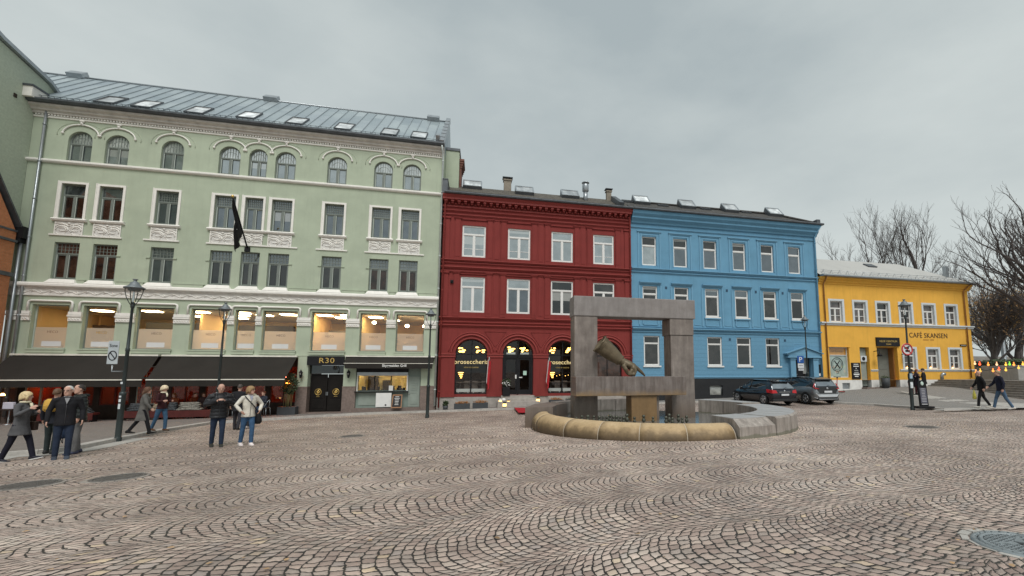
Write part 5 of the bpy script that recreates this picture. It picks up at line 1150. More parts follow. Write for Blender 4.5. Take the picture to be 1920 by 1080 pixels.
# ================================================================ street lamps
M_pole = mat('dark_green_iron', (.035, .045, .045), .45, .3, var=.15, bump=.05)
def make_lamp():
    t = root('street_lamp', '', 'street lamp', group='black street lamps round the square')
    part(MB().lathe([(.12, -.15), (.12, .02), (.108, .04), (.10, .08), (.10, 1.55), (.115, 1.57), (.115, 1.66), (.075, 1.70)], n=14), 'base', M_pole, t)
    part(MB().lathe([(.072, 1.6), (.062, 3.2), (.075, 3.22), (.075, 3.32), (.058, 3.34), (.045, 4.85), (.07, 4.88), (.075, 4.95), (.05, 5.0), (.02, 5.02)], n=12), 'post', M_pole, t)
    l = part(MB().lathe([(.06, 5.0), (.08, 5.04), (.03, 5.1)], n=12), 'lantern', M_pole, t)
    for k in range(4):
        a = k * math.pi / 2 + .4; c, s_ = math.cos(a), math.sin(a)
        pts = [(r * c, r * s_, z) for r, z in ((.05, 4.95), (.14, 5.08), (.23, 5.26), (.285, 5.45), (.30, 5.60))]; part(MB().tube(pts, .014, 6), 'arm', M_pole, l)
    part(MB().lathe([(.0, 5.52), (.20, 5.52), (.20, 5.60), (.34, 5.60), (.345, 5.64), (.22, 5.70), (.17, 5.76), (.13, 5.84), (.06, 5.88), (.05, 5.93), (.085, 5.94), (.085, 5.97), (0, 5.98)], n=20), 'lamp_cap', mat('lamp_cap_grey', (.16, .18, .19), .5, .3), l)
    part(MB().lathe([(.035, 5.06), (.045, 5.2), (.02, 5.52)], n=8), 'lamp_glass', G_fan, l)
    return t
lamp0 = make_lamp()
def place_lamp(p, ztop, label, first=False):
    o = lamp0 if first else copy_tree(lamp0); o.location = p; h = (ztop - p.z) / 5.98; o.scale = (.8, .8, h); o['label'] = label; return o
pL = [gnd(221, 822, .1), gnd(404, 790, .1), gnd(801, 780, .1), fw(uv(16.0, 31.0)[0], -2.1), gnd(1711, 765, .1)]
print('lamps', [tuple(round(c, 2) for c in p) for p in pL])
place_lamp(pL[0], at(258, 523, pL[0].y).z, 'tall lamp with zone sign and stickers on the left kerb', True)
place_lamp(pL[1], at(413, 567, pL[1].y).z, 'lamp behind the photographing bald man, against the awnings')
place_lamp(pL[2], at(805, 578, pL[2].y).z, 'lamp at the right end of the green house near the red house')
r3 = .516; Y3 = 31.0; pl3 = Vector((r3 * Y3, Y3, gz(r3 * Y3, Y3) + .1)); place_lamp(pl3, at(1505, 591, Y3).z, 'lamp with the blue parking sign before the blue house door')
place_lamp(pL[4], at(1693, 561, pL[4].y).z, 'lamp with the round red sign before the yellow house')
def sign_text(txt, w, h, m, parent, x=0, y=-.02, z=0, name='lettering'):
    mb = text_mb(txt, x, z, w, y, ext=.004, height=h); return part(mb, name, m, parent)
M_sheet = mat('sign_white', (.62, .64, .66), .5, var=.04, bump=0); M_sheetg = mat('weathered_sign', (.42, .46, .48), .5, var=.1, bump=0); M_blues = mat('sign_blue', (.015, .09, .33), .45, bump=0); M_reds = mat('sign_red', (.5, .03, .03), .45, bump=0)
# zone sign
p = pL[0] + Vector((-.30, -.16, 0)); zz = at(228, 661, p.y).z; s = root('parking_zone_sign', 'white zone sign with crossed circle on the tall left lamp', 'sign', (p.x, p.y, zz), .25)
part(MB().box(-.145, .145, -.012, .012, -.38, .38), 'plate', M_sheetg, s, bevel=.01); mb = MB().tube([(.105 * math.cos(k * math.pi / 10), -.018, -.10 + .15 * math.sin(k * math.pi / 10)) for k in range(20)], .014, 5, closed=True); mb.tube([(-.07, -.018, .0), (.07, -.018, -.20)], .013, 5); part(mb, 'crossed_circle', M_black, s)
sign_text('Sone', .21, .10, M_black, s, z=.23, y=-.014); part(MB().tube([(0, .02, -.42), (0, .02, -.62), (.28, .12, -.62)], .02, 6), 'bracket', M_zinc, s)
# stickers on the lamps
for li, lst in ((0, ((233, 742, .11, 'round pale'), (231, 751, .10, 'square pale'), (226, 762, .17, 'large white'), (236, 718, .07, 'small white'))), (1, ((405, 738, .10, 'pale'),)), (4, ((1696, 705, .25, 'blue and white'), (1697, 722, .3, 'torn white')))):
    for x, y, sz, k in lst:
        p = pL[li]; q = at(x, y, p.y - .09); sname = 'lowest ' if sz == .17 else ''
        lab = {('large white'): 'large white sticker low on the tall left lamp', 'round pale': 'round pale sticker on the tall left lamp', 'square pale': 'small square sticker above the large one on the left lamp', 'small white': 'narrow white sticker highest on the left lamp', 'pale': 'pale sticker on the lamp behind the bald man', 'blue and white': 'blue and white poster wrapped on the lamp by the yellow house', 'torn white': 'torn white poster below another on the lamp by the yellow house'}[k]
        r_ = .086 if li != 4 else .10; ln = root('sticker', lab, 'sticker', (p.x, p.y, q.z)); w_ = .9 if sz < .2 else 1.5
        mb = MB(); a0 = -math.pi / 2 - w_ / 2
        mb.rings([[(r_ * math.cos(a0 + w_ * j / 6), r_ * math.sin(a0 + w_ * j / 6), z) for j in range(7)] for z in (-sz / 2, sz / 2)], cap=False, closed=False)
        part(mb, 'sheet', mat('poster_' + k.replace(' ', '_'), (.62, .66, .68) if 'blue' not in k else (.35, .48, .58), .6, var=.3 if sz > .2 else .1, scale=9, bump=0), ln)
# parking signs
def parking(p, z, label, post=None):
    s = root('parking_sign', label, 'sign', (p[0], p[1], z), .1, 'blue parking signs')
    part(MB().box(-.24, .24, -.012, .012, -.25, .25), 'plate', M_blues, s, bevel=.01); sign_text('P', .22, .33, M_white, s, z=0, y=-.016)
    pl = part(MB().box(-.22, .22, -.012, .012, -.60, -.28), 'lower_plate', M_sheet, s); sign_text('8-20 Mnd', .3, .07, M_black, pl, z=-.42, y=-.014); part(MB().box(-.18, .18, -.012, .012, -.78, -.64), 'arrow_plate', M_sheet, s)
    mb = MB().box(-.12, .12, -.018, -.012, -.72, -.70); mb.poly([(-.14, -.015, -.71), (-.08, -.015, -.68), (-.08, -.015, -.74)]); part(mb, 'arrow', M_black, s)
    if post: part(MB().tube([(0, .03, .5), (0, .03, post)], .035, 8), 'post', M_pole, s)
    return s
q = at(1501, 674, Y3 - .15); parking((q.x, q.y), q.z, 'blue parking sign on the lamp before the blue house door')
q = at(1254, 677, 23.0); gpost = gz(q.x, q.y) - q.z; parking((q.x, q.y), q.z, 'blue parking sign half hidden by the right stone pillar', post=gpost)
part(MB().tube([(0, .03, .5), (0, .03, 1.6)], .035, 8), 'post', M_pole, [o for o in COL.objects if o.name.startswith('parking_sign')][-1])
q = at(1700.5, 655, pL[4].y - .12); s = root('road_sign', 'round white sign with red ring barring trucks on the lamp', 'sign', q, .1)
part(MB().prism([(.30 * math.cos(k * math.pi / 16), -.01, .30 * math.sin(k * math.pi / 16)) for k in range(32)], (0, .02, 0)), 'disc', M_sheet, s)
part(MB().tube([(.27 * math.cos(k * math.pi / 16), -.015, .27 * math.sin(k * math.pi / 16)) for k in range(32)], .034, 6, closed=True), 'red_ring', M_reds, s); part(MB().tube([(-.19, -.02, .19), (.19, -.02, -.19)], .022, 5), 'red_bar', M_reds, s)
part(MB().box(-.14, .10, -.018, -.011, .02, .12).box(-.1, .14, -.018, -.011, -.13, -.03).box(.04, .14, -.018, -.011, .12, .16), 'vehicle_symbol', M_black, s)
# sandwich board in front of the lamp
p = gnd(1733, 765, .1); s = root('sandwich_board', 'tall black sandwich board with rounded top beside the right lamp', 'sandwich board', p, .05); s.scale = (.72, .8, .76)
part(MB().box(-.62, .50, -.28, .28, 0, .12), 'foot', M_black, s, bevel=.02)
mb = MB(); out = [(-.30, -.05, .12), (.30, -.05, .12), (.30, -.05, 1.45)] + [(.30 * math.cos(k * math.pi / 10), -.05, 1.45 + .32 * math.sin(k * math.pi / 10)) for k in range(1, 10)] + [(-.30, -.05, 1.45)]
fr_ = part(mb.prism(out, (0, .08, 0)), 'panel', M_black, s, recalc=True); fr_.rotation_euler = (-.05, 0, 0)
pp = part(MB().box(-.22, .22, -.07, -.055, .32, 1.28), 'menu', mat('menu_slate', (.10, .10, .13), .5, bump=0), fr_); mb = MB()
rr = random.Random(4)
for k in range(9): w_ = rr.uniform(.10, .17); mb.box(-w_, w_, -.076, -.071, 1.2 - k * .1, 1.225 - k * .1)
mb.box(-.2, .2, -.076, -.071, .22, .27); part(mb, 'menu_lines', mat('chalk_grey', (.5, .5, .52), .8, bump=0), fr_)
part(MB().ell((0, -.06, 1.56), (.11, .02, .13), 12, 7), 'badge', mat('mint_badge', (.5, .62, .56), .6, bump=0), fr_)
# things by the grill
s = froot('chalkboard', 'small black chalkboard in a wooden frame leaning under the grill counter', 'chalkboard', -1.0, -.2, -.45)
mb = MB(); t_ = .25
part(MB().hexa([(-1.36, -.42, -.45), (-.78, -.42, -.45), (-.78, -.40, -.45), (-1.36, -.40, -.45), (-1.34, -.14, .33), (-.80, -.14, .33), (-.80, -.12, .33), (-1.34, -.12, .33)]), 'frame', mat('orange_wood_frame', (.30, .15, .07), .6), s)
part(MB().hexa([(-1.31, -.415, -.38), (-.83, -.415, -.38), (-.83, -.40, -.38), (-1.31, -.40, -.38), (-1.29, -.165, .27), (-.85, -.165, .27), (-.85, -.15, .27), (-1.29, -.15, .27)]), 'slate', M_black, s)
mb = MB()
for k in range(6): z = .2 - k * .09; v = -.172 - (.27 - z) * .385 - .012; w_ = rr.uniform(.08, .2); mb.box(-1.07 - w_, -1.07 + w_, v - .004, v, z - .02, z + .015)
part(mb, 'chalk_lines', M_white, s)
s = froot('poster', 'large white paper sheet hung under the grill counter', 'poster', -1.9, -.1, -.4); part(MB().rings([[(-2.28 + .86 * j / 8, -.13 + .01 * math.sin(j * 1.9 + k), -.40 + .83 * k / 5) for j in range(9)] for k in range(6)], cap=False, closed=False), 'sheet', M_blind, s); part(MB().ell((-1.72, -.15, -.28), (.05, .01, .05)), 'stamp', M_black, s)
# ================================================================ fountain
M_sand = mat('yellow_sandstone', (.62, .40, .19), .7, var=.12, scale=2.2, bump=.2, bscale=30, dirt=.15)
M_conc0 = mat('joint_mortar', (.46, .40, .32), .8, bump=0)
def ring_stone():
    N = NT('stained_sandstone'); P = N.pos(); s = N.n('ShaderNodeSeparateXYZ'); N.put(s.inputs[0], P)
    n = N.noise(P, 3.2, 5, .65); n2 = N.noise(P, 14, 4, .7)
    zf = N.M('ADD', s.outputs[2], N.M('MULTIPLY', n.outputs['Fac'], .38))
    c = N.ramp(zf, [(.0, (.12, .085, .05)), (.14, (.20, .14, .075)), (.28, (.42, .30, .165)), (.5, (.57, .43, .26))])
    c = N.mix(.35, c, N.ramp(n2.outputs['Fac'], [(.3, (.7, .68, .64)), (.6, (1.1, 1.1, 1.1))]), 'MULTIPLY')
    return N.done(N.bsdf(c, .62, 0, .35, N.bump(n2.outputs['Fac'], .2, .01)))
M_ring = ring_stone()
def granite(name, c1, c2, wet=.0, base=None, moss=False, rough=.6, runs=.4):
    N = NT(name); P = N.pos(); s = N.n('ShaderNodeSeparateXYZ'); N.put(s.inputs[0], P)
    n = N.noise(P, 2.2, 5, .6); g_ = N.noise(P, 55, 3, .8)
    mpn = N.n('ShaderNodeMapping'); N.put(mpn.inputs[0], P); mpn.inputs['Scale'].default_value = (2.2, 2.2, .25); st_ = N.noise(mpn.outputs[0], 3, 5, .65)
    c = N.ramp(n.outputs['Fac'], [(.3, c1), (.7, c2)]); c = N.mix(.5, c, N.ramp(g_.outputs['Fac'], [(.3, (.72, .72, .72)), (.7, (1.25, 1.25, 1.25))]), 'MULTIPLY')
    f = N.M('MULTIPLY', N.ramp(st_.outputs['Fac'], [(.45, (0, 0, 0)), (.66, (1, 1, 1))]), runs); c = N.mix(f, c, tuple(x * .5 for x in c1))
    f = N.M('MULTIPLY', N.ramp(st_.outputs['Fac'], [(.30, (1, 1, 1)), (.40, (0, 0, 0))]), runs * .9); c = N.mix(f, c, tuple(min(1, x * 1.5) for x in c2))
    if base:
        zf = N.M('SUBTRACT', s.outputs[2], N.M('MULTIPLY', N.M('SUBTRACT', n.outputs['Fac'], .5), base[2])); f = N.ramp(N.M('DIVIDE', N.M('SUBTRACT', zf, base[0]), base[1]), [(0, (1, 1, 1)), (1, (0, 0, 0))]); c = N.mix(f, c, base[3])
    if moss:
        f = N.ramp(N.M('ADD', s.outputs[2], N.M('MULTIPLY', n.outputs['Fac'], .22)), [(.0, (.6, .6, .6)), (.03, (0, 0, 0))]); c = N.mix(f, c, (.10, .105, .06))
    return N.done(N.bsdf(c, rough, 0, .5, N.bump(g_.outputs['Fac'], .18, .006)))
M_granA = granite('grey_brown_granite', (.15, .125, .11), (.26, .225, .20), base=(-.2, .9, .8, (.13, .095, .07)))
M_granL = granite('pale_block_granite', (.25, .215, .19), (.36, .325, .29), moss=True, runs=.6, rough=.7); M_granT = granite('bench_top_granite', (.34, .33, .32), (.42, .41, .40), runs=.1, rough=.45)
M_beam = granite('wet_beam_granite', (.145, .115, .10), (.22, .19, .175), rough=.28, runs=.65, base=(.80, .22, .5, (.24, .16, .085)))
M_lintel = granite('lintel_granite', (.20, .18, .17), (.275, .255, .245), runs=.25, rough=.75)
M_ped = granite('ochre_pedestal_stone', (.19, .115, .05), (.24, .15, .07), runs=.25, rough=.45)
def hole_mat():
    N = NT('pool_water'); n = N.noise(N.pos(), 7, 3); return N.done(N.bsdf((.16, .16, .15), .08, 0, .6, N.bump(n.outputs['Fac'], .12, .02)))
M_pool = hole_mat()
CXW, CYW = FC; G0 = gz(CXW, CYW)
def pol(r, a, z): return (CXW + r * math.cos(R_(a)), CYW + r * math.sin(R_(a)), z)
def wroot(name, label, cat, group=None):
    o = root(name, label, cat, (CXW, CYW, G0), 0, group); ROOTOFF[o.name] = (CXW, CYW, G0); return o
fo = wroot('fountain_basin', 'round fountain basin of yellow sandstone rolls and grey granite blocks', 'fountain')
def arc(r_prof, a0, a1, name, m, step=3, mirror=True, follow=True):
    """a block whose section (r,z above ground) runs round the basin"""
    n = max(2, int(abs(a1 - a0) / step)); R = []
    for k in range(n + 1):
        a = a0 + (a1 - a0) * k / n; q = []
        for r, z in r_prof:
            x, y, _ = pol(r, a, 0); g_ = gz(*pol(4.7, a, 0)[:2]) if z < .02 and follow else -.27
            q.append((x, y, g_ + z))
        R.append(q)
    return part(MB().rings(R, cap=True, smooth=False), name, m, fo, recalc=True)
roll = [(4.70, -.1), (4.715, .05)] + [(4.26 + .46 * math.cos(R_(t)), .06 + .42 * math.sin(R_(t))) for t in (8, 20, 34, 48, 62, 76, 90)] + [(4.16, .47), (4.12, .42), (4.12, -.1)]
def ang(px, py): g_ = gnd(px, py); return math.degrees(math.atan2(g_.y - CYW, g_.x - CXW)) % 360
js = [184.0, 199.0] + [ang(1050, 820), ang(1115, 826), ang(1198, 828), ang(1287, 826), 287.5]
print('joints', [round(j, 1) for j in js])
for a, b in zip(js, js[1:]):
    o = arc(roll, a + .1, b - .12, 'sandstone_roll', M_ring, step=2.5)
    for p_ in o.data.polygons: p_.use_smooth = len(p_.vertices) == 4
    arc([(r + (.002 if r > 4.2 else -.0), z - .0) for r, z in roll], b - .12, b + .1, 'mortar_joint', M_conc0, step=1)
block = [(4.82, -.12), (4.80, .58), (4.74, .63), (3.55, .63), (3.52, -.12)]
gj = [288.3, 306, 318, 328, 340, 352, 364, 378, 394, 412]
for i, (a, b) in enumerate(zip(gj, gj[1:])):
    pr = block if a > 289 else [(4.80, -.12), (4.78, .40), (4.52, .60), (3.45, .62), (3.42, -.12)]
    if a > 375: pr = [(4.82, -.12), (4.80, .66), (4.76, .69), (3.9, .69), (3.88, -.12)]
    arc(pr, a + .15, b - .15, 'granite_block', M_granL, step=4)
    arc([(r - .03 if r > 4 else r + .03, z + (.004 if z > .5 else .62)) for r, z in pr if z > .5][::1] + [(3.6, .60), (4.7, .60)] if False else [(4.72 if a > 289 else 4.50, .6), (4.72 if a > 289 else 4.50, pr[2][1] + .004 if a > 289 else .624), (pr[3][0] + .02, pr[3][1] + .004), (pr[3][0] + .02, .6)], a + .4, b - .4, 'block_top', M_granT, step=4)
for a, b, h in ((92, 107, .66), (107.3, 122, .66), (122.3, 137, .66), (137.3, 150, .66)): arc([(4.85, -.12), (4.85, h - .02), (4.82, h), (4.25, h), (4.22, -.12)], a, b, 'granite_block', M_granL, step=4)
arc([(4.98, -.12), (4.98, .60), (4.95, .63), (3.95, .63), (3.92, -.12)], 151, 183.6, 'granite_block', M_granA, step=32)
part(MB().lathe([(0, -.11), (4.15, -.11)], (CXW, CYW, -.03), 48), 'pool_water', M_pool, fo)
# portal of stone beams; local frame u along, v behind
PX0, PY0 = -.23, 16.6; PU, PV = uv(PX0, PY0)
po = froot('stone_portal', 'tall portal of grey granite pillars and lintel standing in the fountain', 'sculpture', PU, PV, -.2)
def pbox(u0, u1, v0, v1, z0, z1, name, m, bev=.02): return part(MB().box(PU + u0, PU + u1, PV + v0, PV + v1, z0, z1), name, m, po, bevel=bev)
pbox(0, .91, 0, .75, -.22, 3.805, 'pillar', M_granA); pbox(3.95, 4.95, .03, .72, -.22, 3.14, 'pillar', M_granA); pbox(3.92, 4.95, 0, .80, 3.145, 3.805, 'pillar_block', M_granA)
pbox(-.03, 5.03, -.03, .82, 3.81, 4.59, 'lintel', M_lintel, .03)
pbox(-.12, 4.17, -.80, -.03, .80, 1.50, 'beam', M_beam, .02); pbox(2.0, 3.0, -.72, -.08, -.22, .795, 'pedestal', M_ped, .015); pbox(3.02, 3.14, -.6, -.1, -.22, .79, 'pedestal_side', M_granA, .01)
# bronze glove
M_bronze = mat('weathered_bronze', (.15, .118, .075), .5, .35, var=.22, scale=5, bump=.2, bscale=14, dirt=.3)
gv = froot('bronze_glove', 'large bronze gloved hand pointing down on to the stone beam', 'sculpture', PU + 1.5, PV - .4, 1.5)
def gp(px, py, v=-.42):
    n = fdir(0, 1, 0); u, v_, z = rplane(px, py, fw(PU, PV + v, 0), n); return Vector((u, v_, z))
def remesh_part(mb, name, m, parent, voxel, smooth=2, disp=None):
    p = parent
    while p is not None and p.parent is not None: p = p.parent
    off = ROOTOFF.get(p.name, (0, 0, 0)) if p is not None else (0, 0, 0)
    me = mb.mesh(name, off); o = bpy.data.objects.new(name, me); COL.objects.link(o)
    r = o.modifiers.new('r', 'REMESH'); r.mode = 'VOXEL'; r.voxel_size = voxel; r.use_smooth_shade = True
    if smooth: s_ = o.modifiers.new('s', 'SMOOTH'); s_.iterations = smooth; s_.factor = .5
    dg = bpy.context.evaluated_depsgraph_get(); dg.update(); me2 = bpy.data.meshes.new_from_object(o.evaluated_get(dg)); o.modifiers.clear(); o.data = me2
    bpy.data.meshes.remove(me); me2.name = name; me2.materials.clear(); me2.materials.append(m); o.parent = parent
    for q in me2.polygons: q.use_smooth = True
    return o
cuff_a, cuff_b = gp(1124, 644), gp(1161, 674)
ax = (cuff_b - cuff_a).normalized(); e1 = Vector((0, 1, 0)); e2 = ax.cross(e1).normalized()
L = (cuff_b - cuff_a).length; mb = MB(); R = []
prof = [(0, .34), (.02, .345), (.06, .33), (.35, .315), (.7, .27), (1.0, .205), (1.04, .215), (1.08, .19)]
for t, r in prof:
    R.append([tuple(cuff_a + ax * L * t + (e1 * math.cos(k * math.pi / 12) * .8 + e2 * math.sin(k * math.pi / 12)) * r * (1 + .05 * math.sin(k * math.pi / 12 * 5 + t * 3))) for k in range(24)])
inner = []
for t, r in [(0.0, .31), (.3, .26), (.9, .12)]: inner.append([tuple(cuff_a + ax * L * t + (e1 * math.cos(k * math.pi / 12) * .8 + e2 * math.sin(k * math.pi / 12)) * r) for k in range(24)])
mb.rings([inner[2], inner[1], inner[0]] + R, cap=True); part(mb, 'cuff', M_bronze, gv, recalc=True)
mb = MB(); R0 = [tuple(cuff_a + ax * L * .02 + (e1 * math.cos(k * math.pi / 12) * .8 + e2 * math.sin(k * math.pi / 12)) * (.352 + .02 * math.sin(k * 2.3)) - ax * .03 * math.sin(k * 1.7)) for k in range(24)]; mb.tube(R0, .022, 6, closed=True)
for t in (.10, .16): mb.tube([tuple(cuff_a + ax * L * t + (e1 * math.cos(k * math.pi / 12) * .8 + e2 * math.sin(k * math.pi / 12)) * (.338)) for k in range(24)], .012, 5, closed=True)
part(mb, 'cuff_hem', M_bronze, gv)
mb = MB(); w0 = gp(1157, 672); w1 = gp(1168, 679); k1 = gp(1186, 688)
mb.rings([[tuple(c + (e1 * math.cos(k * math.pi / 8) * rw + e2 * math.sin(k * math.pi / 8) * rh)) for k in range(16)] for c, rw, rh in ((w0, .15, .16), (w1, .17, .16), (gp(1176, 683), .23, .17), (k1, .25, .15), (gp(1190, 691), .22, .10))])
for j, dv in enumerate((-.20, -.05, .10)):                           # three curled fingers
    a_ = gp(1186 - j * .5, 688, -.42 + dv); b_ = gp(1191 - j, 695, -.42 + dv); c_ = gp(1189 - j, 703.5, -.42 + dv); d_ = gp(1179, 704, -.42 + dv); mb.tube([a_, b_, c_ + Vector((0, 0, .03)), d_ + Vector((0, 0, .06)), gp(1182, 698, -.42 + dv), gp(1185, 694, -.42 + dv)], [.088, .088, .085, .085, .08, .08], 10)
i0, i1, i2, i3 = gp(1187, 686, -.22), gp(1195, 691, -.2), gp(1203, 698, -.2), gp(1209.5, 705, -.2); mb.tube([i0, i1, i2, i3], [.10, .078, .064, .032], 10)
mb.tube([gp(1168, 684, -.62), gp(1173, 692, -.66), gp(1176, 699, -.6), gp(1182, 703, -.52)], [.09, .085, .07, .05], 10)      # thumb
remesh_part(mb, 'hand', M_bronze, gv, .022, 2)
# water jets: small bronze nozzles standing in the pool
M_noz = mat('green_bronze', (.09, .092, .072), .45, .5, var=.3, scale=12)
def nozzle(x, y_, sc=1.0, i=0):
    o = root('fountain_nozzle', 'small bronze nozzle standing in the pool behind the sandstone rim', 'nozzle', (x, y_, -.15), 0, 'bronze nozzles in the pool'); o.scale = (sc, sc, sc); return o
nz0 = None
for i, px in enumerate((1081, 1091, 1102, 1113, 1123, 1130, 1137, 1143, 1149, 1155, 1161, 1168, 1174, 1188, 1205, 1222, 1246, 1252, 1258, 1269, 1276, 1284)):
    Yn = 15.45 + .28 * math.sin(i * 2.7); X = (px - CX) / 820 * Yn
    if nz0 is None:
        nz0 = nozzle(X, Yn); part(MB().lathe([(0, 0), (.09, 0), (.09, .02), (.035, .04), (.03, .08), (.075, .13), (.075, .18), (.045, .23), (.04, .26), (.065, .29), (.06, .34), (.02, .37), (0, .37)], n=12), 'body', M_noz, nz0); nz = nz0
    else: nz = copy_tree(nz0); nz.location = (X, Yn, -.15)
    nz['label'] = ['leftmost', 'second', 'third', 'fourth', 'fifth', 'sixth', 'seventh', 'eighth', 'ninth', 'tenth', 'eleventh', 'twelfth', 'thirteenth', 'fourteenth', 'fifteenth', 'sixteenth', 'seventeenth', 'eighteenth', 'nineteenth', 'twentieth', 'second last', 'rightmost'][i] + ' small bronze nozzle from the left in the fountain pool'
    nz.scale = [(.72 + .25 * ((i * 7) % 5) / 4)] * 3
# ================================================================ plants, pots and terrace furniture
M_leafd = mat('dark_foliage', (.035, .055, .022), .6, var=.45, scale=12, bump=0); M_leafo = mat('autumn_foliage', (.30, .13, .04), .7, var=.5, scale=14, bump=0); M_pot = mat('dark_pot', (.05, .055, .06), .6, var=.1)
M_stem = mat('bamboo_stem', (.30, .27, .12), .6, bump=0)
def leaves(c, r, n, size, seed, hang=.3):
    rr = random.Random(seed); mb = MB()
    for _ in range(n):
        d = Vector((rr.gauss(0, 1), rr.gauss(0, 1), rr.gauss(0, 1))).normalized() * (rr.random() ** .4)
        p = Vector((c[0] + d.x * r[0], c[1] + d.y * r[1], c[2] + d.z * r[2])); a = Vector((rr.uniform(-1, 1), rr.uniform(-1, 1), rr.uniform(-1, .6) - hang)).normalized() * size * rr.uniform(.6, 1.3); b = a.orthogonal().normalized() * size * .32
        mb.poly([p, p + a * .5 + b, p + a, p + a * .5 - b])
    return mb
def planter(u, v, z, w, label, fol=M_leafd, seed=1, h=.32, group=None, d=.3):
    o = froot('planter', label, 'planter', u, v, z, group)
    part(MB().box(u - w / 2, u + w / 2, v - d / 2, v + d / 2, z, z + h), 'box', M_pot, o, bevel=.012); part(leaves((u, v, z + h + .06), (w * .48, d * .5, .10), 240, .07, seed), 'flowers', fol, o); return o
gzf = lambda u, v: fw(u, v).z + .1
planter(2.72, -.75, gzf(2.7, -.75), .92, 'dark planter box with reddish heather left of the pair under the first arch', M_leafo, 3, .34, 'dark planter boxes before the bar'); planter(3.80, -.75, gzf(3.8, -.75), .92, 'dark planter box with bright red heather right of the pair under the first arch', M_leafo, 4, .34, 'dark planter boxes before the bar')
planter(8.50, -.75, gzf(8.5, -.75), .92, 'dark planter box under the third arch left of the stone pillar', M_leafo, 5, .34, 'dark planter boxes before the bar'); planter(9.58, -.75, gzf(9.6, -.75), .9, 'dark planter box with green moss under the third arch', M_leafd, 6, .34, 'dark planter boxes before the bar')
def potplant(u, v, w, h, label, fol, n=200, seed=3, name='potted_plant', ph=.55):
    z = gzf(u, v); o = froot(name, label, 'potted plant', u, v, z); part(MB().lathe([(0, 0), (w * .36, 0), (w * .5, h), (w * .46, h), (w * .44, h - .04), (0, h - .04)], (u, v, z), 16), 'pot', M_pot, o)
    part(leaves((u, v, z + h + ph * .35), (w * .5, w * .5, ph * .5), n, .09, seed), 'foliage', fol, o); return o
potplant(1.75, -.7, .34, .25, 'small dark shrub in a pot at the left corner of the red house', M_leafd, 260, 8, ph=.4)
potplant(34.1, -.75, .62, .75, 'grey plant tub left of the passage of the yellow house', M_leafd, 180, 9, ph=.18); potplant(36.75, -.9, .62, .8, 'grey plant tub right of the passage of the yellow house', M_leafd, 180, 10, ph=.18)
# tall bamboo in a box beside the R30 door
u, v = -6.75, -.55; z = gzf(u, v); o = froot('bamboo_planter', 'tall bamboo in a dark box left of the R30 doorway', 'potted plant', u, v, z)
part(MB().box(u - .45, u + .45, v - .25, v + .25, z, z + .45), 'box', M_pot, o, bevel=.015); mb = MB(); rr = random.Random(6)
for k in range(9): a_ = u + rr.uniform(-.25, .25); mb.tube([(a_, v, z + .4), (a_ + rr.uniform(-.15, .15), v, z + 2.0)], .014, 5)
part(mb, 'stems', M_stem, o); part(leaves((u, v, z + 1.7), (.45, .3, .55), 520, .13, 12), 'foliage', M_leafd, o)
part(leaves((u, v, z + 2.15), (.3, .2, .2), 140, .12, 13), 'foliage', M_leafd, o)
# red mat and lanterns at the bar entrance
s = froot('door_mat', 'red mat on the pavement before the bar entrance', 'mat', 7.0, -2, 0); s.location.z = 0; ROOTOFF[s.name] = (7.0, -2, 0)
cs = [gnd(964, 765, .1), gnd(1003, 765, .1), gnd(992, 774, .1), gnd(972, 774, .1)]; q = []
for dz in (.004, .02):
    for c in cs: uu = uv(c.x, c.y); q.append((uu[0], uu[1], c.z + dz))
part(MB().hexa(q), 'carpet', mat('red_carpet', (.36, .012, .02), .95, var=.1, bump=.3, bscale=60), s)
def tealight(u, v, z, r, h, label, lit, name='candle_lantern'):
    o = froot(name, label, 'lantern', u, v, z, 'candle lanterns at the bar entrance'); part(MB().lathe([(0, 0), (r, 0), (r, h), (r * .6, h * 1.1), (0, h * 1.12)], (u, v, z), 10, smooth=False), 'case', M_black if lit else M_blind, o)
    part(MB().lathe([(r * 1.02, h * .2), (r * 1.02, h * .8)], (u, v, z), 10), 'glass', emit('candle_glow', (1, .62, .22), 2.2), o)
zs = fw(5.3, -.9).z + .1
tealight(5.25, -1.0, zs, .11, .3, 'lit candle lantern standing lowest before the entrance steps', True); tealight(5.0, -.7, zs + .2, .09, .28, 'candle lantern left of the entrance steps', False); tealight(5.5, -.75, zs + .22, .07, .2, 'small candle lantern on the entrance step', True); tealight(7.35, -.7, zs + .22, .1, .32, 'candle lantern right of the entrance steps', True)
o = froot('pumpkin_pile', 'pale pumpkin beside the candle lanterns at the bar entrance', 'pumpkin', 5.2, -.8, zs + .3); part(MB().ell((5.2, -.85, zs + .45), (.13, .13, .11), 12, 8), 'pumpkin', M_blind, o); part(MB().tube([(5.2, -.85, zs + .55), (5.22, -.85, zs + .61)], .012, 5), 'stalk', M_stem, o)
o = froot('flower_stand', 'dark stand with pale flowers on the left of the bar entrance', 'plant', 5.35, -.25, .2); part(MB().box(5.15, 5.6, -.4, -.1, .18, .75), 'stand', M_black, o); part(leaves((5.38, -.25, 1.0), (.28, .15, .3), 240, .09, 15), 'foliage', M_leafd, o); part(leaves((5.38, -.35, .95), (.25, .12, .2), 30, .10, 16), 'flowers', M_blind, o)
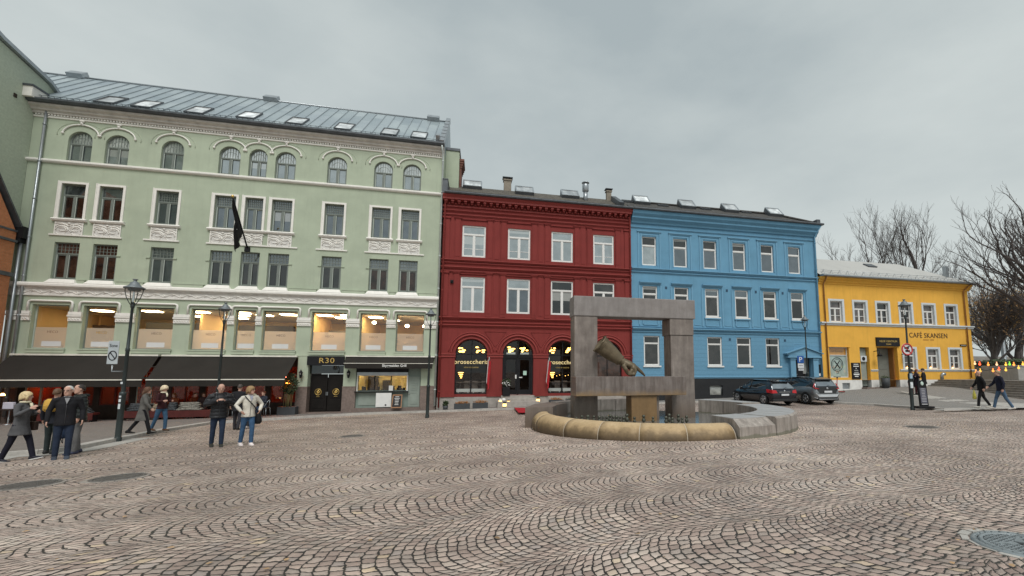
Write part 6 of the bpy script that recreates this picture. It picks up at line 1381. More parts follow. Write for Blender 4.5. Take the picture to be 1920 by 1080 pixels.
# terrace furniture of the restaurant
M_bench = mat('oxblood_bench', (.075, .012, .010), .6, var=.2); M_fur1 = mat('brown_patterned_blanket', (.26, .21, .15), .95, var=.6, scale=9, bump=.5, bscale=40); M_fur2 = mat('dark_striped_blanket', (.05, .055, .06), .95, var=.6, scale=16, bump=.4); M_fur3 = mat('grey_woven_blanket', (.20, .19, .165), .95, var=.5, scale=14, bump=.5)
def bench(u, v, w, label):
    z = gzf(u, v); o = froot('long_bench', label, 'bench', u, v, z, 'low dark red benches under the awnings')
    part(MB().box(u - w / 2, u + w / 2, v - .22, v + .22, z + .36, z + .46), 'seat', M_bench, o, bevel=.01); part(MB().box(u - w / 2, u + w / 2, v - .24, v - .20, z + .12, z + .37), 'front_board', M_bench, o)
    for s_ in (-1, 0, 1): part(MB().box(u + s_ * (w / 2 - .1) - .04, u + s_ * (w / 2 - .1) + .04, v - .18, v + .18, z, z + .36), 'leg', M_black, o)
    return z + .46
def blanket(u, v, z, w, m, label, seed, h=.34):
    rr = random.Random(seed); o = froot('folded_blanket', label, 'blanket', u, v, z, 'blankets heaped on the benches'); mb = MB()
    for k in range(4):
        zz = z + h * k / 4; ww = w * (.5 - .04 * k + rr.uniform(-.04, .04)); dd = .20 - .02 * k; n = 14; rows = []
        for t in (0, .25, .75, 1): 
            f = 1 if t in (.25, .75) else .86; rows.append([(u + ww * f * (abs(math.cos(a)) ** .5) * (1 if math.cos(a) > 0 else -1) + rr.uniform(-.01, .01), v + dd * f * (abs(math.sin(a)) ** .5) * (1 if math.sin(a) > 0 else -1), zz + h / 4 * t + .02 * math.sin(a * 3 + k)) for a in [2 * math.pi * i / n for i in range(n)]])
        mb.rings(rows)
    part(mb, 'cloth', m, o)
z1 = bench(-16.05, -1.45, 2.2, 'low dark red bench with brown blankets at left, behind the tall lamp'); blanket(-16.35, -1.5, z1, .95, M_fur1, 'brown patterned blanket heap behind the tall lamp', 1, .36); blanket(-15.45, -1.5, z1, .7, M_fur2, 'dark blanket heap right of the brown patterned one', 2, .26)
z2 = bench(-11.9, -1.35, 4.2, 'longest dark red bench in the middle behind the bald man'); blanket(-13.2, -1.4, z2, 1.0, M_fur2, 'dark striped blanket at the left end of the longest bench', 3, .38); blanket(-12.35, -1.4, z2, .62, M_fur1, 'brown blanket in the middle of the longest bench', 4, .34); blanket(-11.0, -1.4, z2, 1.1, M_fur3, 'grey woven blanket at the right end of the longest bench', 5, .40); blanket(-11.75, -1.38, z2, .42, M_fur2, 'narrow dark blanket between the brown and the grey ones', 6, .40)
def table(u, v, label, cloth=True):
    z = gzf(u, v); o = froot('cafe_table', label, 'table', u, v, z); part(MB().lathe([(0, .70), (.36, .70), (.36, .73), (0, .73)], (u, v, z), 20), 'tabletop', M_dk, o)
    part(MB().lathe([(.2, 0), (.2, .02), (.03, .04), (.03, .70)], (u, v, z), 10), 'pedestal', M_zinc, o)
    if cloth:
        c = froot('tablecloth', 'white cloth hanging over the small round cafe table', 'tablecloth', u, v, z + .73); n = 32
        part(MB().rings([[(u + r * math.cos(2 * math.pi * k / n), v + r * math.sin(2 * math.pi * k / n), z + zz) for k in range(n)] for r, zz in ((.01, .742), (.37, .742), (.40, .72))] + [[(u + (.40 + .03 * math.sin(k * 1.2)) * math.cos(2 * math.pi * k / n), v + (.40 + .03 * math.sin(k * 1.2)) * math.sin(2 * math.pi * k / n), z + .52) for k in range(n)]], cap=False), 'cloth', M_blind, c)
    return z + .745
tz = table(-8.35, -1.5, 'small round table under the white cloth at the awning end'); tz2 = table(-18.3, -1.6, 'small round table at the far left under the awning', False)
for (u, v, z, l) in ((-8.3, -1.45, tz, 'lit candle glass on the white tablecloth'), (-8.5, -1.55, tz, 'second lit candle glass, left on the white tablecloth')):
    o = froot('candle_glass', l, 'candle', u, v, z); part(MB().lathe([(0, 0), (.03, 0), (.035, .08)], (u, v, z), 10), 'glass', emit('table_candle_glow', (1, .6, .2), 6), o)
def chair(u, v, rz, label):
    z = gzf(u, v); c, s_ = math.cos(rz), math.sin(rz); o = root('terrace_chair', label, 'chair', fw(u, v, z), AZ + rz, 'dark wire chairs on the terrace')
    part(MB().lathe([(0, .44), (.21, .44), (.21, .47), (0, .47)], n=14), 'seat', M_dk, o); part(MB().tube([(.2 * math.cos(a), .2 * math.sin(a), .46 + .42 * math.sin((a - .2) / 2.75 * math.pi)) for a in [.2 + 2.75 * k / 10 for k in range(11)]], .014, 6).tube([(0, .2, .46), (0, .21, .86)], .01, 5), 'backrest', M_zinc, o)
    for x, y in ((-.17, -.15), (.17, -.15), (-.17, .15), (.17, .15)): part(MB().tube([(x, y, .45), (x * 1.25, y * 1.25, 0)], .012, 5), 'leg', M_zinc, o)
chair(-9.05, -1.6, 1.6, 'dark chair left of the white clothed table'); chair(-7.5, -1.5, -1.7, 'dark chair right of the white clothed table'); chair(-8.1, -.8, 0, 'dark chair behind the white clothed table')
p = at(36, 769, 11.75)
o = root('white_bag', 'white square bag glowing behind the woman in the grey coat', 'bag', at(14, 771, 17.5)); part(MB().box(-.28, .22, -.06, .06, -.16, .16), 'bag_body', mat('white_bag_paper', (.62, .62, .72), .6, bump=0), o, bevel=.02); part(MB().tube([(-.1, 0, .16), (-.08, 0, .28), (.04, 0, .28), (.06, 0, .16)], .01, 5), 'handle', M_black, o); o['label'] = 'white square paper bag on the terrace at the far left'
o.location = fw(-18.3, -1.62, tz2 + .165)
potplant(-18.95, -2.05, .5, .45, 'leafy green shrub in a pot at the far left under the awning', M_leafd, 420, 31, ph=.9)
# ================================================================ people
def V3(*a): return Vector(a)
def loft(mb, secs, n=12):
    """secs: (centre, half width x, half depth y) horizontal ellipses"""
    mb.rings([[(c[0] + rx * math.cos(2 * math.pi * k / n), c[1] + ry * math.sin(2 * math.pi * k / n), c[2]) for k in range(n)] for c, rx, ry in secs])
def cloth_mat(name, col, puff=False, rough=.85):
    if name in MATS: return MATS[name]
    N = NT(name); C = N.coord('Object'); n = N.noise(C, 5, 4, .6); f = N.noise(C, 130, 2)
    c = N.ramp(n.outputs['Fac'], [(.3, tuple(x * .72 for x in col)), (.7, tuple(min(1, x * 1.22) for x in col))])
    if puff:
        s = N.n('ShaderNodeSeparateXYZ'); N.put(s.inputs[0], C); w = N.M('ABSOLUTE', N.M('SINE', N.M('MULTIPLY', s.outputs[2], 32))); h = N.M('ADD', w, N.M('MULTIPLY', n.outputs['Fac'], .5)); b = N.bump(h, .9, .012)
    else: b = N.bump(N.M('ADD', n.outputs['Fac'], N.M('MULTIPLY', f.outputs['Fac'], .2)), .7, .018)
    MATS[name] = N.done(N.bsdf(c, rough if not puff else .45, 0, .25, b)); return MATS[name]
M_skin = mat('skin', (.55, .33, .25), .55, var=.08, scale=8, bump=0); M_lips = mat('lips', (.33, .12, .10), .6, bump=0); M_eye = mat('eye_dark', (.03, .025, .02), .3, bump=0)
HAIR = {}
def hairm(name, col):
    return mat('hair_' + name, col, .6, var=.3, scale=30, bump=.4, bscale=60)
def person(label, loc, rz, h=1.74, legs=((0, 0), (0, 0)), arms=None, lean=0, top=('jacket', (.03, .03, .03), .78), puff=False, trouser=(.03, .03, .04), shoes=(.03, .03, .03), hair=('short', 'brown', (.10, .06, .035)), head=(0, 0), vox=.011, seated=0, fem=False, glasses=False, group=None, spread=.085, collar=None, sole=None):
    """facing -Y in its own frame, left side at +X; legs = (thigh forward, knee bend) left and right in degrees; arms = (elbow, hand) offsets from the shoulder"""
    rz = rz + math.atan2(-loc[0], loc[1]); S = h / 1.75; o = root('person', label, 'person', loc, rz, group)
    L1, L2 = .43, .42; hip = []
    for sgn, (a, k) in zip((1, -1), legs):
        a, k = R_(a), R_(k); hx = V3(sgn * spread, 0, 0); kn = hx + V3(sgn * .012, -math.sin(a) * L1, -math.cos(a) * L1); an = kn + V3(sgn * .004, -math.sin(a - k) * L2, -math.cos(a - k) * L2); hip.append((hx, kn, an, a - k))
    hz = .08 - min(p[2].z for p in hip) if not seated else seated / S
    T = lambda v: V3(v.x * S, v.y * S, (v.z + hz) * S)
    ln = R_(lean); up = V3(0, -math.sin(ln), math.cos(ln)); P = lambda y, z, x=0: V3(x, 0, 0) + up * z + V3(0, y * math.cos(ln), y * math.sin(ln))
    sw = .165 if fem else .185
    A = arms or (((.05, .02, -.29), (.06, -.06, -.54)), ((-.05, .02, -.29), (-.06, -.06, -.54)))
    shoulders = [P(0, .53, sw), P(0, .53, -sw)]
    # ---- body: one skin
    mb = MB(); hc = P(-.015, .735); yaw, pit = R_(head[0]), R_(head[1])
    Rh = Matrix.Rotation(yaw, 3, 'Z') @ Matrix.Rotation(pit, 3, 'X')
    def HP(x, y, z): return hc + Rh @ V3(x, y, z)
    def sec_loft(secs, n=14):
        mb.rings([[tuple(T(HP(rx * math.cos(2 * math.pi * k / n), yc + ry * math.sin(2 * math.pi * k / n), z))) for k in range(n)] for z, yc, rx, ry in secs])
    sec_loft([(-.125, -.045, .025, .03), (-.11, -.035, .045, .05), (-.08, -.02, .058, .072), (-.03, -.005, .068, .088), (.02, .0, .074, .096), (.06, .004, .073, .094), (.095, .006, .058, .078), (.115, .008, .03, .042)])
    mb.tube([T(HP(0, -.086, .025)), T(HP(0, -.108, -.022)), T(HP(0, -.086, -.036))], [.009 * S, .015 * S, .013 * S], 6)                      # nose
    mb.ell(tuple(T(HP(.076, .01, -.005))), (.013, .022, .032), 6, 5); mb.ell(tuple(T(HP(-.076, .01, -.005))), (.013, .022, .032), 6, 5)
    mb.tube([T(P(.01, .48)), T(P(.0, .58)), T(HP(0, .01, -.06))], [.062 * S, .052 * S, .052 * S], 10)
    loft(mb, [(T(V3(0, 0, -.06)), .12 * S, .085 * S), (T(P(0, .06)), .13 * S, .085 * S), (T(P(0, .22)), .115 * S, .08 * S), (T(P(0, .40)), .14 * S, .09 * S), (T(P(0, .52)), .13 * S, .07 * S), (T(P(0, .56)), .06 * S, .05 * S)])
    for i, sgn in enumerate((1, -1)):
        sh = shoulders[i]; el = sh + V3(*A[i][0]); ha = sh + V3(*A[i][1]); mb.tube([T(sh + V3(-sgn * .05, 0, 0)), T(sh), T(el), T(ha)], [.045 * S, .042 * S, .036 * S, .025 * S], 8)
        d = (ha - el).normalized(); n_ = V3(sgn * 1.0, 0, 0); n_ = (n_ - d * n_.dot(d)).normalized(); f = d.cross(n_)
        if f.y > 0: f = -f
        pm = ha + d * .045                                     # palm, four fingers of different length, a thumb from its side
        mb.rings([[tuple(T(ha + d * t + f * math.cos(k * math.pi / 4) * w + n_ * math.sin(k * math.pi / 4) * th)) for k in range(8)] for t, w, th in ((-.01, .026, .018), (.03, .038, .016), (.07, .042, .015), (.09, .038, .012))])
        cv = -n_ * 1.0
        for q, (off, ln_) in enumerate(((.030, .062), (.011, .072), (-.009, .067), (-.028, .052))):
            b0 = ha + d * .082 + f * off; mb.tube([T(b0), T(b0 + d * ln_ * .5 + cv * .012), T(b0 + d * ln_ * .8 + cv * .034)], [.0098 * S, .0092 * S, .008 * S], 6)
        b0 = ha + d * .03 + f * .036; mb.tube([T(b0), T(b0 + d * .03 + f * .022), T(b0 + d * .062 + f * .024 + cv * .01)], [.012 * S, .0105 * S, .009 * S], 6)
        hx, kn, an, _ = hip[i]; mb.tube([T(hx + V3(0, 0, .02)), T(hx), T(kn), T(an)], [.075 * S, .075 * S, .05 * S, .034 * S], 10)
        fd = V3(0, -math.cos(hip[i][3]), math.sin(hip[i][3]) * .6 - .0)
        fa_ = max(-.1, min(.2, hip[i][3])); mb.tube([T(an), T(an + V3(0, -.05 * math.cos(fa_), -.03 + .05 * math.sin(fa_)))], [.03 * S, .022 * S], 8)
    body = remesh_part(mb, 'body', M_skin, o, vox, 1)
    for sgn in (1, -1): part(MB().ell(tuple(T(HP(sgn * .030, -.0865, .012))), (.012 * S, .008 * S, .007 * S), 8, 5), 'eye', M_eye, body)
    part(MB().ell(tuple(T(HP(0, -.083, -.065))), (.024 * S, .01 * S, .006 * S), 8, 5), 'mouth', M_lips, body)
    # ---- trousers
    mt = cloth_mat('trousers_%d_%d_%d' % tuple(int(c * 999) for c in trouser), trouser); mb = MB()
    loft(mb, [(T(V3(0, .005, -.10)), .12 * S, .10 * S), (T(V3(0, .005, -.03)), .158 * S, .118 * S), (T(P(0, .08)), .152 * S, .112 * S), (T(P(0, .14)), .14 * S, .105 * S)])
    for hx, kn, an, _ in hip: mb.tube([T(hx + V3(0, 0, .02)), T(hx.lerp(kn, .4)), T(kn), T(kn.lerp(an, .5)), T(an + V3(0, 0, -.01))], [.094 * S, .086 * S, .064 * S, .060 * S, .054 * S], 12)
    remesh_part(mb, 'trousers', mt, o, vox * 1.25, 2)
    # ---- shoes
    ms = cloth_mat('shoe_%d_%d_%d' % tuple(int(c * 999) for c in shoes), shoes, rough=.6)
    for hx, kn, an, fa in hip:
        t = max(-.10, min(.22, fa)) if not seated else 0; mb = MB(); c_, s_ = math.cos(t), math.sin(t)
        F_ = lambda y, z: T(an + V3(0, y * c_ + z * s_, -y * s_ * (1 if True else 0) + z * c_))
        R = []
        for y, w, zb, zt in ((.08, .030, -.07, -.005), (.055, .044, -.08, .03), (0, .050, -.08, .04), (-.06, .050, -.08, -.005), (-.13, .050, -.08, -.03), (-.18, .038, -.078, -.042), (-.20, .014, -.07, -.055)):
            cc = F_(y, 0); R.append([tuple(F_(y, (zb + zt) / 2 + (zt - zb) / 2 * math.sin(k * math.pi / 5)) + V3(w * S * math.cos(k * math.pi / 5), 0, 0)) for k in range(10)])
        sh_ = part(mb.rings(R), 'shoe', ms, o)
        if sole:
            R = [];
            for y, w in ((.08, .03), (.05, .041), (0, .045), (-.07, .048), (-.13, .049), (-.18, .037), (-.20, .014)): R.append([tuple(F_(y, z) + V3(x * w * S, 0, 0)) for x, z in ((-1, -.083), (1, -.083), (1, -.062), (-1, -.062))])
            part(MB().rings(R, smooth=False), 'sole', mat('white_sole', (.7, .7, .68), .6, bump=0), sh_)
    # ---- coat or jacket
    kind, col, hem = top; mc = cloth_mat('coat_%d_%d_%d%s' % (*(int(c * 999) for c in col), 'p' if puff else ''), col, puff); mb = MB(); hemz = hem - .91
    g = .022 if puff else 0
    secs = []
    fl = .03 if kind == 'coat' else 0
    if hemz < -.05:
        n_ = 3; lx = max(.0, max(abs(p[1].y) for p in hip) * .35 * min(1, -hemz / .43)) if not seated else 0
        for k in range(n_): t = k / n_; z = hemz * (1 - t); secs.append((T(V3(0, .0, z)), (.185 + fl * (1 - t) + g) * S, (.135 + fl * (1 - t) + lx * (1 - t) + g) * S))
    secs += [(T(P(0, max(.0, hemz) + .0)), (.178 + g) * S, (.132 + g) * S), (T(P(0, .16)), ((.150 if fem else .172) + g) * S, (.122 + g) * S), (T(P(0, .30)), (.172 + g) * S, (.132 + g) * S), (T(P(0, .42)), (sw + .012 + g) * S, (.130 + g) * S), (T(P(.01, .51)), (sw + .0) * S, (.098 + g * .5) * S), (T(P(.015, .565)), .115 * S, .082 * S), (T(P(.01, .60)), .075 * S, .072 * S)]
    loft(mb, secs, 18)
    for i, sgn in enumerate((1, -1)):
        sh = shoulders[i]; el = sh + V3(*A[i][0]); ha = sh + V3(*A[i][1]); mb.tube([T(sh + V3(-sgn * .06, 0, -.01)), T(sh + V3(sgn * .01, 0, -.02)), T(sh.lerp(el, .55)), T(el), T(el.lerp(ha, .5)), T(ha + (ha - el).normalized() * .005)], [(.07 + g) * S, (.070 + g) * S, (.062 + g) * S, (.055 + g) * S, (.051 + g) * S, (.042 + g * .6) * S], 12)
    jk = remesh_part(mb, kind, mc, o, vox * 1.25, 2)
    if vox < .0125:
        f0 = secs[0]; zt2 = T(P(-.13 - g, .46)); zb2 = V3(0, f0[0].y - f0[2] - .004, f0[0].z + .01)
        part(MB().tube([zt2, T(P(-.136 - g, .30)), T(P(-.128 - g, .12)), zb2], .005 * S, 4), 'front_seam', M_black if sum(col) > .3 else mat('dull_seam', (.07, .07, .075), .6, bump=0), jk)
    if collar:
        ck, cc = collar; m_ = cloth_mat('collar_%d_%d' % (int(cc[0] * 999), int(cc[2] * 999)), cc); mb = MB()
        if ck == 'hood': mb.tube([T(P(.06 + .03 * math.sin(a), .56 + .01 * math.cos(a), .0) + V3(.12 * math.cos(a), .05 * math.sin(a), 0)) for a in [2 * math.pi * k / 12 for k in range(12)]], .042 * S, 8, closed=True)
        elif ck == 'scarf': mb.tube([T(P(-.01, .595) + V3(.075 * math.cos(a), .075 * math.sin(a), 0)) for a in [2 * math.pi * k / 12 for k in range(12)]], .030 * S, 8, closed=True); mb.tube([T(P(-.11, .57, .02)), T(P(-.14, .48, .03)), T(P(-.145, .42, .02))], [.03 * S, .028 * S, .02 * S], 8)
        elif ck == 'shirt': mb.prism([tuple(T(P(-.115, .57, -.045))), tuple(T(P(-.115, .57, .045))), tuple(T(P(-.142, .42, 0)))], (0, -.012, 0)); mb.tube([T(P(-.0, .59) + V3(.06 * math.cos(a), .062 * math.sin(a), 0)) for a in [2 * math.pi * k / 10 for k in range(10)]], .014 * S, 6, closed=True)
        part(mb, {'hood': 'hood', 'scarf': 'scarf', 'shirt': 'shirt'}[ck], m_, o)
    # ---- hair or cap
    style, hn, hcol = hair
    if style != 'bald' and style:
        m_ = hairm(hn, hcol); mb = MB(); n = 16
        def cap(z0b, z0f, grow, zmax=.128):
            rows = []
            for q in range(7):
                t = q / 6
                row = []
                for k in range(n):
                    a = 2 * math.pi * k / n; back = (math.sin(a) + 1) / 2; zb = z0f + (z0b - z0f) * back ** .7; z = zb + (zmax - zb) * math.sin(t * math.pi / 2); u_ = max(.05, 1 - (max(z, 0) / (zmax + .004)) ** 2.4) if z > 0 else 1
                    row.append(tuple(T(HP((.078 + grow) * math.sqrt(u_) * math.cos(a), .010 + (.098 + grow) * math.sqrt(u_) * math.sin(a) + .0, z))))
                rows.append(row)
            mb.rings(rows, cap=True)
        if style == 'short': cap(-.045, .062, .008)
        elif style == 'receding': cap(-.055, .116, .006, .1205)
        elif style == 'bob': cap(-.11, .055, .022, .138); mb.tube([T(HP(.078, -.03, .05)), T(HP(.092, -.02, -.03)), T(HP(.085, -.015, -.10))], [.02 * S, .028 * S, .018 * S], 8); mb.tube([T(HP(-.078, -.03, .05)), T(HP(-.092, -.02, -.03)), T(HP(-.085, -.015, -.10))], [.02 * S, .028 * S, .018 * S], 8)
        elif style == 'long': cap(-.16, .058, .018, .136); mb.tube([T(HP(0, .075, -.02)), T(HP(0, .10, -.13)), T(HP(0, .10, -.26))], [.07 * S, .065 * S, .03 * S], 10)
        elif style == 'cap': cap(-.01, .045, .012, .135); mb.hexa([tuple(T(HP(x, y, z))) for x, y, z in ((-.06, -.09, .045), (.06, -.09, .045), (.05, -.17, .035), (-.05, -.17, .035), (-.06, -.09, .058), (.06, -.09, .058), (.05, -.17, .043), (-.05, -.17, .043))])
        elif style == 'hoodup': cap(-.10, .03, .035, .150)
        part(mb, 'cap' if style == 'cap' else ('hood' if style == 'hoodup' else 'hair'), m_, o)
    if glasses:
        mb = MB()
        for sgn in (1, -1): mb.tube([T(HP(sgn * .032 + .022 * math.cos(a), -.101, .012 + .015 * math.sin(a))) for a in [2 * math.pi * k / 10 for k in range(10)]], .003, 5, closed=True); mb.tube([T(HP(sgn * .054, -.1, .015)), T(HP(sgn * .078, .0, .01))], .003, 4)
        part(mb, 'glasses', M_black, o)
    o['hz'] = hz * S; del o['hz']
    return o, T, P, HP, shoulders, A, S
def thing_at(o, name, label, cat, group=None):
    """something carried: its own top-level thing in the same place"""
    c = bpy.data.objects.new(name, None); COL.objects.link(c); c.location = o.location; c.rotation_euler = o.rotation_euler; return tag(c, label, cat, group)
G = lambda x, y, h=0.0: gnd(x, y, h)
walkR = ((24, 8), (-20, 14)); walkL = ((-20, 14), (24, 8)); stand = ((3, 2), (-3, 2)); still = ((2, 2), (1, 3))
down = (((.06, .03, -.28), (.07, -.05, -.53)), ((-.06, .03, -.28), (-.07, -.05, -.53)))
swing = (((.07, .10, -.27), (.06, .06, -.51)), ((-.07, -.08, -.27), (-.06, -.22, -.47))); swing2 = (((.07, -.08, -.27), (.06, -.22, -.47)), ((-.07, .10, -.27), (-.06, .06, -.51)))
fold = (((.07, -.04, -.27), (-.06, -.22, -.20)), ((-.08, -.03, -.27), (.0, -.24, -.10)))
# 1 woman in grey coat at far left
o1, T, P, HP, *_ = person('woman with blond bob in a charcoal coat stepping right at the far left', G(30, 864), R_(55), 1.66, ((20, 6), (-13, 6)), fold, 2, ('coat', (.085, .085, .09), .66), trouser=(.012, .012, .022), shoes=(.02, .02, .03), hair=('bob', 'blond', (.62, .48, .27)), head=(28, 0), fem=True, collar=('scarf', (.68, .62, .45)), sole=True, vox=.010)
b = thing_at(o1, 'handbag', 'small dark brown handbag on the arm of the woman in the charcoal coat', 'bag'); part(MB().box(.16, .27, -.16, .10, .70, .92), 'bag_body', mat('dark_leather', (.04, .022, .016), .5), b, bevel=.02); part(MB().tube([(.21, -.1, .92), (.2, -.12, 1.12), (.17, -.1, 1.16), (.2, .05, 1.1), (.21, .04, .92)], .008, 5), 'strap', M_black, b)
# 2 man in black jacket
o2, T, P, HP, *_ = person('balding man with white hair and glasses in a black jacket and jeans', G(113, 861), R_(-2), 1.76, ((5, 8), (-3, 2)), (((.09, .03, -.28), (.10, -.03, -.53)), ((-.09, .03, -.28), (-.10, -.03, -.53))), 3, ('jacket', (.014, .014, .017), .80), trouser=(.02, .03, .055), shoes=(.05, .06, .08), hair=('receding', 'white', (.62, .60, .57)), head=(-25, 4), glasses=True, collar=('shirt', (.30, .30, .31)), sole=True, vox=.010)
# 3 man in puffer
person('tall man with dark receding hair in a black puffer jacket, behind the white haired man', G(139, 851), R_(-75), 1.80, ((4, 3), (-4, 3)), down, 2, ('jacket', (.018, .022, .022), .80), puff=True, trouser=(.14, .14, .14), shoes=(.05, .055, .09), hair=('receding', 'dark', (.035, .028, .025)), head=(0, 0), collar=('hood', (.018, .022, .022)), vox=.010)
# 4 person with yellow pack
o4, T, P, HP, sh_, A_, S_ = person('person in dark clothes with a yellow backpack, mostly hidden behind the black jacket', G(93, 851), R_(150), 1.70, ((4, 3), (-4, 3)), down, 0, ('jacket', (.02, .022, .03), .8), trouser=(.025, .035, .035), shoes=(.03, .03, .03), hair=('short', 'brown2', (.12, .07, .04)), vox=.012)
b = thing_at(o4, 'backpack', 'mustard yellow backpack on the hidden person at left', 'backpack'); mb = MB(); loft(mb, [(V3(0, .18, 1.13), .10, .06), (V3(0, .19, 1.18), .14, .08), (V3(0, .19, 1.32), .14, .08), (V3(0, .18, 1.42), .13, .07), (V3(0, .16, 1.47), .08, .04)]); part(mb, 'pack_body', cloth_mat('mustard_cloth', (.55, .33, .07)), b); part(MB().box(-.09, .09, .25, .285, 1.19, 1.31), 'front_pocket', MATS['mustard_cloth'], b, bevel=.015)
p_ = G(70, 858); b = root('blue_bag', 'dark blue bag hanging low beside the black jacketed man', 'bag', (p_.x + .12, p_.y + .35, p_.z)); mb = MB(); loft(mb, [(V3(0, 0, .42), .08, .06), (V3(0, 0, .48), .15, .10), (V3(0, 0, .68), .15, .10), (V3(0, 0, .80), .10, .06), (V3(0, 0, .85), .04, .03)]); part(mb, 'bag_body', cloth_mat('navy_bag', (.02, .035, .07)), b); part(MB().tube([(.03, 0, .84), (.10, 0, .95), (.16, 0, .93), (.1, 0, .82)], .012, 6), 'strap', M_black, b); part(MB().tube([(.0, 0, .43), (.04, 0, .34), (.07, 0, .30), (.06, 0, .44)], .008, 5), 'loose_cord', M_black, b)
# 5, 6 the pair walking right
person('woman with brown hair in a long grey coat walking right past the tall lamp', G(264, 814, .1), R_(78), 1.66, ((-20, 12), (20, 6)), swing, 4, ('coat', (.14, .135, .125), .52), trouser=(.012, .012, .014), shoes=(.012, .012, .012), hair=('long', 'brown3', (.12, .06, .035)), fem=True, collar=('scarf', (.15, .13, .11)), vox=.012)
o6, *_ = person('blond woman in a dark wine jacket with cream collar and blue jeans', G(299, 808, .1), R_(40), 1.68, ((14, 14), (-14, 8)), (((.07, -.02, -.28), (.0, -.22, -.28)), ((-.07, -.02, -.28), (-.02, -.24, -.26))), 2, ('jacket', (.04, .012, .014), .86), trouser=(.05, .11, .19), shoes=(.10, .045, .02), hair=('hoodup', 'pale_blond', (.70, .58, .40)), head=(10, 8), fem=True, collar=('scarf', (.7, .64, .5)), vox=.012)
# 7 photographer
o7, T, P, HP, *_ = person('bald man in a black puffer jacket holding a camera at his chest', G(405, 838), R_(4), 1.76, ((8, 14), (-10, 4)), (((.13, .0, -.25), (-.10, -.24, -.14)), ((-.13, .0, -.25), (.10, -.24, -.14))), 4, ('jacket', (.022, .023, .026), .80), puff=True, trouser=(.022, .035, .065), shoes=(.035, .035, .03), hair=('bald', '', ()), head=(0, 18), collar=('hood', (.022, .023, .026)), vox=.011)
b = thing_at(o7, 'camera', 'black camera held at chest height by the bald man', 'camera'); part(MB().box(-.07, .07, -.40, -.33, 1.24, 1.33), 'camera_body', M_black, b, bevel=.01); part(MB().tube([(0, -.40, 1.28), (0, -.50, 1.27)], [.035, .038], 12), 'lens', M_black, b)
part(MB().tube([(-.06, -.35, 1.32), (-.08, -.12, 1.50), (0, .06, 1.54), (.08, -.12, 1.50), (.06, -.35, 1.32)], .008, 5), 'strap', M_black, b)
# 8 woman in white jacket
o8, T, P, HP, *_ = person('woman in a short white jacket and jeans looking right, hands on hips', G(461, 835), R_(18), 1.68, ((10, 12), (-8, 6)), (((.17, .02, -.24), (.07, -.13, -.42)), ((-.17, .02, -.24), (-.07, -.13, -.42))), 3, ('jacket', (.60, .57, .50), .84), trouser=(.045, .10, .19), shoes=(.70, .62, .60), hair=('bob', 'honey', (.30, .19, .09)), head=(42, -2), fem=True, glasses=True, collar=('shirt', (.35, .36, .45)), sole=True, vox=.011)
b = thing_at(o8, 'shoulder_bag', 'black shoulder bag at the hip of the woman in the white jacket', 'bag'); mb = MB(); loft(mb, [(V3(.24, -.02, .60), .06, .10), (V3(.25, -.02, .66), .09, .15), (V3(.24, -.02, .86), .07, .13), (V3(.23, -.02, .92), .03, .10)]); part(mb, 'bag_body', M_black, b); part(MB().tube([(.23, -.12, .90), (.06, -.175, 1.15), (-.12, -.14, 1.38), (-.14, -.02, 1.45), (-.08, .13, 1.3), (.12, .16, 1.08), (.23, .08, .90)], .014, 5), 'strap', M_black, b)
# 9, 10 behind them
person('man in a flat cap and dark coat walking behind the woman in white', G(443, 806, .0), R_(165), 1.78, ((12, 6), (-12, 10)), swing, 3, ('coat', (.015, .015, .018), .72), trouser=(.03, .03, .035), shoes=(.02, .02, .02), hair=('cap', 'cap_grey', (.06, .05, .045)), vox=.013)
person('blond woman in a beige coat, half hidden behind the woman in white', G(466, 803, .0), R_(140), 1.66, ((10, 6), (-10, 8)), swing2, 2, ('coat', (.33, .29, .22), .76), trouser=(.03, .03, .035), shoes=(.4, .36, .34), hair=('long', 'fair', (.42, .28, .14)), fem=True, vox=.013)
# seated people on the terrace
sit = ((84, 88), (80, 84)); sarm = (((.06, -.08, -.26), (.02, -.28, -.26)), ((-.06, -.08, -.26), (-.02, -.28, -.24)))
zt_ = lambda u, v: V3(*fw(u, v, gzf(u, v)))
person('man in a dark jacket and jeans seated right of the white clothed table', zt_(-7.55, -1.45), R_(-55), 1.74, sit, sarm, 6, ('jacket', (.03, .035, .05), .86), trouser=(.03, .05, .09), shoes=(.03, .03, .03), hair=('short', 'redbrown', (.2, .07, .04)), seated=.52, vox=.014)
person('woman with long hair seated behind the white clothed table, coloured for red lamplight', zt_(-8.55, -.75), 0, 1.66, sit, sarm, 4, ('jacket', (.28, .10, .05), .86), trouser=(.03, .03, .03), hair=('long', 'redlit', (.35, .12, .04)), fem=True, seated=.52, vox=.014)  # red lamplight is put into her hair and jacket colours
for i, (u, c, hr, l) in enumerate(((-12.7, (.16, .04, .025), ('short', 'd1', (.05, .03, .02)), 'seated guest at left behind the blankets, clothes coloured for red lamplight'), (-12.1, (.25, .07, .03), ('long', 'd2', (.2, .08, .03)), 'seated guest with long hair behind the blankets, clothes coloured for red lamplight'), (-11.2, (.20, .05, .02), ('short', 'd3', (.12, .05, .03)), 'seated guest with short hair at right behind the blankets'), (-10.75, (.05, .03, .03), ('bob', 'd4', (.09, .04, .02)), 'seated guest in dark clothes with bobbed hair behind the grey blanket'))):  # reds of the first three jackets are lamp glow put into the cloth colour
    person(l, zt_(u, -.75), R_((20, -30, 40, -10)[i]), 1.7, sit, sarm, 3, ('jacket', c, .86), trouser=(.03, .03, .03), hair=hr, seated=.52, vox=.016, fem=i in (1, 3))
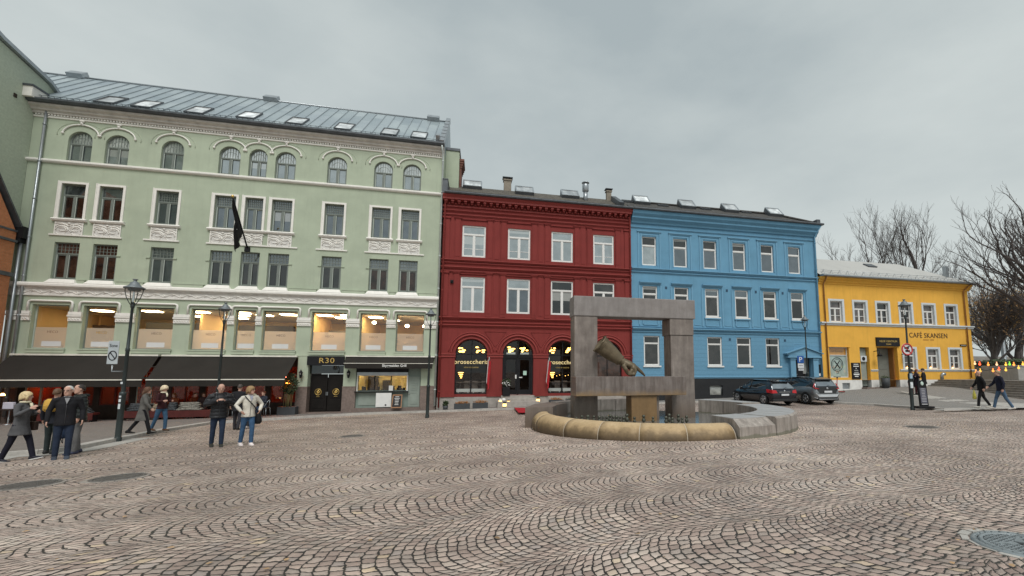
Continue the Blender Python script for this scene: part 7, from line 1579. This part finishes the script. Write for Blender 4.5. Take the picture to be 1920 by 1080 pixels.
for i, u in enumerate((-12.7, -12.1, -11.2, -10.75, -8.55)):
    z = gzf(u, -.7); s = froot('stool', ['dark stool under the leftmost guest behind the long bench', 'dark stool under the long haired guest', 'dark stool under the short haired guest', 'dark stool under the guest behind the grey blanket', 'dark stool behind the white clothed table'][i], 'stool', u, -.7, z, 'dark stools on the terrace')
    part(MB().lathe([(0, .40), (.19, .40), (.19, .44), (0, .44)], (u, -.72, z), 14), 'seat', M_dk, s)
    for a in (.8, 2.4, 3.9, 5.5): part(MB().tube([(u + .14 * math.cos(a), -.72 + .14 * math.sin(a), z + .4), (u + .19 * math.cos(a), -.72 + .19 * math.sin(a), z)], .014, 5), 'leg', M_dk, s)
# right side
o17, *_ = person('bald man in black walking left with a yellow carrier bag', G(1843, 765, .1), R_(-72), 1.74, ((18, 10), (-15, 14)), swing, 3, ('jacket', (.012, .012, .013), .82), trouser=(.012, .012, .013), shoes=(.55, .52, .46), hair=('bald', '', ()), head=(-8, 0), vox=.014)
b = thing_at(o17, 'carrier_bag', 'yellow plastic bag in the hand of the man in black', 'bag'); mb = MB(); mb.rings([[(-.13 + w * math.cos(k * math.pi / 5), -.28 + .05 + d * math.sin(k * math.pi / 5), z) for k in range(10)] for z, w, d in ((.40, .10, .05), (.43, .16, .07), (.62, .15, .06), (.74, .08, .03), (.84, .02, .02))]); part(mb, 'bag_body', mat('yellow_plastic', (.68, .60, .10), .4, bump=.2), b)
person('fair haired man in a navy sweater and jeans walking left, at the right edge', G(1880, 768, .1), R_(-68), 1.76, ((-17, 12), (20, 6)), (((.07, .06, -.27), (.06, .02, -.52)), ((-.07, -.10, -.27), (-.06, -.28, -.42))), 4, ('sweater', (.014, .016, .032), .84), trouser=(.07, .12, .19), shoes=(.55, .52, .48), hair=('short', 'sandy', (.36, .25, .14)), head=(-10, 0), vox=.014)
pz = lambda px, py: G(px, py, .1)
person('person in a black cap and coat standing right of the sandwich board', pz(1735, 742), R_(-100), 1.76, still, down, 2, ('coat', (.014, .014, .016), .74), trouser=(.014, .014, .016), shoes=(.01, .01, .01), hair=('cap', 'blackcap', (.02, .02, .025)), vox=.016)
person('woman with auburn hair in a dark coat in the group behind the sandwich board', pz(1720, 740), R_(60), 1.66, still, fold, 4, ('coat', (.022, .015, .022), .60), trouser=(.06, .012, .015), hair=('long', 'auburn', (.22, .07, .03)), fem=True, vox=.016)
person('dark haired person leaning over behind the right lamp', pz(1709, 740), R_(40), 1.68, still, fold, 12, ('jacket', (.018, .016, .02), .80), trouser=(.10, .015, .02), hair=('long', 'black', (.02, .015, .015)), fem=True, head=(0, 20), vox=.016)
# ================================================================ cars
G_car = pane_mat('car_window_glass', (.02, .022, .025), .16, (.8, .85, .9)); G_rear = pane_mat('car_rear_glass', (.06, .07, .075), .42, (.85, .9, .95)); M_tyre = mat('tyre', (.018, .018, .018), .8, bump=.1); M_rim = mat('alloy_rim', (.55, .56, .58), .3, .8, bump=0)
M_tail = emit('dummy', (1, 0, 0), .1) if False else mat('tail_lamp_red', (.42, .02, .025), .25, bump=0); M_plast = mat('black_plastic', (.02, .021, .022), .5, bump=0)
def paint(name, col, metal=.4, rough=.28):
    N = NT(name); n = N.noise(N.pos(), 1.5, 3); c = N.ramp(n.outputs['Fac'], [(.3, tuple(x * .88 for x in col)), (.7, tuple(x * 1.08 for x in col))]); return N.done(N.bsdf(c, rough, metal, .5, None, **{'Coat Weight': .6, 'Coat Roughness': .08}))
def car(label, loc, rz, L, W, H, pm, kind):
    o = root('parked_car', label, 'car', loc, rz, 'cars parked in front of the blue house'); w = W / 2; yR, yF = -L / 2, L / 2
    belt = .92 if kind == 'black' else .98
    # stations: y, half width factor, floor z, shoulder z, deck z
    st_ = [(yR, .80, .42, .62, .70), (yR + .05, .90, .32, .80, .90), (yR + .18, .965, .24, .90, belt + .03), (yR + .5, .99, .20, .90, belt + .02), (yR + 1.3, 1.0, .19, .88, belt), (0, 1.0, .19, .86, belt - .02), (yF - 1.3, .995, .19, .82, belt - .06), (yF - .8, .98, .19, .76, .86), (yF - .3, .93, .20, .68, .74), (yF - .08, .84, .26, .60, .64), (yF, .70, .34, .52, .55)]
    R = []
    for y, f, zb, zs_, zd in st_:
        h_ = [(.0, zb), (.72 * f, zb), (.90 * f, zb + .03), (.985 * f, (zb + zs_) / 2 - .02), (1.0 * f, (zb + zs_) / 2 + .08), (.965 * f, zs_), (.86 * f, zd), (.45 * f, zd + .02), (0, zd + .025)]
        R.append([(x * w, y, z) for x, z in h_] + [(-x * w, y, z) for x, z in reversed(h_[1:-1])])
    body = part(MB().rings(R), 'body', pm, o, recalc=True)
    # glasshouse
    if kind == 'black': gs = [(yR + .10, .80, belt), (yR + .42, .66, H - .07), (yR + .75, .65, H - .015), (.1, .65, H), (yF - 1.75, .62, H - .06), (yF - 1.45, .64, H - .2), (yF - .95, .78, belt - .07)]
    else: gs = [(yR + .08, .80, belt + .02), (yR + .36, .66, H - .12), (yR + .7, .65, H - .03), (.0, .66, H), (yF - 1.7, .63, H - .06), (yF - 1.3, .66, H - .24), (yF - .80, .78, belt - .10)]
    R = []
    for y, f, z in gs:
        zb = belt - .12; t = max(0.0, (z - belt) / (H - belt)); low = .86 * w
        h_ = [(0, zb), (low, zb), (low * .99, belt), (low - (low - f * w) * t * .85, belt + (z - belt) * .82), (f * w - .05 * t, z - .012 * t), (0, z + .02 * t)]
        R.append([(x, y, zz) for x, zz in h_] + [(-x, y, zz) for x, zz in reversed(h_[1:-1])])
    part(MB().rings(R), 'windows', G_car, o, recalc=True)
    # roof skin, pillars
    rp = pm if kind == 'black' else M_plast if False else pm; mb = MB(); rows = []
    for y, f, z in gs[1:-2]:
        zz = z; rows.append([(x * (f * w - .02), y, zz + .022 + .012 * (1 - x * x)) for x in (-1.04, -.8, -.4, 0, .4, .8, 1.04)])
    mb.rings(rows, cap=False, closed=False); part(mb, 'roof', rp, o)
    for s_ in (1, -1):
        low = .86 * w; y0, f0, z0 = gs[0]; y1, f1, z1 = gs[1]
        mb = MB().hexa([(s_ * low, y0 + .02, belt - .05), (s_ * low, y0 + .52, belt - .05), (s_ * (low + .012), y0 + .52, belt), (s_ * (low + .012), y0 + .02, belt), (s_ * (f1 * w - .03), y1 - .02, z1 + .01), (s_ * (f1 * w - .03), y1 + .28, z1 + .02), (s_ * (f1 * w + .012), y1 + .28, z1 - .04), (s_ * (f1 * w + .012), y1 - .02, z1 - .03)]); part(mb, 'rear_pillar', pm if kind == 'black' else M_plast, o)
        for yy in (.08,): part(MB().tube([(s_ * (low + .004), yy, belt), (s_ * (.66 * w), yy - .05, H - .04)], .028, 6), 'door_pillar', M_plast, o)
        part(MB().tube([(s_ * (low + .01), yR + .5, belt + .012), (s_ * (low + .014), 0, belt), (s_ * low, yF - 1.2, belt - .05)], .012, 5), 'window_trim', M_rim if kind != 'black' else M_plast, o)
        part(MB().ell((s_ * (w * .93 + .11), yF - 1.42, belt + .06), (.11, .07, .075)), 'wing_mirror', pm, o)
        for yy in (-.55, .55): part(MB().box(s_ * (w - .015) - .012, s_ * (w - .015) + .012, yy - .1, yy + .1, .80, .83), 'handle', pm, o)
        # wheels
        for yw in (yR + .78, yF - .82):
            r = .325; xw = s_ * (w - .10)
            mb = MB(); mb.lathe([(.0, .0)], n=3) if False else None
            arch = MB().prism([(s_ * (w * .985), yw + (r + .055) * math.cos(a), max(.17, r + (r + .055) * math.sin(a))) for a in [math.pi * 2 * k / 22 for k in range(22)]], (s_ * .012, 0, 0)); part(arch, 'wheel_arch', M_plast, o)
            wb = MB(); R2 = []
            for q in range(24):
                a = 2 * math.pi * q / 24; R2.append([(xw + dx, yw + rr_ * math.cos(a), r + rr_ * math.sin(a)) for dx, rr_ in ((-.10, r - .05), (-.09, r - .01), (-.06, r), (.06, r), (.10, r - .015), (.11, r - .05), (.105, r - .10), (.08, r - .105))])
            R2.append(R2[0]); wb.rings(R2, cap=False); wh = part(wb, 'wheel', M_tyre, o); xo = xw + s_ * .105
            rm = MB(); rm.tube([(xo - s_ * .01, yw + .215 * math.cos(a), r + .215 * math.sin(a)) for a in [2 * math.pi * k / 20 for k in range(20)]], .014, 5, closed=True); rm.ell((xo, yw, r), (.02, .04, .04), 8, 5)
            for k in range(5):
                a = 2 * math.pi * k / 5 + .3; ca, sa = math.cos(a), math.sin(a); da = .13
                rm.poly([(xo, yw + .03 * math.cos(a + 1.2), r + .03 * math.sin(a + 1.2)), (xo, yw + .215 * math.cos(a + da * 1.5), r + .215 * math.sin(a + da * 1.5)), (xo, yw + .215 * math.cos(a - da * 1.5), r + .215 * math.sin(a - da * 1.5)), (xo, yw + .03 * math.cos(a - 1.2), r + .03 * math.sin(a - 1.2))])
            part(rm, 'rim', M_rim, wh); part(MB().prism([(xo - s_ * .03, yw + .21 * math.cos(2 * math.pi * k / 16), r + .21 * math.sin(2 * math.pi * k / 16)) for k in range(16)], (s_ * .01, 0, 0)), 'brake_disc', M_plast, wh)
    # rear: glass, lamps, plate, bumper
    y0, f0, z0 = gs[0]; y1, f1, z1 = gs[1]; n = 6
    def rg(x, t, off=0): return (x * ((.80 if kind == 'black' else .78) * w * (1 - t) + (f1 - .08) * w * t), y0 - .018 - off + (y1 - y0) * t, z0 + .05 + (z1 - z0 - .09) * t)
    mb = MB(); mb.rings([[rg(-1 + 2 * k / n, t, .02 * (1 - abs(-1 + 2 * k / n))) for k in range(n + 1)] for t in (0, .5, 1)], cap=False, closed=False); part(mb, 'rear_window', G_rear, o)
    part(MB().hexa([(-f1 * w * .9, y1 - .14, z1 - .015), (f1 * w * .9, y1 - .14, z1 - .015), (f1 * w * .95, y1 + .15, z1 - .01), (-f1 * w * .95, y1 + .15, z1 - .01), (-f1 * w * .9, y1 - .12, z1 + .02), (f1 * w * .9, y1 - .12, z1 + .02), (f1 * w * .95, y1 + .15, z1 + .05), (-f1 * w * .95, y1 + .15, z1 + .05)]), 'spoiler', pm if kind == 'black' else M_plast, o)
    part(MB().tube([(0, y0 - .03, z0 + .07), (.22, y0 + .01, z0 + .12)], .009, 4), 'wiper', M_plast, o)
    yr = yR - .012
    if kind == 'black':
        for s_ in (1, -1):
            part(MB().hexa([(s_ * .50, yr - .02, .72), (s_ * .80, yr + .02, .70), (s_ * .905, yr + .40, .74), (s_ * .42, yr + .3, .72), (s_ * .56, yr + .02, .87), (s_ * .79, yr + .06, .90), (s_ * .895, yr + .45, .93), (s_ * .44, yr + .3, .91)]), 'tail_lamp', M_tail, o)
        part(MB().box(-.27, .27, yr - .02, yr + .08, .56, .68), 'plate_holder', M_plast, o); part(MB().box(-.25, .25, yr - .03, yr - .015, .57, .67), 'number_plate', M_sheet, o)
        part(MB().box(-.80, .80, yr - .03, yr + .2, .24, .40), 'rear_skirt', M_plast, o, bevel=.03); part(MB().box(-.36, .36, yr - .0, yr + .05, .76, .79), 'chrome_bar', M_rim, o); part(MB().ell((0, yr + .02, .84), (.05, .02, .05)), 'badge', M_rim, o)
    else:
        part(MB().hexa([(-.55, yr - .005, .64), (.55, yr - .005, .64), (.55, yr + .2, .64), (-.55, yr + .2, .64), (-.82, yr + .07, 1.0), (.82, yr + .07, 1.0), (.82, yr + .3, 1.0), (-.82, yr + .3, 1.0)]), 'tailgate_panel', M_plast, o)
        part(MB().box(-.26, .26, yr - .03, yr - .01, .68, .79), 'number_plate', M_sheet, o)
        part(MB().hexa([(-.60, yr - .015, .42), (.60, yr - .015, .42), (.60, yr + .1, .42), (-.60, yr + .1, .42), (-.80, yr + .02, .63), (.80, yr + .02, .63), (.80, yr + .2, .63), (-.80, yr + .2, .63)]), 'bumper', mat('silver_bumper', (.55, .57, .59), .3, .5, bump=0), o, bevel=.02)
        part(MB().box(-.70, .70, yr - .02, yr + .2, .22, .38), 'rear_skirt', M_plast, o, bevel=.03); part(MB().tube([(-.85, yr + .15, .42), (-.6, yr - .03, .30), (.6, yr - .03, .30), (.85, yr + .15, .42)], .02, 6), 'skirt_trim', M_rim, o)
        for s_ in (1, -1):
            part(MB().tube([(s_ * .72, yR + .17, 1.22), (s_ * .84, yR + .16, 1.0), (s_ * .80, yR + .04, .92), (s_ * .60, yR + .0, .90)], [.02, .045, .04, .02], 6), 'tail_lamp', M_tail, o)
        part(MB().ell((0, yr + .03, .92), (.07, .02, .055)), 'badge', M_rim, o)
    return o
hd = Vector((-math.sin(AZ), math.cos(AZ), 0)); sd = Vector((DX, DY, 0))
def park(px, py, L, W): p = gnd(px, py); c = p + sd * (W / 2 - .08) + hd * (L / 2 - .78); c.z = gz(c.x, c.y); return c
c1 = park(1433.5, 760.5, 4.3, 1.78); c2 = park(1513, 758.5, 4.45, 1.79)
car('black hatchback with red tail lamps parked left of the silver car', c1, AZ, 4.3, 1.78, 1.44, paint('black_car_paint', (.012, .014, .02), .3, .2), 'black')
car('silver grey hatchback with black tailgate parked right of the black car', c2, AZ, 4.45, 1.79, 1.56, paint('silver_car_paint', (.20, .215, .225), .55, .3), 'silver')
# kick scooter
p = gnd(1572, 737, .1); o = root('kick_scooter', 'red and black electric kick scooter leaning by the white plinth', 'scooter', (p.x, p.y, gz(p.x, p.y) + .1), .5); o.rotation_euler = (0.0, .08, .6)
part(MB().box(-.12, .75, -.09, .09, .10, .16), 'deck', mat('scooter_red', (.33, .05, .04), .5, bump=0), o, bevel=.02); part(MB().tube([(-.22, 0, .2), (-.12, 0, 1.12)], .03, 8), 'stem', MATS['scooter_red'], o); part(MB().tube([(-.12, -.24, 1.14), (-.12, .24, 1.14)], .022, 8), 'handlebar', M_black, o); part(MB().ell((-.13, 0, 1.08), (.05, .05, .08)), 'control_box', M_black, o)
for x in (-.24, .82): part(MB().tube([(x + .10 * math.cos(a), 0, .11 + .10 * math.sin(a)) for a in [2 * math.pi * k / 14 for k in range(14)]], .026, 6, closed=True).ell((x, 0, .11), (.05, .02, .05)), 'wheel', M_tyre, o)
# ================================================================ trees
def bark_mat(name, col): return mat(name, col, .9, var=.3, scale=6, bump=.5, bscale=20)
M_bark = bark_mat('dark_bark', (.085, .072, .068)); M_bark2 = bark_mat('grey_bark', (.11, .098, .094))
def tree(name, label, loc, h, trunk_r, seed, spread=.55, m=M_bark, levels=6, lean=(0, 0), first=.3, leaf=0, leafm=None, leafz=(0, 1), kids=3, ratio=.74, droop=0.0, upb=.35, group='bare trees beyond the yellow house', twig=.012, dirs=None):
    rr = random.Random(seed); o = root(name, label, 'tree', loc, 0, group); tb, cb = MB(), MB(); lv = MB(); tips = []
    def grow(p, d, L, r, lvl, base):
        n = 4 if lvl < 3 else 3; pts = [p.copy()]; rs = [r]; q = p.copy(); dd = d.copy(); r1 = max(twig * .6, r * (.62 if lvl else .72))
        for k in range(n):
            dd = (dd + Vector((rr.uniform(-1, 1), rr.uniform(-1, 1), rr.uniform(-.6, .9))) * (.10 + .045 * lvl) + Vector((0, 0, upb * .10 - droop * .1 * lvl))).normalized(); q = q + dd * (L / n); pts.append(q.copy()); rs.append(r + (r1 - r) * (k + 1) / n)
            if leaf and lvl >= levels - 2: tips.append(q.copy())
        (tb if lvl == 0 else cb).tube(pts, rs, 8 if lvl < 2 else (5 if lvl < 3 else 3), cap=False)
        if lvl >= levels: return
        nk = kids + (1 if lvl < 2 and rr.random() < .6 else 0)
        for k in range(nk):
            t = rr.uniform(.35, 1.0) if lvl else rr.uniform(first, 1.0); i = min(n - 1, int(t * n)); bp = pts[i].lerp(pts[i + 1], t * n - i) if i + 1 < len(pts) else pts[-1]
            a = rr.uniform(0, 2 * math.pi); s_ = spread * rr.uniform(.6, 1.25); e = dd.orthogonal().normalized(); e2_ = dd.cross(e); nd = (dd * math.cos(s_) + (e * math.cos(a) + e2_ * math.sin(a)) * math.sin(s_) + Vector((0, 0, .12))).normalized()
            grow(bp, nd, L * ratio * rr.uniform(.75, 1.12), max(twig, rs[i] * rr.uniform(.5, .68)), lvl + 1, False)
        if lvl < levels: grow(pts[-1], (dd + Vector((rr.uniform(-.2, .2), rr.uniform(-.2, .2), .1))).normalized(), L * ratio * .95, max(twig, r1 * .9), lvl + 1, False)
    if dirs:
        tb.tube([(0, 0, -.3), (0, 0, h * .12), (dirs[0][0][0] * .05, 0, h * .25)], [trunk_r * 1.4, trunk_r * 1.05, trunk_r], 12, cap=False)
        for d, L, z in dirs: grow(Vector((0, 0, z)), Vector(d).normalized(), L, trunk_r * .55, 1, False)
    else: grow(Vector((0, 0, -.3)), Vector((lean[0], lean[1], 1)).normalized(), h * .34, trunk_r, 0, True)
    tr_ = part(tb, 'trunk', m, o); cr_ = part(cb, 'crown', m, o)
    if leaf:
        for _ in range(leaf):
            t = rr.choice(tips)
            if not (leafz[0] * h <= t.z <= leafz[1] * h): continue
            c = t + Vector((rr.gauss(0, .12), rr.gauss(0, .12), rr.gauss(0, .12))); a = Vector((rr.uniform(-1, 1), rr.uniform(-1, 1), rr.uniform(-1, 1))).normalized() * rr.uniform(.11, .2); b_ = a.orthogonal().normalized() * .07
            lv.poly([c, c + a * .5 + b_, c + a, c + a * .5 - b_])
        part(lv, 'leaves', leafm, o)
    return o
M_lfb = mat('withered_leaves', (.27, .155, .065), .8, var=.5, scale=1.2, bump=0); M_lfy = mat('ochre_leaves', (.42, .24, .04), .8, var=.4, scale=1.2, bump=0)
def tp(px, Y, z=TZ): return Vector(((px - CX) / 820 * Y, Y, z))
tree('bare_tree', 'small bare tree showing over the left part of the yellow roof', tp(1650, 54), 21.0, .26, 11, .44, M_bark2, 6, kids=2, ratio=.72, twig=.011)
tree('bare_tree', 'tallest bare tree rising behind the middle of the yellow roof', tp(1744, 50), 20.6, .42, 5, .47, M_bark, 6, kids=2, ratio=.75, twig=.012)
tree('bare_tree', 'slim bare tree between the tallest one and the big right oak', tp(1782, 56), 17.0, .18, 21, .46, M_bark2, 6, kids=2, ratio=.72, twig=.011)
tree('oak_tree', 'big dark bare oak leaning in from the right edge of the picture', Vector((40.2, 34.8, TZ)), 15, .50, 33, .48, M_bark, 6, leaf=1500, leafm=M_lfb, leafz=(0, .55), kids=2, ratio=.70, twig=.010,
     dirs=[((-1.0, .1, .70), 4.6, 4.0), ((-.85, -.1, .95), 4.9, 4.4), ((-.4, .2, 1.3), 4.4, 4.5), ((.4, .3, 1.3), 4.5, 4.5), ((-1.1, .2, .22), 4.8, 3.7), ((.8, -.2, .8), 4.0, 4.4), ((-.65, .5, .9), 4.6, 4.5)])
tree('autumn_tree', 'low tree with brown withered leaves right of the yellow house', Vector((41.6, 44.0, TZ)), 11.5, .30, 44, .66, M_bark2, 5, leaf=1900, leafm=M_lfb, kids=3, ratio=.76, group='leafy trees on the terrace')
tree('autumn_tree', 'dense dark twigged tree just right of the yellow corner', Vector((39.6, 42.0, TZ)), 9.5, .24, 48, .72, M_bark2, 5, leaf=1300, leafm=M_lfb, kids=3, ratio=.78, group='leafy trees on the terrace')
tree('autumn_tree', 'ochre leaved tree at the right edge behind the planters', Vector((46.8, 47, TZ)), 10.0, .28, 45, .62, M_bark, 5, leaf=3600, leafm=M_lfy, kids=3, ratio=.76, group='leafy trees on the terrace')
tree('autumn_tree', 'distant brownish tree far behind the terrace lights', Vector((58.0, 62, TZ)), 12.5, .30, 46, .6, M_bark2, 5, leaf=4500, leafm=M_lfb, kids=3, ratio=.76, group='leafy trees on the terrace', twig=.02)
tree('autumn_tree', 'bare tree far back at the right edge', Vector((64.5, 64, TZ)), 14, .34, 47, .6, M_bark2, 5, kids=3, ratio=.76, group='leafy trees on the terrace', twig=.02)
# concrete planters, hedge, pole, park wall
M_conc = mat('concrete', (.33, .32, .30), .85, var=.12, scale=2, bump=.2, dirt=.35, streak=.4)
def cplanter(u, v, w, label):
    o = froot('concrete_planter', label, 'planter', u, v, TZ, 'concrete planters on the terrace'); part(MB().box(u - w / 2, u + w / 2, v - .7, v + .7, TZ, TZ + 1.1), 'box', M_conc, o, bevel=.03)
    part(leaves((u, v, TZ + 1.3), (w * .5, .7, .35), 700, .22, int(u * 3)), 'shrubs', M_leafd, o)
pu = lambda px, Y: uv((px - CX) / 820 * Y, Y)
for px, Y, w, l in ((1868, 35, 1.5, 'concrete planter behind the two walking men'), (1908, 33.5, 2.6, 'wide concrete planter at the right edge'), (1842, 40, 1.2, 'distant small concrete planter just right of the yellow house')): u, v = pu(px, Y); cplanter(u, v, w, l)
u, v = pu(1838, 36.5); o = froot('railing', 'thin black handrail at the top of the steps by the yellow corner', 'railing', u, v, TZ); part(MB().tube([(u - .3, v, TZ - .3), (u - .3, v, TZ + .95), (u + .8, v - .9, TZ + .95), (u + .8, v - .9, TZ)], .03, 6), 'rail', M_black, o)
p = tp(1881, 45); o = root('flag_mast', 'pale grey mast standing among the trees on the right', 'pole', p); part(MB().lathe([(.30, 0), (.26, .4), (.22, .45), (.17, 9), (.12, 9.6), (0, 9.65)], n=12), 'mast', M_zinc, o)
mb = leaves((0, 0, 0), (1, 1, 1), 10, .1, 1); rr = random.Random(50); mb = MB()
for _ in range(9000):
    u = rr.uniform(40, 95); v = 16 + rr.uniform(-1.5, 1.5) + (u - 40) * .25; z = TZ + rr.random() ** .7 * (1.9 + .5 * math.sin(u * .8) + .3 * math.sin(u * 2.3)); c = Vector((u, v, z)); a = Vector((rr.uniform(-1, 1), rr.uniform(-1, 1), rr.uniform(-1, 1))).normalized() * rr.uniform(.2, .42); b_ = a.orthogonal().normalized() * .14; mb.poly([c, c + a * .5 + b_, c + a, c + a * .5 - b_])
h_ = froot('hedge', 'long dark hedge closing the back of the terrace', 'hedge', 41, 15, TZ); me = mb.mesh('hedge_leaves', ROOTOFF[h_.name]); tag(h_, kind='stuff'); hm = bpy.data.objects.new('foliage', me); COL.objects.link(hm); me.materials.append(M_leafd); hm.parent = h_
part(MB().box(38, 100, 16.5, 17.2, TZ - 1, TZ + 1.2), 'hedge_core', M_leafd, h_)
w_ = froot('park_wall', 'grey fortress wall far behind the trees', 'wall', 60, 48, TZ); mb = MB().box(34, 130, 48, 50, TZ - 1, TZ + 4.2)
part(mb, 'stone_wall', brick_mat('old_stone_wall', (.22, .21, .19), (.29, .28, .26), (.12, .11, .1), .9, .35), w_)
# garland of party lamps
E_b = [emit('garland_orange', (1, .30, .06), 1.6), emit('garland_red', (1, .10, .04), 2.2), emit('garland_yellow', (1, .5, .08), 1.3), emit('garland_green', (.3, .9, .1), 1.0), emit('garland_white', (1, .55, .3), 1.2)]
def garland(pts, Y, label, cols):
    o = root('light_garland', label, 'garland', at(*pts[0], Y), group='strings of coloured lamps over the terrace'); o0 = o.location
    P_ = [at(x, y, Y) - o0 for x, y in pts]; cab = []
    for a, b in zip(P_, P_[1:]):
        for k in range(4): t = k / 4; cab.append(a.lerp(b, t) + Vector((0, 0, -.12 * math.sin(math.pi * t) + .16)))
    part(MB().tube(cab, .018, 4), 'cable', M_black, o)
    for i, q in enumerate(P_): part(MB().ell(tuple(q), (.065, .065, .075), 12, 8).tube([q + Vector((0, 0, .08)), q + Vector((0, 0, .18))], .03, 5), 'bulb', E_b[cols[i % len(cols)]], o)
garland([(1828, 682), (1837, 683), (1853, 684), (1869, 683.5), (1886, 684), (1893, 683), (1901, 684), (1918, 683), (1935, 684)], 29.0, 'upper string of coloured lamps over the terrace', [4, 1, 0, 4, 2, 3, 0, 2])
garland([(1830, 698), (1838, 696), (1862, 695.5), (1873, 693), (1886, 694), (1910, 690), (1930, 689)], 29.5, 'lower string of lamps with one large red globe', [0, 2, 0, 1, 2, 2, 0])
